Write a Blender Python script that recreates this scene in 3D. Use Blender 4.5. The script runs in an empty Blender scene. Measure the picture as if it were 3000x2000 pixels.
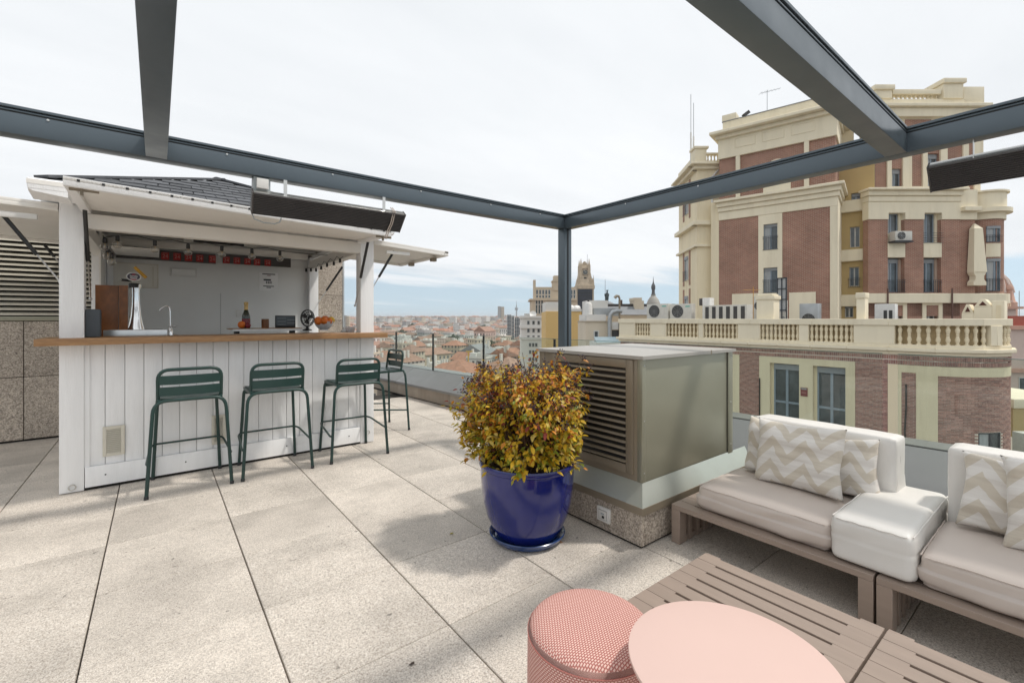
import bpy, bmesh, math, random
from mathutils import Vector, Matrix, Euler, noise
random.seed(11)
R = math.radians
S = bpy.context.scene
COL = S.collection
# ---------------------------------------------------------------- camera, sky, sun, exposure
F_PX, TH, HY, EYE = 1328.3, R(38.07), 934.3, 1.29      # focal length in photo pixels, yaw, horizon row, eye height
cam_d = bpy.data.cameras.new('camera'); cam = bpy.data.objects.new('camera', cam_d); COL.objects.link(cam)
cam_d.sensor_width = 36; cam_d.lens = 36 * F_PX / 3000; cam_d.shift_y = -(1000 - HY) / 3000
cam_d.clip_start = .05; cam_d.clip_end = 20000
cam.location = (0, 0, EYE); cam.rotation_euler = (R(90), 0, -TH)
S.camera = cam
SUN = Vector((.46, -.36, 1)).normalized()
W = bpy.data.worlds.new('World'); S.world = W; W.use_nodes = True
def sky_nodes():
    nt = W.node_tree; nt.nodes.clear(); N = nt.nodes.new; L = nt.links.new
    out = N('ShaderNodeOutputWorld'); bg = N('ShaderNodeBackground'); L(bg.outputs[0], out.inputs[0])
    sky = N('ShaderNodeTexSky'); sky.sky_type = 'NISHITA'; sky.sun_disc = False
    sky.sun_elevation = math.asin(SUN.z); sky.sun_rotation = math.atan2(SUN.x, SUN.y); sky.air_density = 1.2; sky.dust_density = .6
    bg.inputs[1].default_value = .1
    tc = N('ShaderNodeTexCoord'); sep = N('ShaderNodeSeparateXYZ'); L(tc.outputs['Generated'], sep.inputs[0])
    def math_(op, a, b=None, c=None, clamp=False):
        m = N('ShaderNodeMath'); m.operation = op; m.use_clamp = clamp
        for i, x in enumerate((a, b, c)):
            if x is None: continue
            if isinstance(x, (int, float)): m.inputs[i].default_value = x
            else: L(x, m.inputs[i])
        return m.outputs[0]
    # project the view direction on a cloud layer, so streaks get narrower towards the horizon
    zz = math_('ADD', math_('MAXIMUM', sep.outputs[2], 0.0), .09)
    cx = math_('DIVIDE', sep.outputs[0], zz); cy = math_('DIVIDE', sep.outputs[1], zz)
    comb = N('ShaderNodeCombineXYZ'); L(cx, comb.inputs[0]); L(cy, comb.inputs[1])
    mp = N('ShaderNodeMapping'); L(comb.outputs[0], mp.inputs[0]); mp.inputs['Rotation'].default_value = (0, 0, R(20)); mp.inputs['Scale'].default_value = (.55, 1.5, 1)
    nz = N('ShaderNodeTexNoise'); L(mp.outputs[0], nz.inputs[0]); nz.inputs['Scale'].default_value = .5; nz.inputs['Detail'].default_value = 7; nz.inputs['Roughness'].default_value = .55
    nz2 = N('ShaderNodeTexNoise'); L(mp.outputs[0], nz2.inputs[0]); nz2.inputs['Scale'].default_value = .33; nz2.inputs['Detail'].default_value = 6; nz2.inputs['Roughness'].default_value = .6
    # cover: overcast veil overhead, breaking up into blue low over the horizon
    band = N('ShaderNodeMapRange'); band.inputs[1].default_value = .045; band.inputs[2].default_value = .17; L(sep.outputs[2], band.inputs[0]); band.interpolation_type = 'SMOOTHSTEP'
    cov = math_('ADD', math_('MULTIPLY', band.outputs[0], 1.25), math_('MULTIPLY', math_('SUBTRACT', nz.outputs[0], .5), 2.4))
    mr = N('ShaderNodeMapRange'); mr.inputs[1].default_value = .05; mr.inputs[2].default_value = .65; L(cov, mr.inputs[0]); mr.interpolation_type = 'SMOOTHSTEP'
    cr = N('ShaderNodeValToRGB'); L(nz2.outputs[0], cr.inputs[0])
    cr.color_ramp.elements[0].position = .33; cr.color_ramp.elements[0].color = (6.2, 6.45, 6.7, 1)
    cr.color_ramp.elements[1].position = .58; cr.color_ramp.elements[1].color = (7.32, 7.5, 7.68, 1)
    gain = N('ShaderNodeMix'); gain.data_type = 'RGBA'; gain.blend_type = 'MULTIPLY'; gain.inputs[0].default_value = 1
    hi = N('ShaderNodeVectorMath'); hi.operation = 'ADD'; L(tc.outputs['Generated'], hi.inputs[0]); hi.inputs[1].default_value = (0, 0, .22)      # keep the texture off its yellow ground line
    nm = N('ShaderNodeVectorMath'); nm.operation = 'NORMALIZE'; L(hi.outputs[0], nm.inputs[0]); L(nm.outputs[0], sky.inputs[0])
    L(sky.outputs[0], gain.inputs[6]); gain.inputs[7].default_value = (SKYG[0], SKYG[1], SKYG[2], 1)
    mix = N('ShaderNodeMix'); mix.data_type = 'RGBA'
    pale = N('ShaderNodeMix'); pale.data_type = 'RGBA'; pale.inputs[0].default_value = .5; L(gain.outputs[2], pale.inputs[6]); pale.inputs[7].default_value = (5.3, 6.1, 6.5, 1)
    L(mr.outputs[0], mix.inputs[0]); L(pale.outputs[2], mix.inputs[6]); L(cr.outputs[0], mix.inputs[7])
    L(mix.outputs[2], bg.inputs[0])
SKYG = (1.35, 1.3, 1.12)
sky_nodes()
sd = bpy.data.lights.new('sun', 'SUN'); sun = bpy.data.objects.new('sun', sd); COL.objects.link(sun)
sd.energy = 1.85; sd.angle = R(3.6); sd.color = (1, .95, .88); sun.rotation_euler = SUN.to_track_quat('Z', 'Y').to_euler(); sun.location = (6, -6, 12)
S.view_settings.view_transform = 'Standard'; S.view_settings.look = 'None'; S.view_settings.exposure = .44; S.view_settings.gamma = 1
S.view_settings.use_curve_mapping = False
S.cycles.max_bounces = 8; S.cycles.transparent_max_bounces = 12
# ---------------------------------------------------------------- pixel of the photo -> point of the place
SN, CS = math.sin(TH), math.cos(TH)
def RAY(x, y):
    u = (x - 1500) / F_PX
    return Vector((SN + u * CS, CS - u * SN, (HY - y) / F_PX))
def GZ(x, y, z=0):
    r = RAY(x, y); return Vector((0, 0, EYE)) + r * ((z - EYE) / r.z)
def GX(x, y, X): r = RAY(x, y); return Vector((0, 0, EYE)) + r * (X / r.x)
def GY(x, y, Y): r = RAY(x, y); return Vector((0, 0, EYE)) + r * (Y / r.y)
def GD(x, y, d): return Vector((0, 0, EYE)) + RAY(x, y) * d
# ---------------------------------------------------------------- materials
def newmat(name):
    m = bpy.data.materials.new(name); m.use_nodes = True; nt = m.node_tree; nt.nodes.clear()
    o = nt.nodes.new('ShaderNodeOutputMaterial'); p = nt.nodes.new('ShaderNodeBsdfPrincipled'); nt.links.new(p.outputs[0], o.inputs[0])
    return m, nt, p, o
def c4(c): return (c[0], c[1], c[2], 1)
class G:                                                     # small node graph helper
    def __init__(s, nt): s.nt = nt
    def n(s, t, **k):
        x = s.nt.nodes.new(t)
        for a, b in k.items(): setattr(x, a, b)
        return x
    def l(s, a, b): s.nt.links.new(a, b)
    def math(s, op, a, b=None, clamp=False):
        m = s.n('ShaderNodeMath', operation=op, use_clamp=clamp)
        for i, x in enumerate((a, b)):
            if x is None: continue
            if isinstance(x, (int, float)): m.inputs[i].default_value = x
            else: s.l(x, m.inputs[i])
        return m.outputs[0]
    def coord(s, stretch=(1, 1, 1), rot=(0, 0, 0), rnd=True):
        tc = s.n('ShaderNodeTexCoord'); mp = s.n('ShaderNodeMapping'); s.l(tc.outputs['Object'], mp.inputs[0])
        mp.inputs['Scale'].default_value = stretch; mp.inputs['Rotation'].default_value = rot
        if rnd:
            oi = s.n('ShaderNodeObjectInfo'); mu = s.math('MULTIPLY', oi.outputs['Random'], 37.0); cb = s.n('ShaderNodeCombineXYZ')
            for i in range(3): s.l(mu, cb.inputs[i])
            s.l(cb.outputs[0], mp.inputs['Location'])
        return mp.outputs[0]
    def noise(s, v, scale, det=4, rough=.55):
        t = s.n('ShaderNodeTexNoise'); s.l(v, t.inputs[0]); t.inputs['Scale'].default_value = scale; t.inputs['Detail'].default_value = det; t.inputs['Roughness'].default_value = rough
        return t.outputs[0]
    def ramp(s, f, stops, interp='LINEAR'):
        r = s.n('ShaderNodeValToRGB'); s.l(f, r.inputs[0]); e = r.color_ramp.elements; r.color_ramp.interpolation = interp
        while len(e) < len(stops): e.new(.5)
        for i, (p, c) in enumerate(stops):
            e[i].position = p; e[i].color = c4(c) if hasattr(c, '__len__') else (c, c, c, 1)
        return r.outputs[0]
    def mix(s, f, a, b, bt='MIX'):
        m = s.n('ShaderNodeMix', data_type='RGBA', blend_type=bt)
        for i, x in ((0, f), (6, a), (7, b)):
            if isinstance(x, (int, float)): m.inputs[i].default_value = x
            elif hasattr(x, '__len__'): m.inputs[i].default_value = c4(x)
            else: s.l(x, m.inputs[i])
        return m.outputs[2]
    def objrnd(s, amt):
        oi = s.n('ShaderNodeObjectInfo'); return s.math('ADD', s.math('MULTIPLY', oi.outputs['Random'], amt), 1 - amt / 2)
    def bump(s, h, p, strength=.3, dist=.01):
        b = s.n('ShaderNodeBump'); b.inputs['Strength'].default_value = strength; b.inputs['Distance'].default_value = dist
        s.l(h, b.inputs['Height']); s.l(b.outputs[0], p.inputs['Normal'])
def mat(name, col, rough=.55, metal=0, var=.12, vs=6, stretch=(1, 1, 1), rnd=0, bump=0, bs=80, coat=0, spec=.5, col2=None, rv=0, dirt=0, dirtc=(.2, .17, .14), ds=2.5):
    m, nt, p, o = newmat(name); g = G(nt); v = g.coord(stretch)
    c2 = col2 or tuple(x * (1 - var) for x in col)
    f = g.ramp(g.noise(v, vs), ((.3, 0.), (.7, 1.)))
    c = g.mix(f, c2, col)
    if dirt: c = g.mix(g.ramp(g.noise(v, ds, 8, .7), ((.52, 0.), (.75, dirt))), c, dirtc)
    if rnd:
        mm = g.objrnd(rnd); cc = g.n('ShaderNodeCombineColor')
        for i in range(3): g.l(mm, cc.inputs[i])
        c = g.mix(1., c, cc.outputs[0], 'MULTIPLY')
    g.l(c, p.inputs['Base Color'])
    p.inputs['Roughness'].default_value = rough; p.inputs['Metallic'].default_value = metal; p.inputs['Specular IOR Level'].default_value = spec
    if rv: g.l(g.ramp(g.noise(v, vs * 1.7, 6), ((.3, rough - rv), (.7, rough + rv))), p.inputs['Roughness'])
    if coat: p.inputs['Coat Weight'].default_value = coat; p.inputs['Coat Roughness'].default_value = .04
    if bump: g.bump(g.noise(v, bs, 5), p, bump)
    return m
def granite(name, base, dark, light, sc=170, rnd=.08, stain=.25, rough=.75):
    m, nt, p, o = newmat(name); g = G(nt); v = g.coord()
    n1 = g.noise(v, sc, 2, .6); n2 = g.noise(v, sc * .45, 3, .6); big = g.noise(v, 1.7, 6, .62)
    c = g.mix(g.ramp(n2, ((.35, 0.), (.62, 1.))), dark, base)
    c = g.mix(g.ramp(n1, ((.5, 0.), (.68, 1.))), c, light)
    c = g.mix(g.ramp(n1, ((.33, .75), (.42, 0.))), c, tuple(x * .45 for x in dark))
    st = g.ramp(big, ((.36, 1 - stain), (.62, 1.)))
    sv = g.coord((2.6, 4.6, 2.6)); c = g.mix(1., c, g.ramp(g.noise(sv, 1.6, 7, .7), ((.30, 1 - stain * .5), (.48, 1.))), 'MULTIPLY')
    c = g.mix(1., c, g.ramp(g.noise(v, 26, 2, .5), ((.24, .45), (.29, 1.))), 'MULTIPLY')
    c = g.mix(1., c, st, 'MULTIPLY')
    mm = g.objrnd(rnd); cc = g.n('ShaderNodeCombineColor')
    for i in range(3): g.l(mm, cc.inputs[i])
    c = g.mix(1., c, cc.outputs[0], 'MULTIPLY')
    g.l(c, p.inputs['Base Color']); p.inputs['Roughness'].default_value = rough
    g.bump(n1, p, .25, .004)
    return m
def wood(name, a, b, stretch, sc=3, rough=.45, rnd=.15):
    m, nt, p, o = newmat(name); g = G(nt); v = g.coord(stretch)
    n = g.noise(v, sc, 6, .6); n2 = g.noise(v, sc * 6, 3, .5)
    c = g.mix(g.ramp(n, ((.32, 0.), (.68, 1.))), a, b); c = g.mix(g.math('MULTIPLY', g.ramp(n2, ((.4, 1.), (.6, 0.))), .35), c, tuple(x * .5 for x in a))
    mm = g.objrnd(rnd); cc = g.n('ShaderNodeCombineColor')
    for i in range(3): g.l(mm, cc.inputs[i])
    c = g.mix(1., c, cc.outputs[0], 'MULTIPLY')
    g.l(c, p.inputs['Base Color']); p.inputs['Roughness'].default_value = rough; g.bump(n2, p, .15, .003)
    return m
M = {}
M['floor'] = granite('floor_granite', (.67, .60, .52), (.46, .405, .35), (.82, .77, .70), 210, .13, .26)
M['joint'] = mat('joint', (.035, .028, .022), .9)
M['wallgranite'] = granite('wall_granite', (.50, .43, .355), (.28, .235, .195), (.68, .60, .51), 95, .12, .2, .6)
M['concrete'] = mat('concrete', (.40, .34, .28), .85, 0, .3, 5, (1, 1, .3), bump=.3, bs=50, dirt=.4, dirtc=(.2, .17, .14))
M['coping'] = mat('coping_metal', (.25, .247, .243), .42, .3, .08, 2, rv=.06)
M['beam'] = mat('beam_metal', (.10, .127, .148), .34, .35, .1, 3, rv=.05)
M['beamdark'] = mat('beam_track', (.018, .02, .022), .4, .2)
M['alu'] = mat('aluminium', (.62, .62, .60), .3, .9, .08, 5)
M['chrome'] = mat('chrome', (.8, .8, .8), .12, 1, .03)
M['steel'] = mat('brushed_steel', (.66, .67, .67), .28, .95, .1, 20, (1, 12, 1))
M['white'] = mat('white_painted_wood', (.90, .90, .90), .5, 0, .06, 9, (3, 3, .35), bump=.18, bs=40, dirt=.10, dirtc=(.45, .43, .40), ds=5, rnd=.05)
M['cream'] = mat('cream_painted_board', (.84, .815, .77), .55, 0, .06, 3, bump=.06, bs=30)
M['grout'] = mat('plank_gap', (.42, .41, .40), .9)
M['oak'] = wood('oak_counter', (.30, .155, .065), (.44, .25, .115), (1.2, 14, 14), 3, .4, 0)
M['brownwood'] = wood('brown_board', (.16, .055, .012), (.27, .10, .028), (2, 2, 1), 3, .4, .05)
M['greywall'] = mat('grey_panel', (.78, .78, .765), .45, 0, .05, 2)
M['slate'] = mat('slate_shingle', (.10, .105, .115), .8, 0, .3, 30, rnd=.45, bump=.4, bs=120)
M['green'] = mat('green_powder_coat', (.016, .047, .041), .36, .05, .12, 12, bump=.05, bs=400)
M['bronze'] = mat('bronze_grey_metal', (.31, .30, .228), .32, .35, .05, 2, rv=.04)
M['bronzed'] = mat('bronze_frame_metal', (.27, .225, .165), .4, .25, .08, 3)
M['skirt'] = mat('light_flashing_metal', (.56, .59, .54), .3, .5, .06, 3, dirt=.12)
M['topsheet'] = mat('top_sheet_metal', (.43, .41, .375), .45, .2, .06, 2, dirt=.25, dirtc=(.35, .33, .3))
M['black'] = mat('black', (.012, .012, .012), .5)
M['dark'] = mat('dark_void', (.02, .018, .016), .9)
M['rubber'] = mat('black_plastic', (.02, .021, .022), .35)
M['pot'] = mat('cobalt_glaze', (.004, .010, .12), .12, 0, .5, 5, col2=(.010, .016, .15), coat=.45, rv=.06)
M['saucer'] = mat('blue_saucer_glaze', (.02, .06, .20), .22, 0, .4, 6, coat=.5)
M['soil'] = mat('soil', (.06, .04, .03), .95, bump=.8, bs=60)
M['pink'] = mat('pink_lacquer', (.65, .465, .41), .34, 0, .04, 2, rv=.08, dirt=.06, dirtc=(.5, .35, .3), ds=5)
M['taupe'] = mat('taupe_painted_slats', (.315, .245, .20), .5, 0, .1, 4, (8, 1, 8), rnd=.07, dirt=.1)
M['leather_t'] = mat('taupe_leatherette', (.59, .515, .46), .48, 0, .06, 3, bump=.08, bs=220)
M['leather_w'] = mat('white_leatherette', (.71, .685, .645), .46, 0, .05, 3, bump=.08, bs=220)
M['seam'] = mat('seam_thread', (.30, .27, .25), .8)
M['plastic_w'] = mat('white_plastic', (.74, .73, .70), .4)
M['ivory'] = mat('ivory_plastic', (.70, .66, .56), .5)
M['stem'] = mat('stem', (.10, .055, .03), .8)
M['heater'] = mat('heater_black_metal', (.075, .068, .066), .45, .2, .2, 8)
M['greybox'] = mat('grey_plastic', (.36, .40, .41), .45)
M['speaker'] = mat('speaker_cloth', (.085, .10, .115), .7, bump=.3, bs=500)
M['paper'] = mat('paper', (.90, .895, .89), .7)
M['ink'] = mat('ink', (.04, .04, .05), .7)
M['redcard'] = mat('red_card', (.36, .012, .01), .5)
M['redtxt'] = mat('pale_print', (.50, .26, .24), .5)
M['logo_w'] = mat('logo_white', (.8, .8, .78), .4)
M['logo_d'] = mat('logo_dark', (.03, .02, .035), .4)
M['logo_r'] = mat('logo_red', (.5, .02, .04), .4)
M['gold'] = mat('gold_foil', (.75, .52, .22), .35, .7, .3, 60, bump=.5, bs=90)
M['bottle'] = mat('bottle_glass', (.008, .02, .01), .08, 0, .1, coat=.5)
M['orange'] = mat('orange_peel', (.80, .19, .02), .45, bump=.3, bs=300)
M['lemon'] = mat('lemon_peel', (.82, .5, .04), .45, bump=.3, bs=200)
M['apple'] = mat('plum_skin', (.22, .02, .03), .25)
M['bowl'] = mat('bowl_ceramic', (.72, .70, .71), .2, coat=.4)
M['screen'] = mat('screen_glass', (.07, .085, .10), .12)
M['ui'] = mat('screen_row', (.14, .17, .18), .3)
M['yellow'] = mat('yellow_handle', (.62, .33, .03), .4)
def glass(name, tint, refl=1.0, rough=.0):
    m = bpy.data.materials.new(name); m.use_nodes = True; nt = m.node_tree; nt.nodes.clear(); g = G(nt)
    o = g.n('ShaderNodeOutputMaterial'); t = g.n('ShaderNodeBsdfTransparent'); gl = g.n('ShaderNodeBsdfGlossy'); mx = g.n('ShaderNodeMixShader'); fr = g.n('ShaderNodeLayerWeight'); fr.inputs[0].default_value = .5
    t.inputs[0].default_value = c4(tint); gl.inputs['Roughness'].default_value = rough; 
    g.l(g.math('ADD', g.math('MULTIPLY', g.math('POWER', fr.outputs[1], 4.), .7 * refl), .035 * refl), mx.inputs[0]); g.l(t.outputs[0], mx.inputs[1]); g.l(gl.outputs[0], mx.inputs[2]); g.l(mx.outputs[0], o.inputs[0])
    return m
M['glass'] = glass('railing_glass', (.92, .96, .935))
M['bulb'] = glass('bulb_glass', (.88, .86, .82), 3.5, .08)
M['edge'] = mat('glass_edge', (.10, .16, .13), .2)
M['wglass'] = mat('window_glass', (.035, .045, .05), .06, 0, .4, 1.2, col2=(.11, .13, .14), spec=.7)
M['curtain'] = mat('net_curtain', (.42, .44, .45), .8, 0, .25, 5, (6, 6, .4))
# ---------------------------------------------------------------- mesh builder
ORG = {}
class MB:
    def __init__(s): s.v = []; s.f = []; s.mi = []; s.cur = 0
    def add(s, vs, fs):
        n = len(s.v); s.v += [tuple(x) for x in vs]; s.f += [tuple(i + n for i in f) for f in fs]; s.mi += [s.cur] * len(fs); return s
    HF = ((0, 3, 2, 1), (4, 5, 6, 7), (0, 1, 5, 4), (1, 2, 6, 5), (2, 3, 7, 6), (3, 0, 4, 7))
    def hexa(s, p): return s.add(p, s.HF)
    def box(s, x0, x1, y0, y1, z0, z1):
        return s.hexa([(x0, y0, z0), (x1, y0, z0), (x1, y1, z0), (x0, y1, z0), (x0, y0, z1), (x1, y0, z1), (x1, y1, z1), (x0, y1, z1)])
    def obox(s, c, sz, m=None):
        m = m or Matrix.Identity(3); c = Vector(c); a, b, d = sz[0] / 2, sz[1] / 2, sz[2] / 2
        return s.hexa([c + m @ Vector(q) for q in ((-a, -b, -d), (a, -b, -d), (a, b, -d), (-a, b, -d), (-a, -b, d), (a, -b, d), (a, b, d), (-a, b, d))])
    def bar(s, p0, p1, w, h, up=(0, 0, 1)):
        p0, p1 = Vector(p0), Vector(p1); t = (p1 - p0).normalized(); sd = t.cross(Vector(up)).normalized(); u = sd.cross(t)
        q = []
        for p in (p0, p1): q += [p - sd * w / 2 - u * h / 2, p + sd * w / 2 - u * h / 2, p + sd * w / 2 + u * h / 2, p - sd * w / 2 + u * h / 2]
        return s.hexa(q)
    def tube(s, pts, r, n=8, closed=False):
        pts = [Vector(p) for p in pts]; k = len(pts); rings = []; up = None
        for i, p in enumerate(pts):
            a = pts[(i - 1) % k] if (closed or i) else p; b = pts[(i + 1) % k] if (closed or i < k - 1) else p
            t = (b - a).normalized()
            if up is None: up = t.orthogonal().normalized()
            up = (up - t * up.dot(t)).normalized(); sd = t.cross(up)
            rr = r[i] if hasattr(r, '__len__') else r
            rings.append([p + (up * math.cos(2 * math.pi * j / n) + sd * math.sin(2 * math.pi * j / n)) * rr for j in range(n)])
        vs = [q for ring in rings for q in ring]; fs = []
        for i in range(k if closed else k - 1):
            for j in range(n):
                a, b = i * n + j, i * n + (j + 1) % n; c, d = ((i + 1) % k) * n + (j + 1) % n, ((i + 1) % k) * n + j
                fs.append((a, b, c, d))
        if not closed: fs += [tuple(range(n))[::-1], tuple((k - 1) * n + j for j in range(n))]
        return s.add(vs, fs)
    def lathe(s, prof, c=(0, 0, 0), n=24, m=None):
        c = Vector(c); m = m or Matrix.Identity(3); vs = []; fs = []; k = len(prof)
        for r, z in prof:
            for j in range(n): vs.append(c + m @ Vector((r * math.cos(2 * math.pi * j / n), r * math.sin(2 * math.pi * j / n), z)))
        for i in range(k - 1):
            for j in range(n): fs.append((i * n + j, i * n + (j + 1) % n, (i + 1) * n + (j + 1) % n, (i + 1) * n + j))
        fs += [tuple(range(n))[::-1], tuple((k - 1) * n + j for j in range(n))]
        return s.add(vs, fs)
    def ball(s, c, r, n=10, sz=(1, 1, 1)):
        return s.lathe([(max(1e-4, r * math.sin(math.pi * i / n)) * sz[0], -r * math.cos(math.pi * i / n) * sz[2]) for i in range(n + 1)], c, n + 4)
    def extr(s, poly, vec):
        vec = Vector(vec); n = len(poly); p = [Vector(q) for q in poly]
        return s.add(p + [q + vec for q in p], [tuple(range(n))[::-1], tuple(range(n, 2 * n))] + [(i, (i + 1) % n, (i + 1) % n + n, i + n) for i in range(n)])
    def quad(s, a, b, c, d): return s.add((a, b, c, d), ((0, 1, 2, 3),))
    def fbox(s, F, s0, s1, z0, z1, o0, o1):
        k = F.segs(s0, s1); P = F.P
        for i in range(k):
            a, b = s0 + (s1 - s0) * i / k, s0 + (s1 - s0) * (i + 1) / k
            s.hexa([P(a, z0, o0), P(b, z0, o0), P(b, z0, o1), P(a, z0, o1), P(a, z1, o0), P(b, z1, o0), P(b, z1, o1), P(a, z1, o1)])
        return s
    def mesh(s, name, mats, org=(0, 0, 0), bevel=0, seg=2, smooth=True, ang=38):
        me = bpy.data.meshes.new(name); o = Vector(org)
        me.from_pydata([Vector(v) - o for v in s.v], [], s.f)
        for i, p in enumerate(me.polygons): p.material_index = s.mi[i]
        bm = bmesh.new(); bm.from_mesh(me); bmesh.ops.recalc_face_normals(bm, faces=bm.faces)
        if bevel:
            es = [e for e in bm.edges if len(e.link_faces) == 2 and e.calc_face_angle(0) > .5]
            bmesh.ops.bevel(bm, geom=es, offset=bevel, segments=seg, affect='EDGES', clamp_overlap=True, profile=.6)
        bm.to_mesh(me); bm.free()
        if smooth:
            for p in me.polygons: p.use_smooth = True
            me.set_sharp_from_angle(angle=R(ang))
        for m in (mats if isinstance(mats, (list, tuple)) else [mats]): me.materials.append(m)
        return me
    def build(s, name, m, parent=None, bevel=0, seg=2, smooth=True, ang=38, label=None, org=None):
        og = ORG.get(parent.name, Vector((0, 0, 0))) if parent else Vector(org or (0, 0, 0))
        me = s.mesh(name, m, og, bevel, seg, smooth, ang)
        o = bpy.data.objects.new(name, me); COL.objects.link(o)
        if parent: o.parent = parent
        else: o.location = og
        ORG[o.name] = og
        if label: o['label'] = label
        return o
def piece(name, me, parent, loc, rot=None, scale=None):
    o = bpy.data.objects.new(name, me); COL.objects.link(o); o.parent = parent
    o.location = Vector(loc) - ORG.get(parent.name, Vector((0, 0, 0)))
    if rot is not None: o.rotation_euler = rot
    if scale is not None: o.scale = scale
    ORG[o.name] = Vector(loc)
    return o
def tag(o, label=None, cat=None, group=None, kind=None):
    if label: o['label'] = label
    if cat: o['category'] = cat
    if group: o['group'] = group
    if kind: o['kind'] = kind
    return o
def thing(name, label, cat, loc=(0, 0, 0), group=None):
    o = bpy.data.objects.new(name, None); COL.objects.link(o); o.location = loc; o.empty_display_size = .1
    ORG[o.name] = Vector(loc); return tag(o, label, cat, group)
def dup(root, loc, rz, label, group=None):
    def cp(o, par):
        c = o.copy(); COL.objects.link(c)
        if par: c.parent = par
        for ch in [x for x in KIDS.get(o.name, [])]: cp(ch, c)
        return c
    KIDS = {}
    for x in COL.objects:
        if x.parent: KIDS.setdefault(x.parent.name, []).append(x)
    r = cp(root, None); r.location = loc; r.rotation_euler = (0, 0, rz); r['label'] = label
    if group: r['group'] = group
    return r
def textmesh(body, size, align='CENTER', bold=0):
    cu = bpy.data.curves.new('lettering', 'FONT'); cu.body = body; cu.size = size; cu.align_x = align; cu.align_y = 'CENTER'; cu.extrude = .0006; cu.offset = bold
    o = bpy.data.objects.new('lettering', cu); COL.objects.link(o); bpy.context.view_layer.update()
    me = bpy.data.meshes.new_from_object(o.evaluated_get(bpy.context.evaluated_depsgraph_get()))
    bpy.data.objects.remove(o); bpy.data.curves.remove(cu); return me
class Fac:                                                    # a vertical wall: s runs along it, o is the distance out of it
    def __init__(s, p0, d):
        s.p0 = Vector((p0[0], p0[1])); s.d = Vector((d[0], d[1])).normalized(); s.n = Vector((s.d.y, -s.d.x))
        if s.n.dot(-s.p0) < 0: s.n = -s.n
    def segs(s, a, b): return 1
    def P(s, t, z, o=0):
        q = s.p0 + s.d * t + s.n * o; return Vector((q.x, q.y, z))
    def uv(s, px, py):
        r = RAY(px, py); r2 = Vector((r.x, r.y)); k = s.p0.dot(s.n) / r2.dot(s.n); q = r2 * k
        return (q - s.p0).dot(s.d), EYE + r.z * k
    def rect(s, x0, y0, x1, y1):                              # photo rectangle -> s0, s1, z0, z1 on the wall
        a = s.uv(x0, (y0 + y1) / 2)[0]; b = s.uv(x1, (y0 + y1) / 2)[0]; xm = (x0 + x1) / 2
        return min(a, b), max(a, b), s.uv(xm, y1)[1], s.uv(xm, y0)[1]
class ArcFac(Fac):                                            # straight wall that turns into a quarter-round corner at s = 0
    def __init__(s, X, Y0, rad): s.X, s.Y0, s.r = X, Y0, rad
    def segs(s, a, b): return max(1, int(math.ceil((max(b, 0) - max(a, 0)) / .35)))
    def P(s, t, z, o=0):
        if t <= 0: return Vector((s.X - o, s.Y0 - t, z))
        th = t / s.r; return Vector((s.X + s.r - (s.r + o) * math.cos(th), s.Y0 - (s.r + o) * math.sin(th), z))
    def uv(s, px, py):
        r = RAY(px, py); k = s.X / r.x
        if r.y * k >= s.Y0: return s.Y0 - r.y * k, EYE + r.z * k
        cx = s.X + s.r; A = r.x ** 2 + r.y ** 2; B = -2 * (r.x * cx + r.y * s.Y0); C = cx ** 2 + s.Y0 ** 2 - s.r ** 2
        D = max(0, B * B - 4 * A * C); k = (-B - math.sqrt(D)) / (2 * A)
        return s.r * math.atan2(s.Y0 - r.y * k, cx - r.x * k), EYE + r.z * k
def holes(mb, F, s0, s1, z0, z1, hs, o0, o1):                 # wall panel with rectangular openings
    ss = sorted(set([s0, s1] + [x for h in hs for x in h[:2] if s0 < x < s1])); zs = sorted(set([z0, z1] + [x for h in hs for x in h[2:] if z0 < x < z1]))
    for i in range(len(ss) - 1):
        run = None
        for j in range(len(zs) - 1):
            a, b = (ss[i] + ss[i + 1]) / 2, (zs[j] + zs[j + 1]) / 2
            inside = any(h[0] < a < h[1] and h[2] < b < h[3] for h in hs)
            if not inside:
                if run is None: run = zs[j]
            if run is not None and (inside or j == len(zs) - 2):
                mb.fbox(F, ss[i], ss[i + 1], run, zs[j] if inside else zs[j + 1], o0, o1); run = None
    return mb
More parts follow.
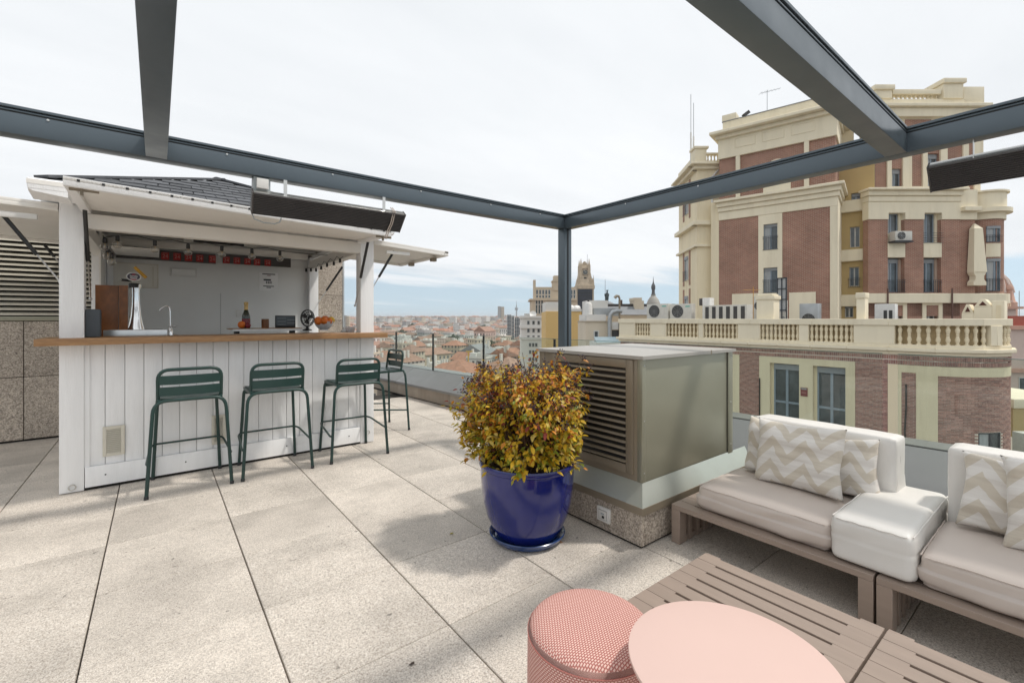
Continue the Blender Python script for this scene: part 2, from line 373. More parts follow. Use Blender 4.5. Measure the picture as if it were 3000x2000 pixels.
def rnd_cushion(sx, sy, sz, rad, puff=.02, wr=.006, seed=0, n=22, fold=0):
    """rounded, slightly slack box; origin at the middle of its base"""
    bm = bmesh.new(); bmesh.ops.create_cube(bm, size=2); bmesh.ops.subdivide_edges(bm, edges=bm.edges, cuts=n, use_grid_fill=True)
    h = Vector((sx / 2, sy / 2, sz / 2)); off = Vector((seed * 3.7, seed * 1.3, seed * 2.1))
    for v in bm.verts:
        q = Vector(v.co); p = Vector((q.x * h.x, q.y * h.y, q.z * h.z)); inner = Vector([max(-h[i] + rad, min(h[i] - rad, p[i])) for i in range(3)])
        d = p - inner
        if d.length > 1e-6: p = inner + d.normalized() * rad
        e = (1 - q.x ** 2) * (1 - q.y ** 2)
        if q.z > .1: p.z += puff * e * q.z
        else: p.x += .5 * puff * q.x * (1 - q.z ** 2); p.y += .5 * puff * q.y * (1 - q.z ** 2)
        sd_ = 1 - min(1, max(0, (q.z - .3) * 2)); w = noise.noise(p * 6 + off) * wr + (noise.noise(Vector((p.x * 5 + p.y * 4, p.y * 3 - p.x * 3, p.z * 13 + p.y * 5)) + off) * 2.6 * sd_ + noise.noise(Vector((p.x * 4 + p.y * 9, p.y * 2, 1)) + off) * .6) * wr
        nrm = (p - inner); nrm = nrm.normalized() if nrm.length > 1e-6 else Vector((0, 0, 1))
        p += nrm * w * (0 if q.z < -.97 else 1)
        if fold:
            side = 1 - abs(q.z); p.z += fold * math.sin(p.x * 9 + p.y * 12 + seed) * side * .5
        v.co = p + Vector((0, 0, h.z))
    return bm
def bm_obj(name, bm, m, parent, loc, rot=(0, 0, 0)):
    me = bpy.data.meshes.new(name); bm.to_mesh(me); bm.free(); me.materials.append(m)
    for p in me.polygons: p.use_smooth = True
    o = bpy.data.objects.new(name, me); COL.objects.link(o); o.rotation_euler = rot
    if parent: o.parent = parent; o.location = Vector(loc) - ORG[parent.name]
    else: o.location = loc
    ORG[o.name] = Vector(loc); return o
# ================================================================ terrace floor
mb = MB().box(-7, 3.9, -5, 7.6, -.35, -.028)
floor = tag(mb.build('terrace_floor', M['joint'], org=(0, 0, 0)), kind='structure')
tile_me = MB().box(-.2968, .2968, -.2968, .2968, -.03, 0).mesh('tile', M['floor'], bevel=.0025, seg=1, smooth=False)
for i in range(-7, 6):
    for j in range(-6, 10):
        x = .373 - .3 + .6 * i; y = 1.675 - .2985 + .597 * j
        if x < -4.4 or x > 3.75 or y < -2.2: continue
        piece('tile', tile_me, floor, (x, y, random.uniform(-.0012, 0)), (random.uniform(-.0008, .0008), random.uniform(-.0008, .0008), math.pi * random.randint(0, 1)))
# ---- city side parapet (runs slightly askew to the tiles) with sloping metal coping and glass railing
PA = Vector((3.403, 5.17)); PD = Vector((-.0677, 1)).normalized(); PN = Vector((PD.y, -PD.x))   # along, outward (+X)
def pp(t, o, z): q = PA + PD * t + PN * o; return Vector((q.x, q.y, z))
par = thing('parapet', 'low concrete parapet with sloping grey metal coping along the terrace edge', 'parapet', pp(0, 0, 0))
edges = [-7.4, -5.8, -4.2, -2.6, -1.0, .6, 2.2, 3.6]
for a, b in zip(edges, edges[1:]):
    MB().hexa([pp(a + .003, 0, .014), pp(b - .003, 0, .014), pp(b - .003, .5, .014), pp(a + .003, .5, .014), pp(a + .003, 0, .19), pp(b - .003, 0, .19), pp(b - .003, .5, .19), pp(a + .003, .5, .19)]).build('concrete_panel', M['concrete'], par, bevel=.004)
    m = MB()
    pts = [(-.02, .188), (-.02, .225), (.33, .425), (.62, .425), (.62, .188)]
    m.extr([pp(a + .002, o, z) for o, z in pts], PD.to_3d() * (b - a - .004)); m.build('coping_sheet', M['coping'], par, bevel=.003)
MB().hexa([pp(edges[0], .02, -.02), pp(edges[-1], .02, -.02), pp(edges[-1], .5, -.02), pp(edges[0], .5, -.02), pp(edges[0], .02, .02), pp(edges[-1], .02, .02), pp(edges[-1], .5, .02), pp(edges[0], .5, .02)]).build('shadow_gap', M['dark'], par)
MB().hexa([pp(edges[0], .3, -6), pp(edges[-1], .3, -6), pp(edges[-1], .62, -6), pp(edges[0], .62, -6), pp(edges[0], .3, .18), pp(edges[-1], .3, .18), pp(edges[-1], .62, .18), pp(edges[0], .62, .18)]).build('outer_wall', M['concrete'], par)
gr = thing('glass_railing', 'frameless glass railing standing on the sloping grey coping', 'railing', pp(0, .36, .42))
gt = [2.78, 1.32, -.14, -1.63, -3.13, -4.62, -6.1]
def PAt(px): r = RAY(px, 0); k = (PA + PN * .36).dot(PN) / Vector((r.x, r.y)).dot(PN); q = Vector((r.x, r.y)) * k; return (q - PA).dot(PD)
gt = [3.6, PAt(1161), PAt(1269), PAt(1417), PAt(1625), PAt(1900), PAt(2620), -7.2]
for i, (b, a) in enumerate(zip(gt, gt[1:])):
    ga = .012 if i < 4 else .02
    if i == 5: a2 = a + .045
    else: a2 = a
    MB().hexa([pp(a2 + ga, .352, .40), pp(b - ga, .352, .40), pp(b - ga, .366, .40), pp(a2 + ga, .366, .40), pp(a2 + ga, .352, 1.045), pp(b - ga, .352, 1.045), pp(b - ga, .366, 1.045), pp(a2 + ga, .366, 1.045)]).build('glass_pane', M['glass'], gr)
    m = MB()
    m.hexa([pp(a2 + ga, .351, 1.045), pp(b - ga, .351, 1.045), pp(b - ga, .367, 1.045), pp(a2 + ga, .367, 1.045), pp(a2 + ga, .351, 1.049), pp(b - ga, .351, 1.049), pp(b - ga, .367, 1.049), pp(a2 + ga, .367, 1.049)])
    m.build('polished_edge', M['edge'], gr)
    MB().hexa([pp(a2, .34, .42), pp(b, .34, .42), pp(b, .378, .42), pp(a2, .378, .42), pp(a2, .34, .428), pp(b, .34, .428), pp(b, .378, .428), pp(a2, .378, .428)]).build('base_channel', M['beamdark'], gr)
    if 0 < i + 1 < 5:
        MB().hexa([pp(a - .008, .345, .42), pp(a + .008, .345, .42), pp(a + .008, .372, .42), pp(a - .008, .372, .42), pp(a - .008, .345, 1.045), pp(a + .008, .345, 1.045), pp(a + .008, .372, 1.045), pp(a - .008, .372, 1.045)]).build('joint_strip', M['beamdark'], gr)
# ---- rear wall: granite cladding with a long louvre
YW = 6.93
rw = thing('rear_wall', 'speckled granite wall with a long dark louvre behind the kiosk', 'wall', (-2, YW, 0))
MB().box(-6, 2.19, YW + .03, YW + .4, -.02, 2.30).build('wall_core', M['dark'], rw)
xs = [-6 + .1, -4.705, -3.505, -2.305, -1.105, .095, 1.295, 2.2]
for a, b in zip(xs, xs[1:]):
    for z0, z1 in ((.02, .68), (.68, 1.268)) if b < 2 else ((.02, .68), (.68, 1.268), (1.268, 1.64), (1.64, 2.3)):
        x0 = a if not (b > 2 and z0 > 1.2) else 1.72
        MB().box(x0 + .003, b - .003, YW, YW + .035, z0 + .003, z1 - .003).build('granite_panel', M['wallgranite'], rw, bevel=.002, seg=1)
MB().box(2.196, 2.22, YW - .005, YW + .4, 1.1, 2.3).build('corner_trim', M['alu'], rw)
for z0, z1 in ((.02, .68), (.68, 1.268), (1.268, 1.64), (1.64, 2.3)):
    MB().box(2.165, 2.2, YW + .04, YW + .4, z0 + .003, z1 - .003).build('granite_panel', M['wallgranite'], rw, bevel=.002, seg=1)
MB().box(-5.9, 1.7, YW - .012, YW + .03, 1.272, 1.318).build('louvre_frame', M['bronze'], rw, bevel=.003)
MB().box(-5.9, 1.7, YW - .012, YW + .03, 2.2, 2.3).build('louvre_frame', M['bronze'], rw, bevel=.003)
sl = MB().hexa([(-3.8, -.012, -.004), (3.8, -.012, -.004), (3.8, .045, .028), (-3.8, .045, .028), (-3.8, -.012, .010), (3.8, -.012, .010), (3.8, .045, .034), (-3.8, .045, .034)])
sl_me = sl.mesh('louvre_slat', M['ivory'])
for k in range(17): piece('louvre_slat', sl_me, rw, (-2.1, YW - .005, 1.335 + k * .0515))
# ================================================================ pergola
ZB, ZT, XB, YB = 2.233, 2.378, 3.345, 3.38
pg = thing('pergola', 'dark grey steel pergola frame standing over the terrace', 'pergola', (3.4, 3.43, 0))
def pbeam(axis, c0, a0, a1, inner):                            # axis 'x' or 'y', c0 near side coordinate
    def bx(m, p, q, z0, z1):
        return m.box(a0, a1, c0 + p, c0 + q, z0, z1) if axis == 'x' else m.box(c0 + p, c0 + q, a0, a1, z0, z1)
    m = MB(); bx(m, 0, .10, ZB, ZB + .108); b = m.build('beam', M['beam'], pg, bevel=.004)
    m = MB(); bx(m, .006, .094, ZB + .108, ZB + .116); m.build('track_groove', M['beamdark'], b)
    m = MB(); bx(m, .0, .10, ZB + .116, ZB + .123); bx(m, .012, .088, ZB + .123, ZB + .131); bx(m, -.004, .104, ZB + .131, ZT); m.build('track_rail', M['beam'], b, bevel=.0015, seg=1)
    return b
pbeam('x', YB, -4.6, XB + .1, 0)
pbeam('y', XB, -3.6, YB - .002, 0)
pbeam('y', -.052, -3.6, YB - .002, 0)
pbeam('x', .642, -4.6, XB - .002, 0)
MB().box(XB, XB + .1, YB - .0, YB + .1, .0, ZB - .001).build('post', M['beam'], pg, bevel=.004)
MB().box(XB + .035, XB + .055, YB - .004, YB, .0, ZB - .002).build('post_groove', M['beamdark'], pg)
MB().box(XB - .03, XB + .13, YB - .03, YB + .13, .0, .012).build('base_plate', M['beam'], pg)
bolt = MB().lathe([(.0005, 0), (.006, 0), (.006, .003), (.0005, .004)], n=8).mesh('bolt', M['alu'])
for x in (-.45, .35, 1.0, 1.7, 2.4, 3.0): piece('bolt', bolt, pg, (x, YB - .001, ZB + .1), (R(90), 0, 0))
for y in (2.6, 1.9, .1): piece('bolt', bolt, pg, (XB - .001, y, ZB + .1), (0, R(-90), 0))
jb = thing('junction_box', 'grey cable junction box hanging under the beam above the kiosk roof', 'junction box', tuple(GY(765, 545, 3.44)))
c = GY(765, 545, 3.44)
MB().box(c.x - .05, c.x + .05, 3.40, 3.49, c.z - .055, ZB).build('box_body', M['greybox'], jb, bevel=.006)
MB().box(c.x - .035, c.x + .035, 3.375, 3.402, c.z - .03, c.z + .035).build('box_lid', M['plastic_w'], jb, bevel=.004)
MB().tube([(c.x + .02, 3.44, c.z - .05), (c.x + .03, 3.45, c.z - .1), (c.x + .09, 3.45, c.z - .13)], .006).build('cable', M['greybox'], jb)
# ---- radiant heaters
def heater(label, top0, top1, bot0, bot1, back, rods, rope=False):
    """ribbed face between two top and two bottom corners, 'back' = direction of the casing depth"""
    h = thing('patio_heater', label, 'heater', tuple((top0 + top1) / 2), 'radiant heaters hanging from the pergola')
    n = 13; m = MB(); ax = (top1 - top0)
    prof = []
    for i in range(n):
        for f, d in ((.08, .0), (.5, -.007), (.92, .0)): prof.append(((i + f) / n, d))
    vs = []; fs = []
    for k, (f, d) in enumerate(prof):
        for e in (0, 1):
            p = (top0.lerp(bot0, f) if e == 0 else top1.lerp(bot1, f)); vs.append(p + back * d)
    for k in range(len(prof) - 1): fs.append((2 * k, 2 * k + 1, 2 * k + 3, 2 * k + 2))
    m.add(vs, fs); m.build('ribbed_panel', M['heater'], h, smooth=False)
    m = MB(); q = [top0, top1, bot1, bot0]; m.hexa([p + back * .004 for p in q] + [p + back * .055 for p in q]); m.build('housing', M['alu'], h, bevel=.004)
    axn = ax.normalized()
    for p, s in ((0, -1), (1, 1)):
        a, b = (top0, bot0) if p == 0 else (top1, bot1)
        e = MB(); w = axn * .008 * s; e.hexa([a - back * .004, a + w - back * .004, b + w - back * .004, b - back * .004, a + back * .06, a + w + back * .06, b + w + back * .06, b + back * .06]); e.build('end_cap', M['heater'], h)
    for rx in rods:
        p = top0.lerp(top1, rx) + back * .02
        m = MB(); m.bar(p - Vector((0, 0, .01)), Vector((p.x, p.y, ZB)), .022, .004, (0, 1, 0)); m.build('hanger', M['alu'], h)
    return h
t0, t1 = GY(744, 563, 3.36), GY(1187, 629, 3.36); b0, b1 = GY(740, 627, 3.50), GY(1168, 681, 3.50)
hl = heater('black ribbed radiant heater in front of the kiosk flap, tied with beige rope', t0, t1, b0, b1, Vector((0, .8, .6)), (.18, .84))
rp = t0.lerp(t1, .905); rq = b0.lerp(b1, .905)
for k in (0, .015):
    d = Vector((k, 0, 0)); m = MB(); m.tube([rp + d + Vector((0, .05, .05)), rp + d + Vector((0, -.006, .012)), rp.lerp(rq, .5) + d + Vector((0, -.012, -.012)), rq + d + Vector((-.004, -.01, -.006)), rq + d + Vector((-.01, .02, -.05))], .0042, 6); m.build('rope', M['leather_t'], hl)
m = MB(); a = b0.lerp(b1, .0); m.tube([a + Vector((.0, .01, 0)), a + Vector((.012, .01, -.03)), a + Vector((.07, .02, -.045)), a + Vector((.14, .02, -.045)), a + Vector((.17, .015, -.03)), b0.lerp(b1, .17) + Vector((0, .01, 0))], .004, 6); m.build('cable', M['greybox'], hl)
t0, t1 = GX(2720, 490, 3.37), GX(3000, 430, 3.37); b0, b1 = GX(2731, 563, 3.47), GX(3000, 522, 3.47)
ext = lambda a, b: Vector((a.x, a.y - 1.25, a.z))
heater('black ribbed radiant heater hanging at the right edge before the brick building', t0, ext(t0, t1), b0, ext(b0, b1), Vector((.8, 0, .6)), (.14, .85))
# ================================================================ bar kiosk
XK0, XK1, YK, YKB = -.565, 1.80, 4.66, 6.86
bk = thing('bar_kiosk', 'white wooden bar kiosk with raised flaps and slate roof', 'kiosk', (.62, 5.7, 0))
def pillar(x0, x1, y0, y1, h=2.15):
    MB().box(x0, x1, y0, y1, 0.004, h).build('pillar', M['white'], bk, bevel=.005)
pillar(XK0, XK0 + .135, YK, YK + .135); pillar(XK1 - .14, XK1, YK, YK + .135)
pillar(XK0, XK0 + .12, YKB - .12, YKB); pillar(XK1 - .12, XK1, YKB - .12, YKB)
x0, x1 = XK0 + .135, XK1 - .14; nw = 18; pw = (x1 - x0) / nw
MB().box(x0, x1, YK + .045, YK + .07, .02, 1.10).build('backing_board', M['grout'], bk)
pl_me = MB().box(-pw / 2 + .0014, pw / 2 - .0014, 0, .022, .0, .925).mesh('plank', M['white'], bevel=.004, seg=2)
for i in range(nw): piece('plank', pl_me, bk, (x0 + (i + .5) * pw, YK + .024 + random.uniform(-.001, .001), .172))
MB().box(x0 - .0, x0 + .03, YK + .012, YK + .03, .17, 1.10).build('corner_batten', M['white'], bk, bevel=.002)
MB().box(x1 - .03, x1, YK + .012, YK + .03, .17, 1.10).build('corner_batten', M['white'], bk, bevel=.002)
MB().box(x0 + .004, x1 - .004, YK - .004, YK + .022, .022, .174).build('baseboard', M['white'], bk, bevel=.003)
MB().box(x0, x1, YK + .01, YK + .05, 0, .03).build('base_gap', M['dark'], bk)
for x in (x0 + .12, x0 + .62, x1 - .7, x1 - .12): piece('screw', MB().lathe([(.0005, 0), (.006, 0), (.0055, .002), (.0005, .002)], n=8).mesh('screw', M['beamdark']), bk, (x, YK - .0045, .1), (R(90), 0, 0))
for x0_, x1_, y0_, y1_ in ((XK0, XK0 + .1, YK + .14, YKB - .13), (XK1 - .1, XK1, YK + .14, YKB - .13)):
    MB().box(x0_ + .02, x1_ - .02, y0_, y1_, .02, 1.10).build('side_panel', M['white'], bk)
MB().box(XK0 + .10, XK0 + .115, YKB - .62, YKB - .121, 1.0, 2.2).build('side_panel', M['cream'], bk)
MB().box(XK0 + .125, XK0 + .175, YKB - .07, YKB - .016, 1.0, 2.1).build('corner_batten', M['white'], bk, bevel=.003)
MB().box(XK0, XK1, YKB, YKB + .03, .02, 2.26).build('back_wall', M['greywall'], bk)
MB().box(XK0 + .12, XK1 - .12, YKB - .014, YKB - .001, 1.05, 2.0).build('back_panel', M['greywall'], bk, bevel=.002)
for x in (.64,): MB().box(x - .001, x + .001, YKB - .0155, YKB - .0135, 1.1, 1.62).build('panel_seam', M['joint'], bk)
# pale hatch on the back wall
a, b = GY(385, 770, YKB - .02), GY(464, 845, YKB - .02)
for bx in ((a.x - .2, b.x, a.z - .012, a.z), (a.x - .2, b.x, b.z, b.z + .012), (b.x - .012, b.x, b.z, a.z), (b.x - .055, b.x - .045, b.z + .02, a.z - .03)):
    MB().box(bx[0], bx[1], YKB - .024, YKB - .013, bx[2], bx[3]).build('hatch_frame', M['ivory'], bk)
MB().box(a.x - .19, b.x - .01, YKB - .017, YKB - .0138, b.z + .012, a.z - .012).build('hatch', mat('hatch_paint', (.80, .77, .70), .5), bk)
MB().box(-.67, 1.885, 4.495, 4.97, 1.10, 1.15).build('counter', M['oak'], bk, bevel=.003)
MB().box(XK0 + .13, XK1 - .13, YKB - .45, YKB - .016, 1.06, 1.098).build('back_worktop', M['steel'], bk, bevel=.003)
# headers
MB().box(x0, x1, YK + .004, YK + .10, 1.972, 2.085).build('header', M['cream'], bk, bevel=.004)
MB().box(x0, x1, YKB - .12, YKB - .02, 2.12, 2.2).build('header', M['cream'], bk, bevel=.004)
for xa in (XK0 + .02, XK1 - .12): MB().box(xa, xa + .10, YK + .136, YKB - .121, 1.985, 2.10).build('header', M['cream'], bk, bevel=.004)
MB().box(-.36, .02, 6.0, YKB - .05, 2.005, 2.02).build('soffit_panel', M['cream'], bk)
MB().box(.25, 1.0, 6.55, 6.70, 2.2, 2.26).build('ceiling_duct', M['alu'], bk)
MB().box(.34, .86, 6.545, 6.549, 2.2, 2.255).build('duct_slot', M['black'], bk)
# dark strips with ten red cards
ys = YKB - .16
def strip(px0, py0, px1, py1, h):
    a, b = GY(px0, py0, ys), GY(px1, py1, ys); zc = (a.z + b.z) / 2
    MB().box(a.x, b.x, ys, ys + .02, zc - h / 2, zc + h / 2).build('menu_strip', M['heater'], bk); return zc
zc = strip(340, 741, 632, 757, .118); strip(652, 757, 852, 770, .118)
card = MB().box(-.036, .036, -.006, 0, -.042, .042).mesh('price_card', M['redcard']); tx = textmesh('24', .056, bold=.0); tx.materials.append(M['redtxt'])
for px in (484, 519, 552, 585, 622, 663, 694, 725, 753, 784):
    c = GY(px, 750, ys); o = piece('price_card', card, bk, (c.x, ys - .001, zc - .004)); t = piece('print', tx, o, (c.x, ys - .0085, zc - .008), (R(90), 0, 0))
    tb = MB().box(-.024, .024, -.0075, -.0062, .029, .033).mesh('print', M['redtxt']); piece('print', tb, o, (c.x, ys - .001, zc - .004))
# vents in the front
def vent(px0, py0, px1, py1, n):
    a, b = GY(px0, (py0 + py1) / 2, YK + .02), GY(px1, (py0 + py1) / 2, YK + .02); z1 = GY(px0, py0, YK + .02).z; z0 = GY(px0, py1, YK + .02).z; w = b.x - a.x
    f = MB(); f.box(a.x, a.x + .022, YK + .006, YK + .022, z0, z1).box(b.x - .022, b.x, YK + .006, YK + .022, z0, z1).box(a.x + .022, b.x - .022, YK + .006, YK + .022, z0, z0 + .022).box(a.x + .022, b.x - .022, YK + .006, YK + .022, z1 - .022, z1)
    v = f.build('vent_grille', M['ivory'], bk, bevel=.002)
    MB().box(a.x + .02, b.x - .02, YK + .019, YK + .0225, z0 + .02, z1 - .02).build('vent_back', M['grout'], v)
    me = MB().hexa([(-w / 2 + .022, -.004, -.006), (w / 2 - .022, -.004, -.006), (w / 2 - .022, .01, .004), (-w / 2 + .022, .01, .004), (-w / 2 + .022, -.004, -.003), (w / 2 - .022, -.004, -.003), (w / 2 - .022, .01, .007), (-w / 2 + .022, .01, .007)]).mesh('slat', M['ivory'])
    for k in range(n): piece('slat', me, v, ((a.x + b.x) / 2, YK + .01, z0 + .03 + (z1 - z0 - .055) * k / (n - 1)))
vent(301, 1250, 366, 1337, 13); vent(620, 1217, 661, 1302, 13)
for px, py in ((211, 1428), (1077, 1266)):
    c = GY(px, py, YK - .012); m = MB(); m.tube([c + Vector((.02 * math.cos(t), 0, .02 * math.sin(t))) for t in [2 * math.pi * k / 14 for k in range(14)]], .0045, 6, closed=True); m.build('ring_bolt', M['alu'], bk)
# roof: low slate pyramid
E0, E1, F0, F1, ZE = XK0 - .125, XK1 + .125, YK - .26, YKB + .2, 2.235
AP = Vector((.53, 5.75, 2.765))
cs = [Vector((E0, F0, ZE)), Vector((E1, F0, ZE)), Vector((E1, F1, ZE)), Vector((E0, F1, ZE))]
m = MB(); m.add(cs + [AP] + [c - Vector((0, 0, .03)) for c in cs], ((0, 1, 4), (1, 2, 4), (2, 3, 4), (3, 0, 4), (0, 3, 8, 5), (3, 2, 7, 8), (2, 1, 6, 7), (1, 0, 5, 6)))
m.add([c - Vector((0, 0, .03)) for c in cs] + [AP - Vector((0, 0, .05))], ((0, 4, 1), (1, 4, 2), (2, 4, 3), (3, 4, 0)))
m2 = m.mi; m.mi = [1] * 4 + [0] * (len(m.f) - 4); roof = m.build('roof', [M['cream'], M['slate']], bk, smooth=False)
def shingles(A, B, rows, parts):
    """slates on the triangle A-B-apex"""
    ax = (B - A); L = ax.length; ax.normalize(); mid = (A + B) / 2; foot = A + ax * (AP - A).dot(ax); up = AP - foot; H = up.length; up.normalize(); nn = ax.cross(up).normalized()
    if nn.z < 0: nn = -nn
    e = H / rows; w = .155; af = (AP - A).dot(ax); mats = Matrix((ax, up, nn)).transposed().to_euler(); join = MB()
    me = MB().hexa([(-w / 2 + .003, -.004, .012), (w / 2 - .003, -.004, .012), (w / 2 - .003, e * 1.5, .003), (-w / 2 + .003, e * 1.5, .003), (-w / 2 + .003, -.004, .021), (w / 2 - .003, -.004, .021), (w / 2 - .003, e * 1.5, .010), (-w / 2 + .003, e * 1.5, .010)]).mesh('slate', M['slate'], smooth=False)
    for r in range(rows):
        f0 = min(.98, (r + 1.35) / rows); l0 = af * f0; l1 = L - (L - af) * f0; k0 = int(math.floor(l0 / w)) - 1
        for k in range(k0, int(l1 / w) + 2):
            c = k * w + (w / 2 if r % 2 else 0)
            if c - w / 2 < l0 + .0 or c + w / 2 > l1: 
                c = max(l0 + w / 2, min(l1 - w / 2, c))
                if l1 - l0 < w or (k * w + (w / 2 if r % 2 else 0)) < l0 - w / 2 or (k * w + (w / 2 if r % 2 else 0)) > l1 + w / 2: continue
            p = A + ax * c + up * (r * e) + nn * random.uniform(0, .003)
            o = piece('slate', me, roof, p, mats); o.rotation_euler.rotate_axis('Z', random.uniform(-.015, .015))
shingles(cs[0], cs[1], 9, True); shingles(cs[3], cs[0], 9, True); shingles(cs[1], cs[2], 6, True)
m = MB()
for c in cs: m.bar(c.lerp(AP, .05) + Vector((0, 0, .012)), AP + Vector((0, 0, .02)), .11, .02)
m.build('hip_cap', M['slate'], roof)
def eave(a, b, name='fascia'):
    a, b = Vector(a), Vector(b); d = (b - a).normalized(); a = a + d * .006; b = b - d * .006; inn = Vector((-d.y, d.x, 0))
    m = MB(); pr = [(0.012, .012), (.0, -.0), (.004, -.06), (.03, -.078), (.20, -.10), (.20, -.05), (.06, -.002)]
    m.extr([a + inn * q + Vector((0, 0, z)) for q, z in pr], b - a); return m.build(name, M['white'], bk)
eave(cs[0], cs[1]); eave(cs[1], cs[2]); eave(cs[3], cs[0]); eave(cs[2], cs[3])
# flaps, each a board with an edge frame, latches and gas struts
def strut(parent, top, bot, f=.52):
    top, bot = Vector(top), Vector(bot); m = MB(); mid = top.lerp(bot, f); m.tube([top, mid], .0135, 10); s_ = m.build('gas_strut', M['rubber'], parent)
    m = MB(); m.tube([mid, bot], .0055, 8); m.ball(bot, .012, 6); m.build('strut_rod', M['steel'], s_)
def flap(h0, h1, t0, t1, screws=False):
    """h0-h1 hinge edge, t0-t1 outer edge (h0 next to t0)"""
    h0, h1, t0, t1 = map(Vector, (h0, h1, t0, t1)); nn = (h1 - h0).cross(t0 - h0).normalized()
    if nn.z < 0: nn = -nn
    q = [h0, h1, t1, t0]; m = MB(); m.hexa([p + nn * .012 for p in q] + [p + nn * .034 for p in q]); f = m.build('flap', M['cream'], bk, bevel=.003)
    for a, b in ((t0, t1), (h0, h0.lerp(t0, 1 - .053 / (t0 - h0).length)), (h1, h1.lerp(t1, 1 - .053 / (t1 - h1).length))):
        c = (h0 + h1 + t0 + t1) / 4; mm = (a + b) / 2; inn = (c - mm); dd = (b - a).normalized(); inn = (inn - dd * inn.dot(dd)).normalized()
        p = [a, b, b + inn * .05, a + inn * .05]; m = MB(); m.hexa([x - nn * .018 + dd * .0 for x in p] + [x + nn * (.040 if a is t0 and b is t1 else .012) for x in p]); m.build('flap_rail', M['white'] if screws else M['cream'], f, bevel=.003)
    if screws:
        sc = MB().box(-.007, .007, -.002, 0, -.007, .007).mesh('screw_hole', M['black'])
        for k in range(18): piece('screw_hole', sc, f, t0.lerp(t1, (k + .6) / 18.2) + nn * .024 + Vector((0, -.001, 0)))
    return f
ff = flap((-.44, YK - .012, 2.10), (1.672, YK - .012, 2.085), (-.452, 3.865, 2.125), (1.655, 3.865, 2.045), True)
for x, z in ((-.36, 2.095), (1.60, 2.02)):
    m = MB(); m.box(x - .07, x + .07, 3.90, 3.915, z - .005, z + .012); m.bar((x - .01, 3.9, z - .03), (x - .01, 3.9, z + .01), .015, .015, (0, 1, 0)); m.build('latch', M['bronzed'], ff)
strut(bk, GX(248, 607, -.415), GX(265, 875, -.418), .56)
strut(bk, GX(1078, 709, 1.66), GX(1040, 895, 1.648), .55)
rf = flap((XK1 + .005, YK + .0, 2.095), (XK1 + .005, YKB - .9, 2.095), (2.70, YK + .0, 2.045), (2.70, YKB - .9, 2.045))
MB().box(1.95, 2.22, YK + .02, YK + .05, 1.995, 2.03).build('flap_light', M['plastic_w'], rf, bevel=.006)
for y in (4.9, 5.5): MB().box(2.60, 2.66, y - .03, y + .03, 1.985, 2.025).build('latch', M['bronzed'], rf)
strut(bk, GY(1154, 736, YK + .06), GY(1092, 842, YK + .06), .72)
strut(bk, GX(1002, 783, 1.84), GX(918, 908, 1.79), .5)
lf = flap((XK0 - .005, YKB - .1, 2.10), (XK0 - .005, YK, 2.10), (-1.45, YKB - .1, 2.125), (-1.45, YK, 2.125))
MB().box(-.92, -.68, YK + .02, YK + .055, 2.005, 2.045).build('flap_light', M['plastic_w'], lf, bevel=.006)
strut(bk, GY(2, 622, YK + .06), GY(176, 825, YK + .06), .6); strut(bk, GY(131, 718, YKB - .3), GY(178, 775, YKB - .3), .6)
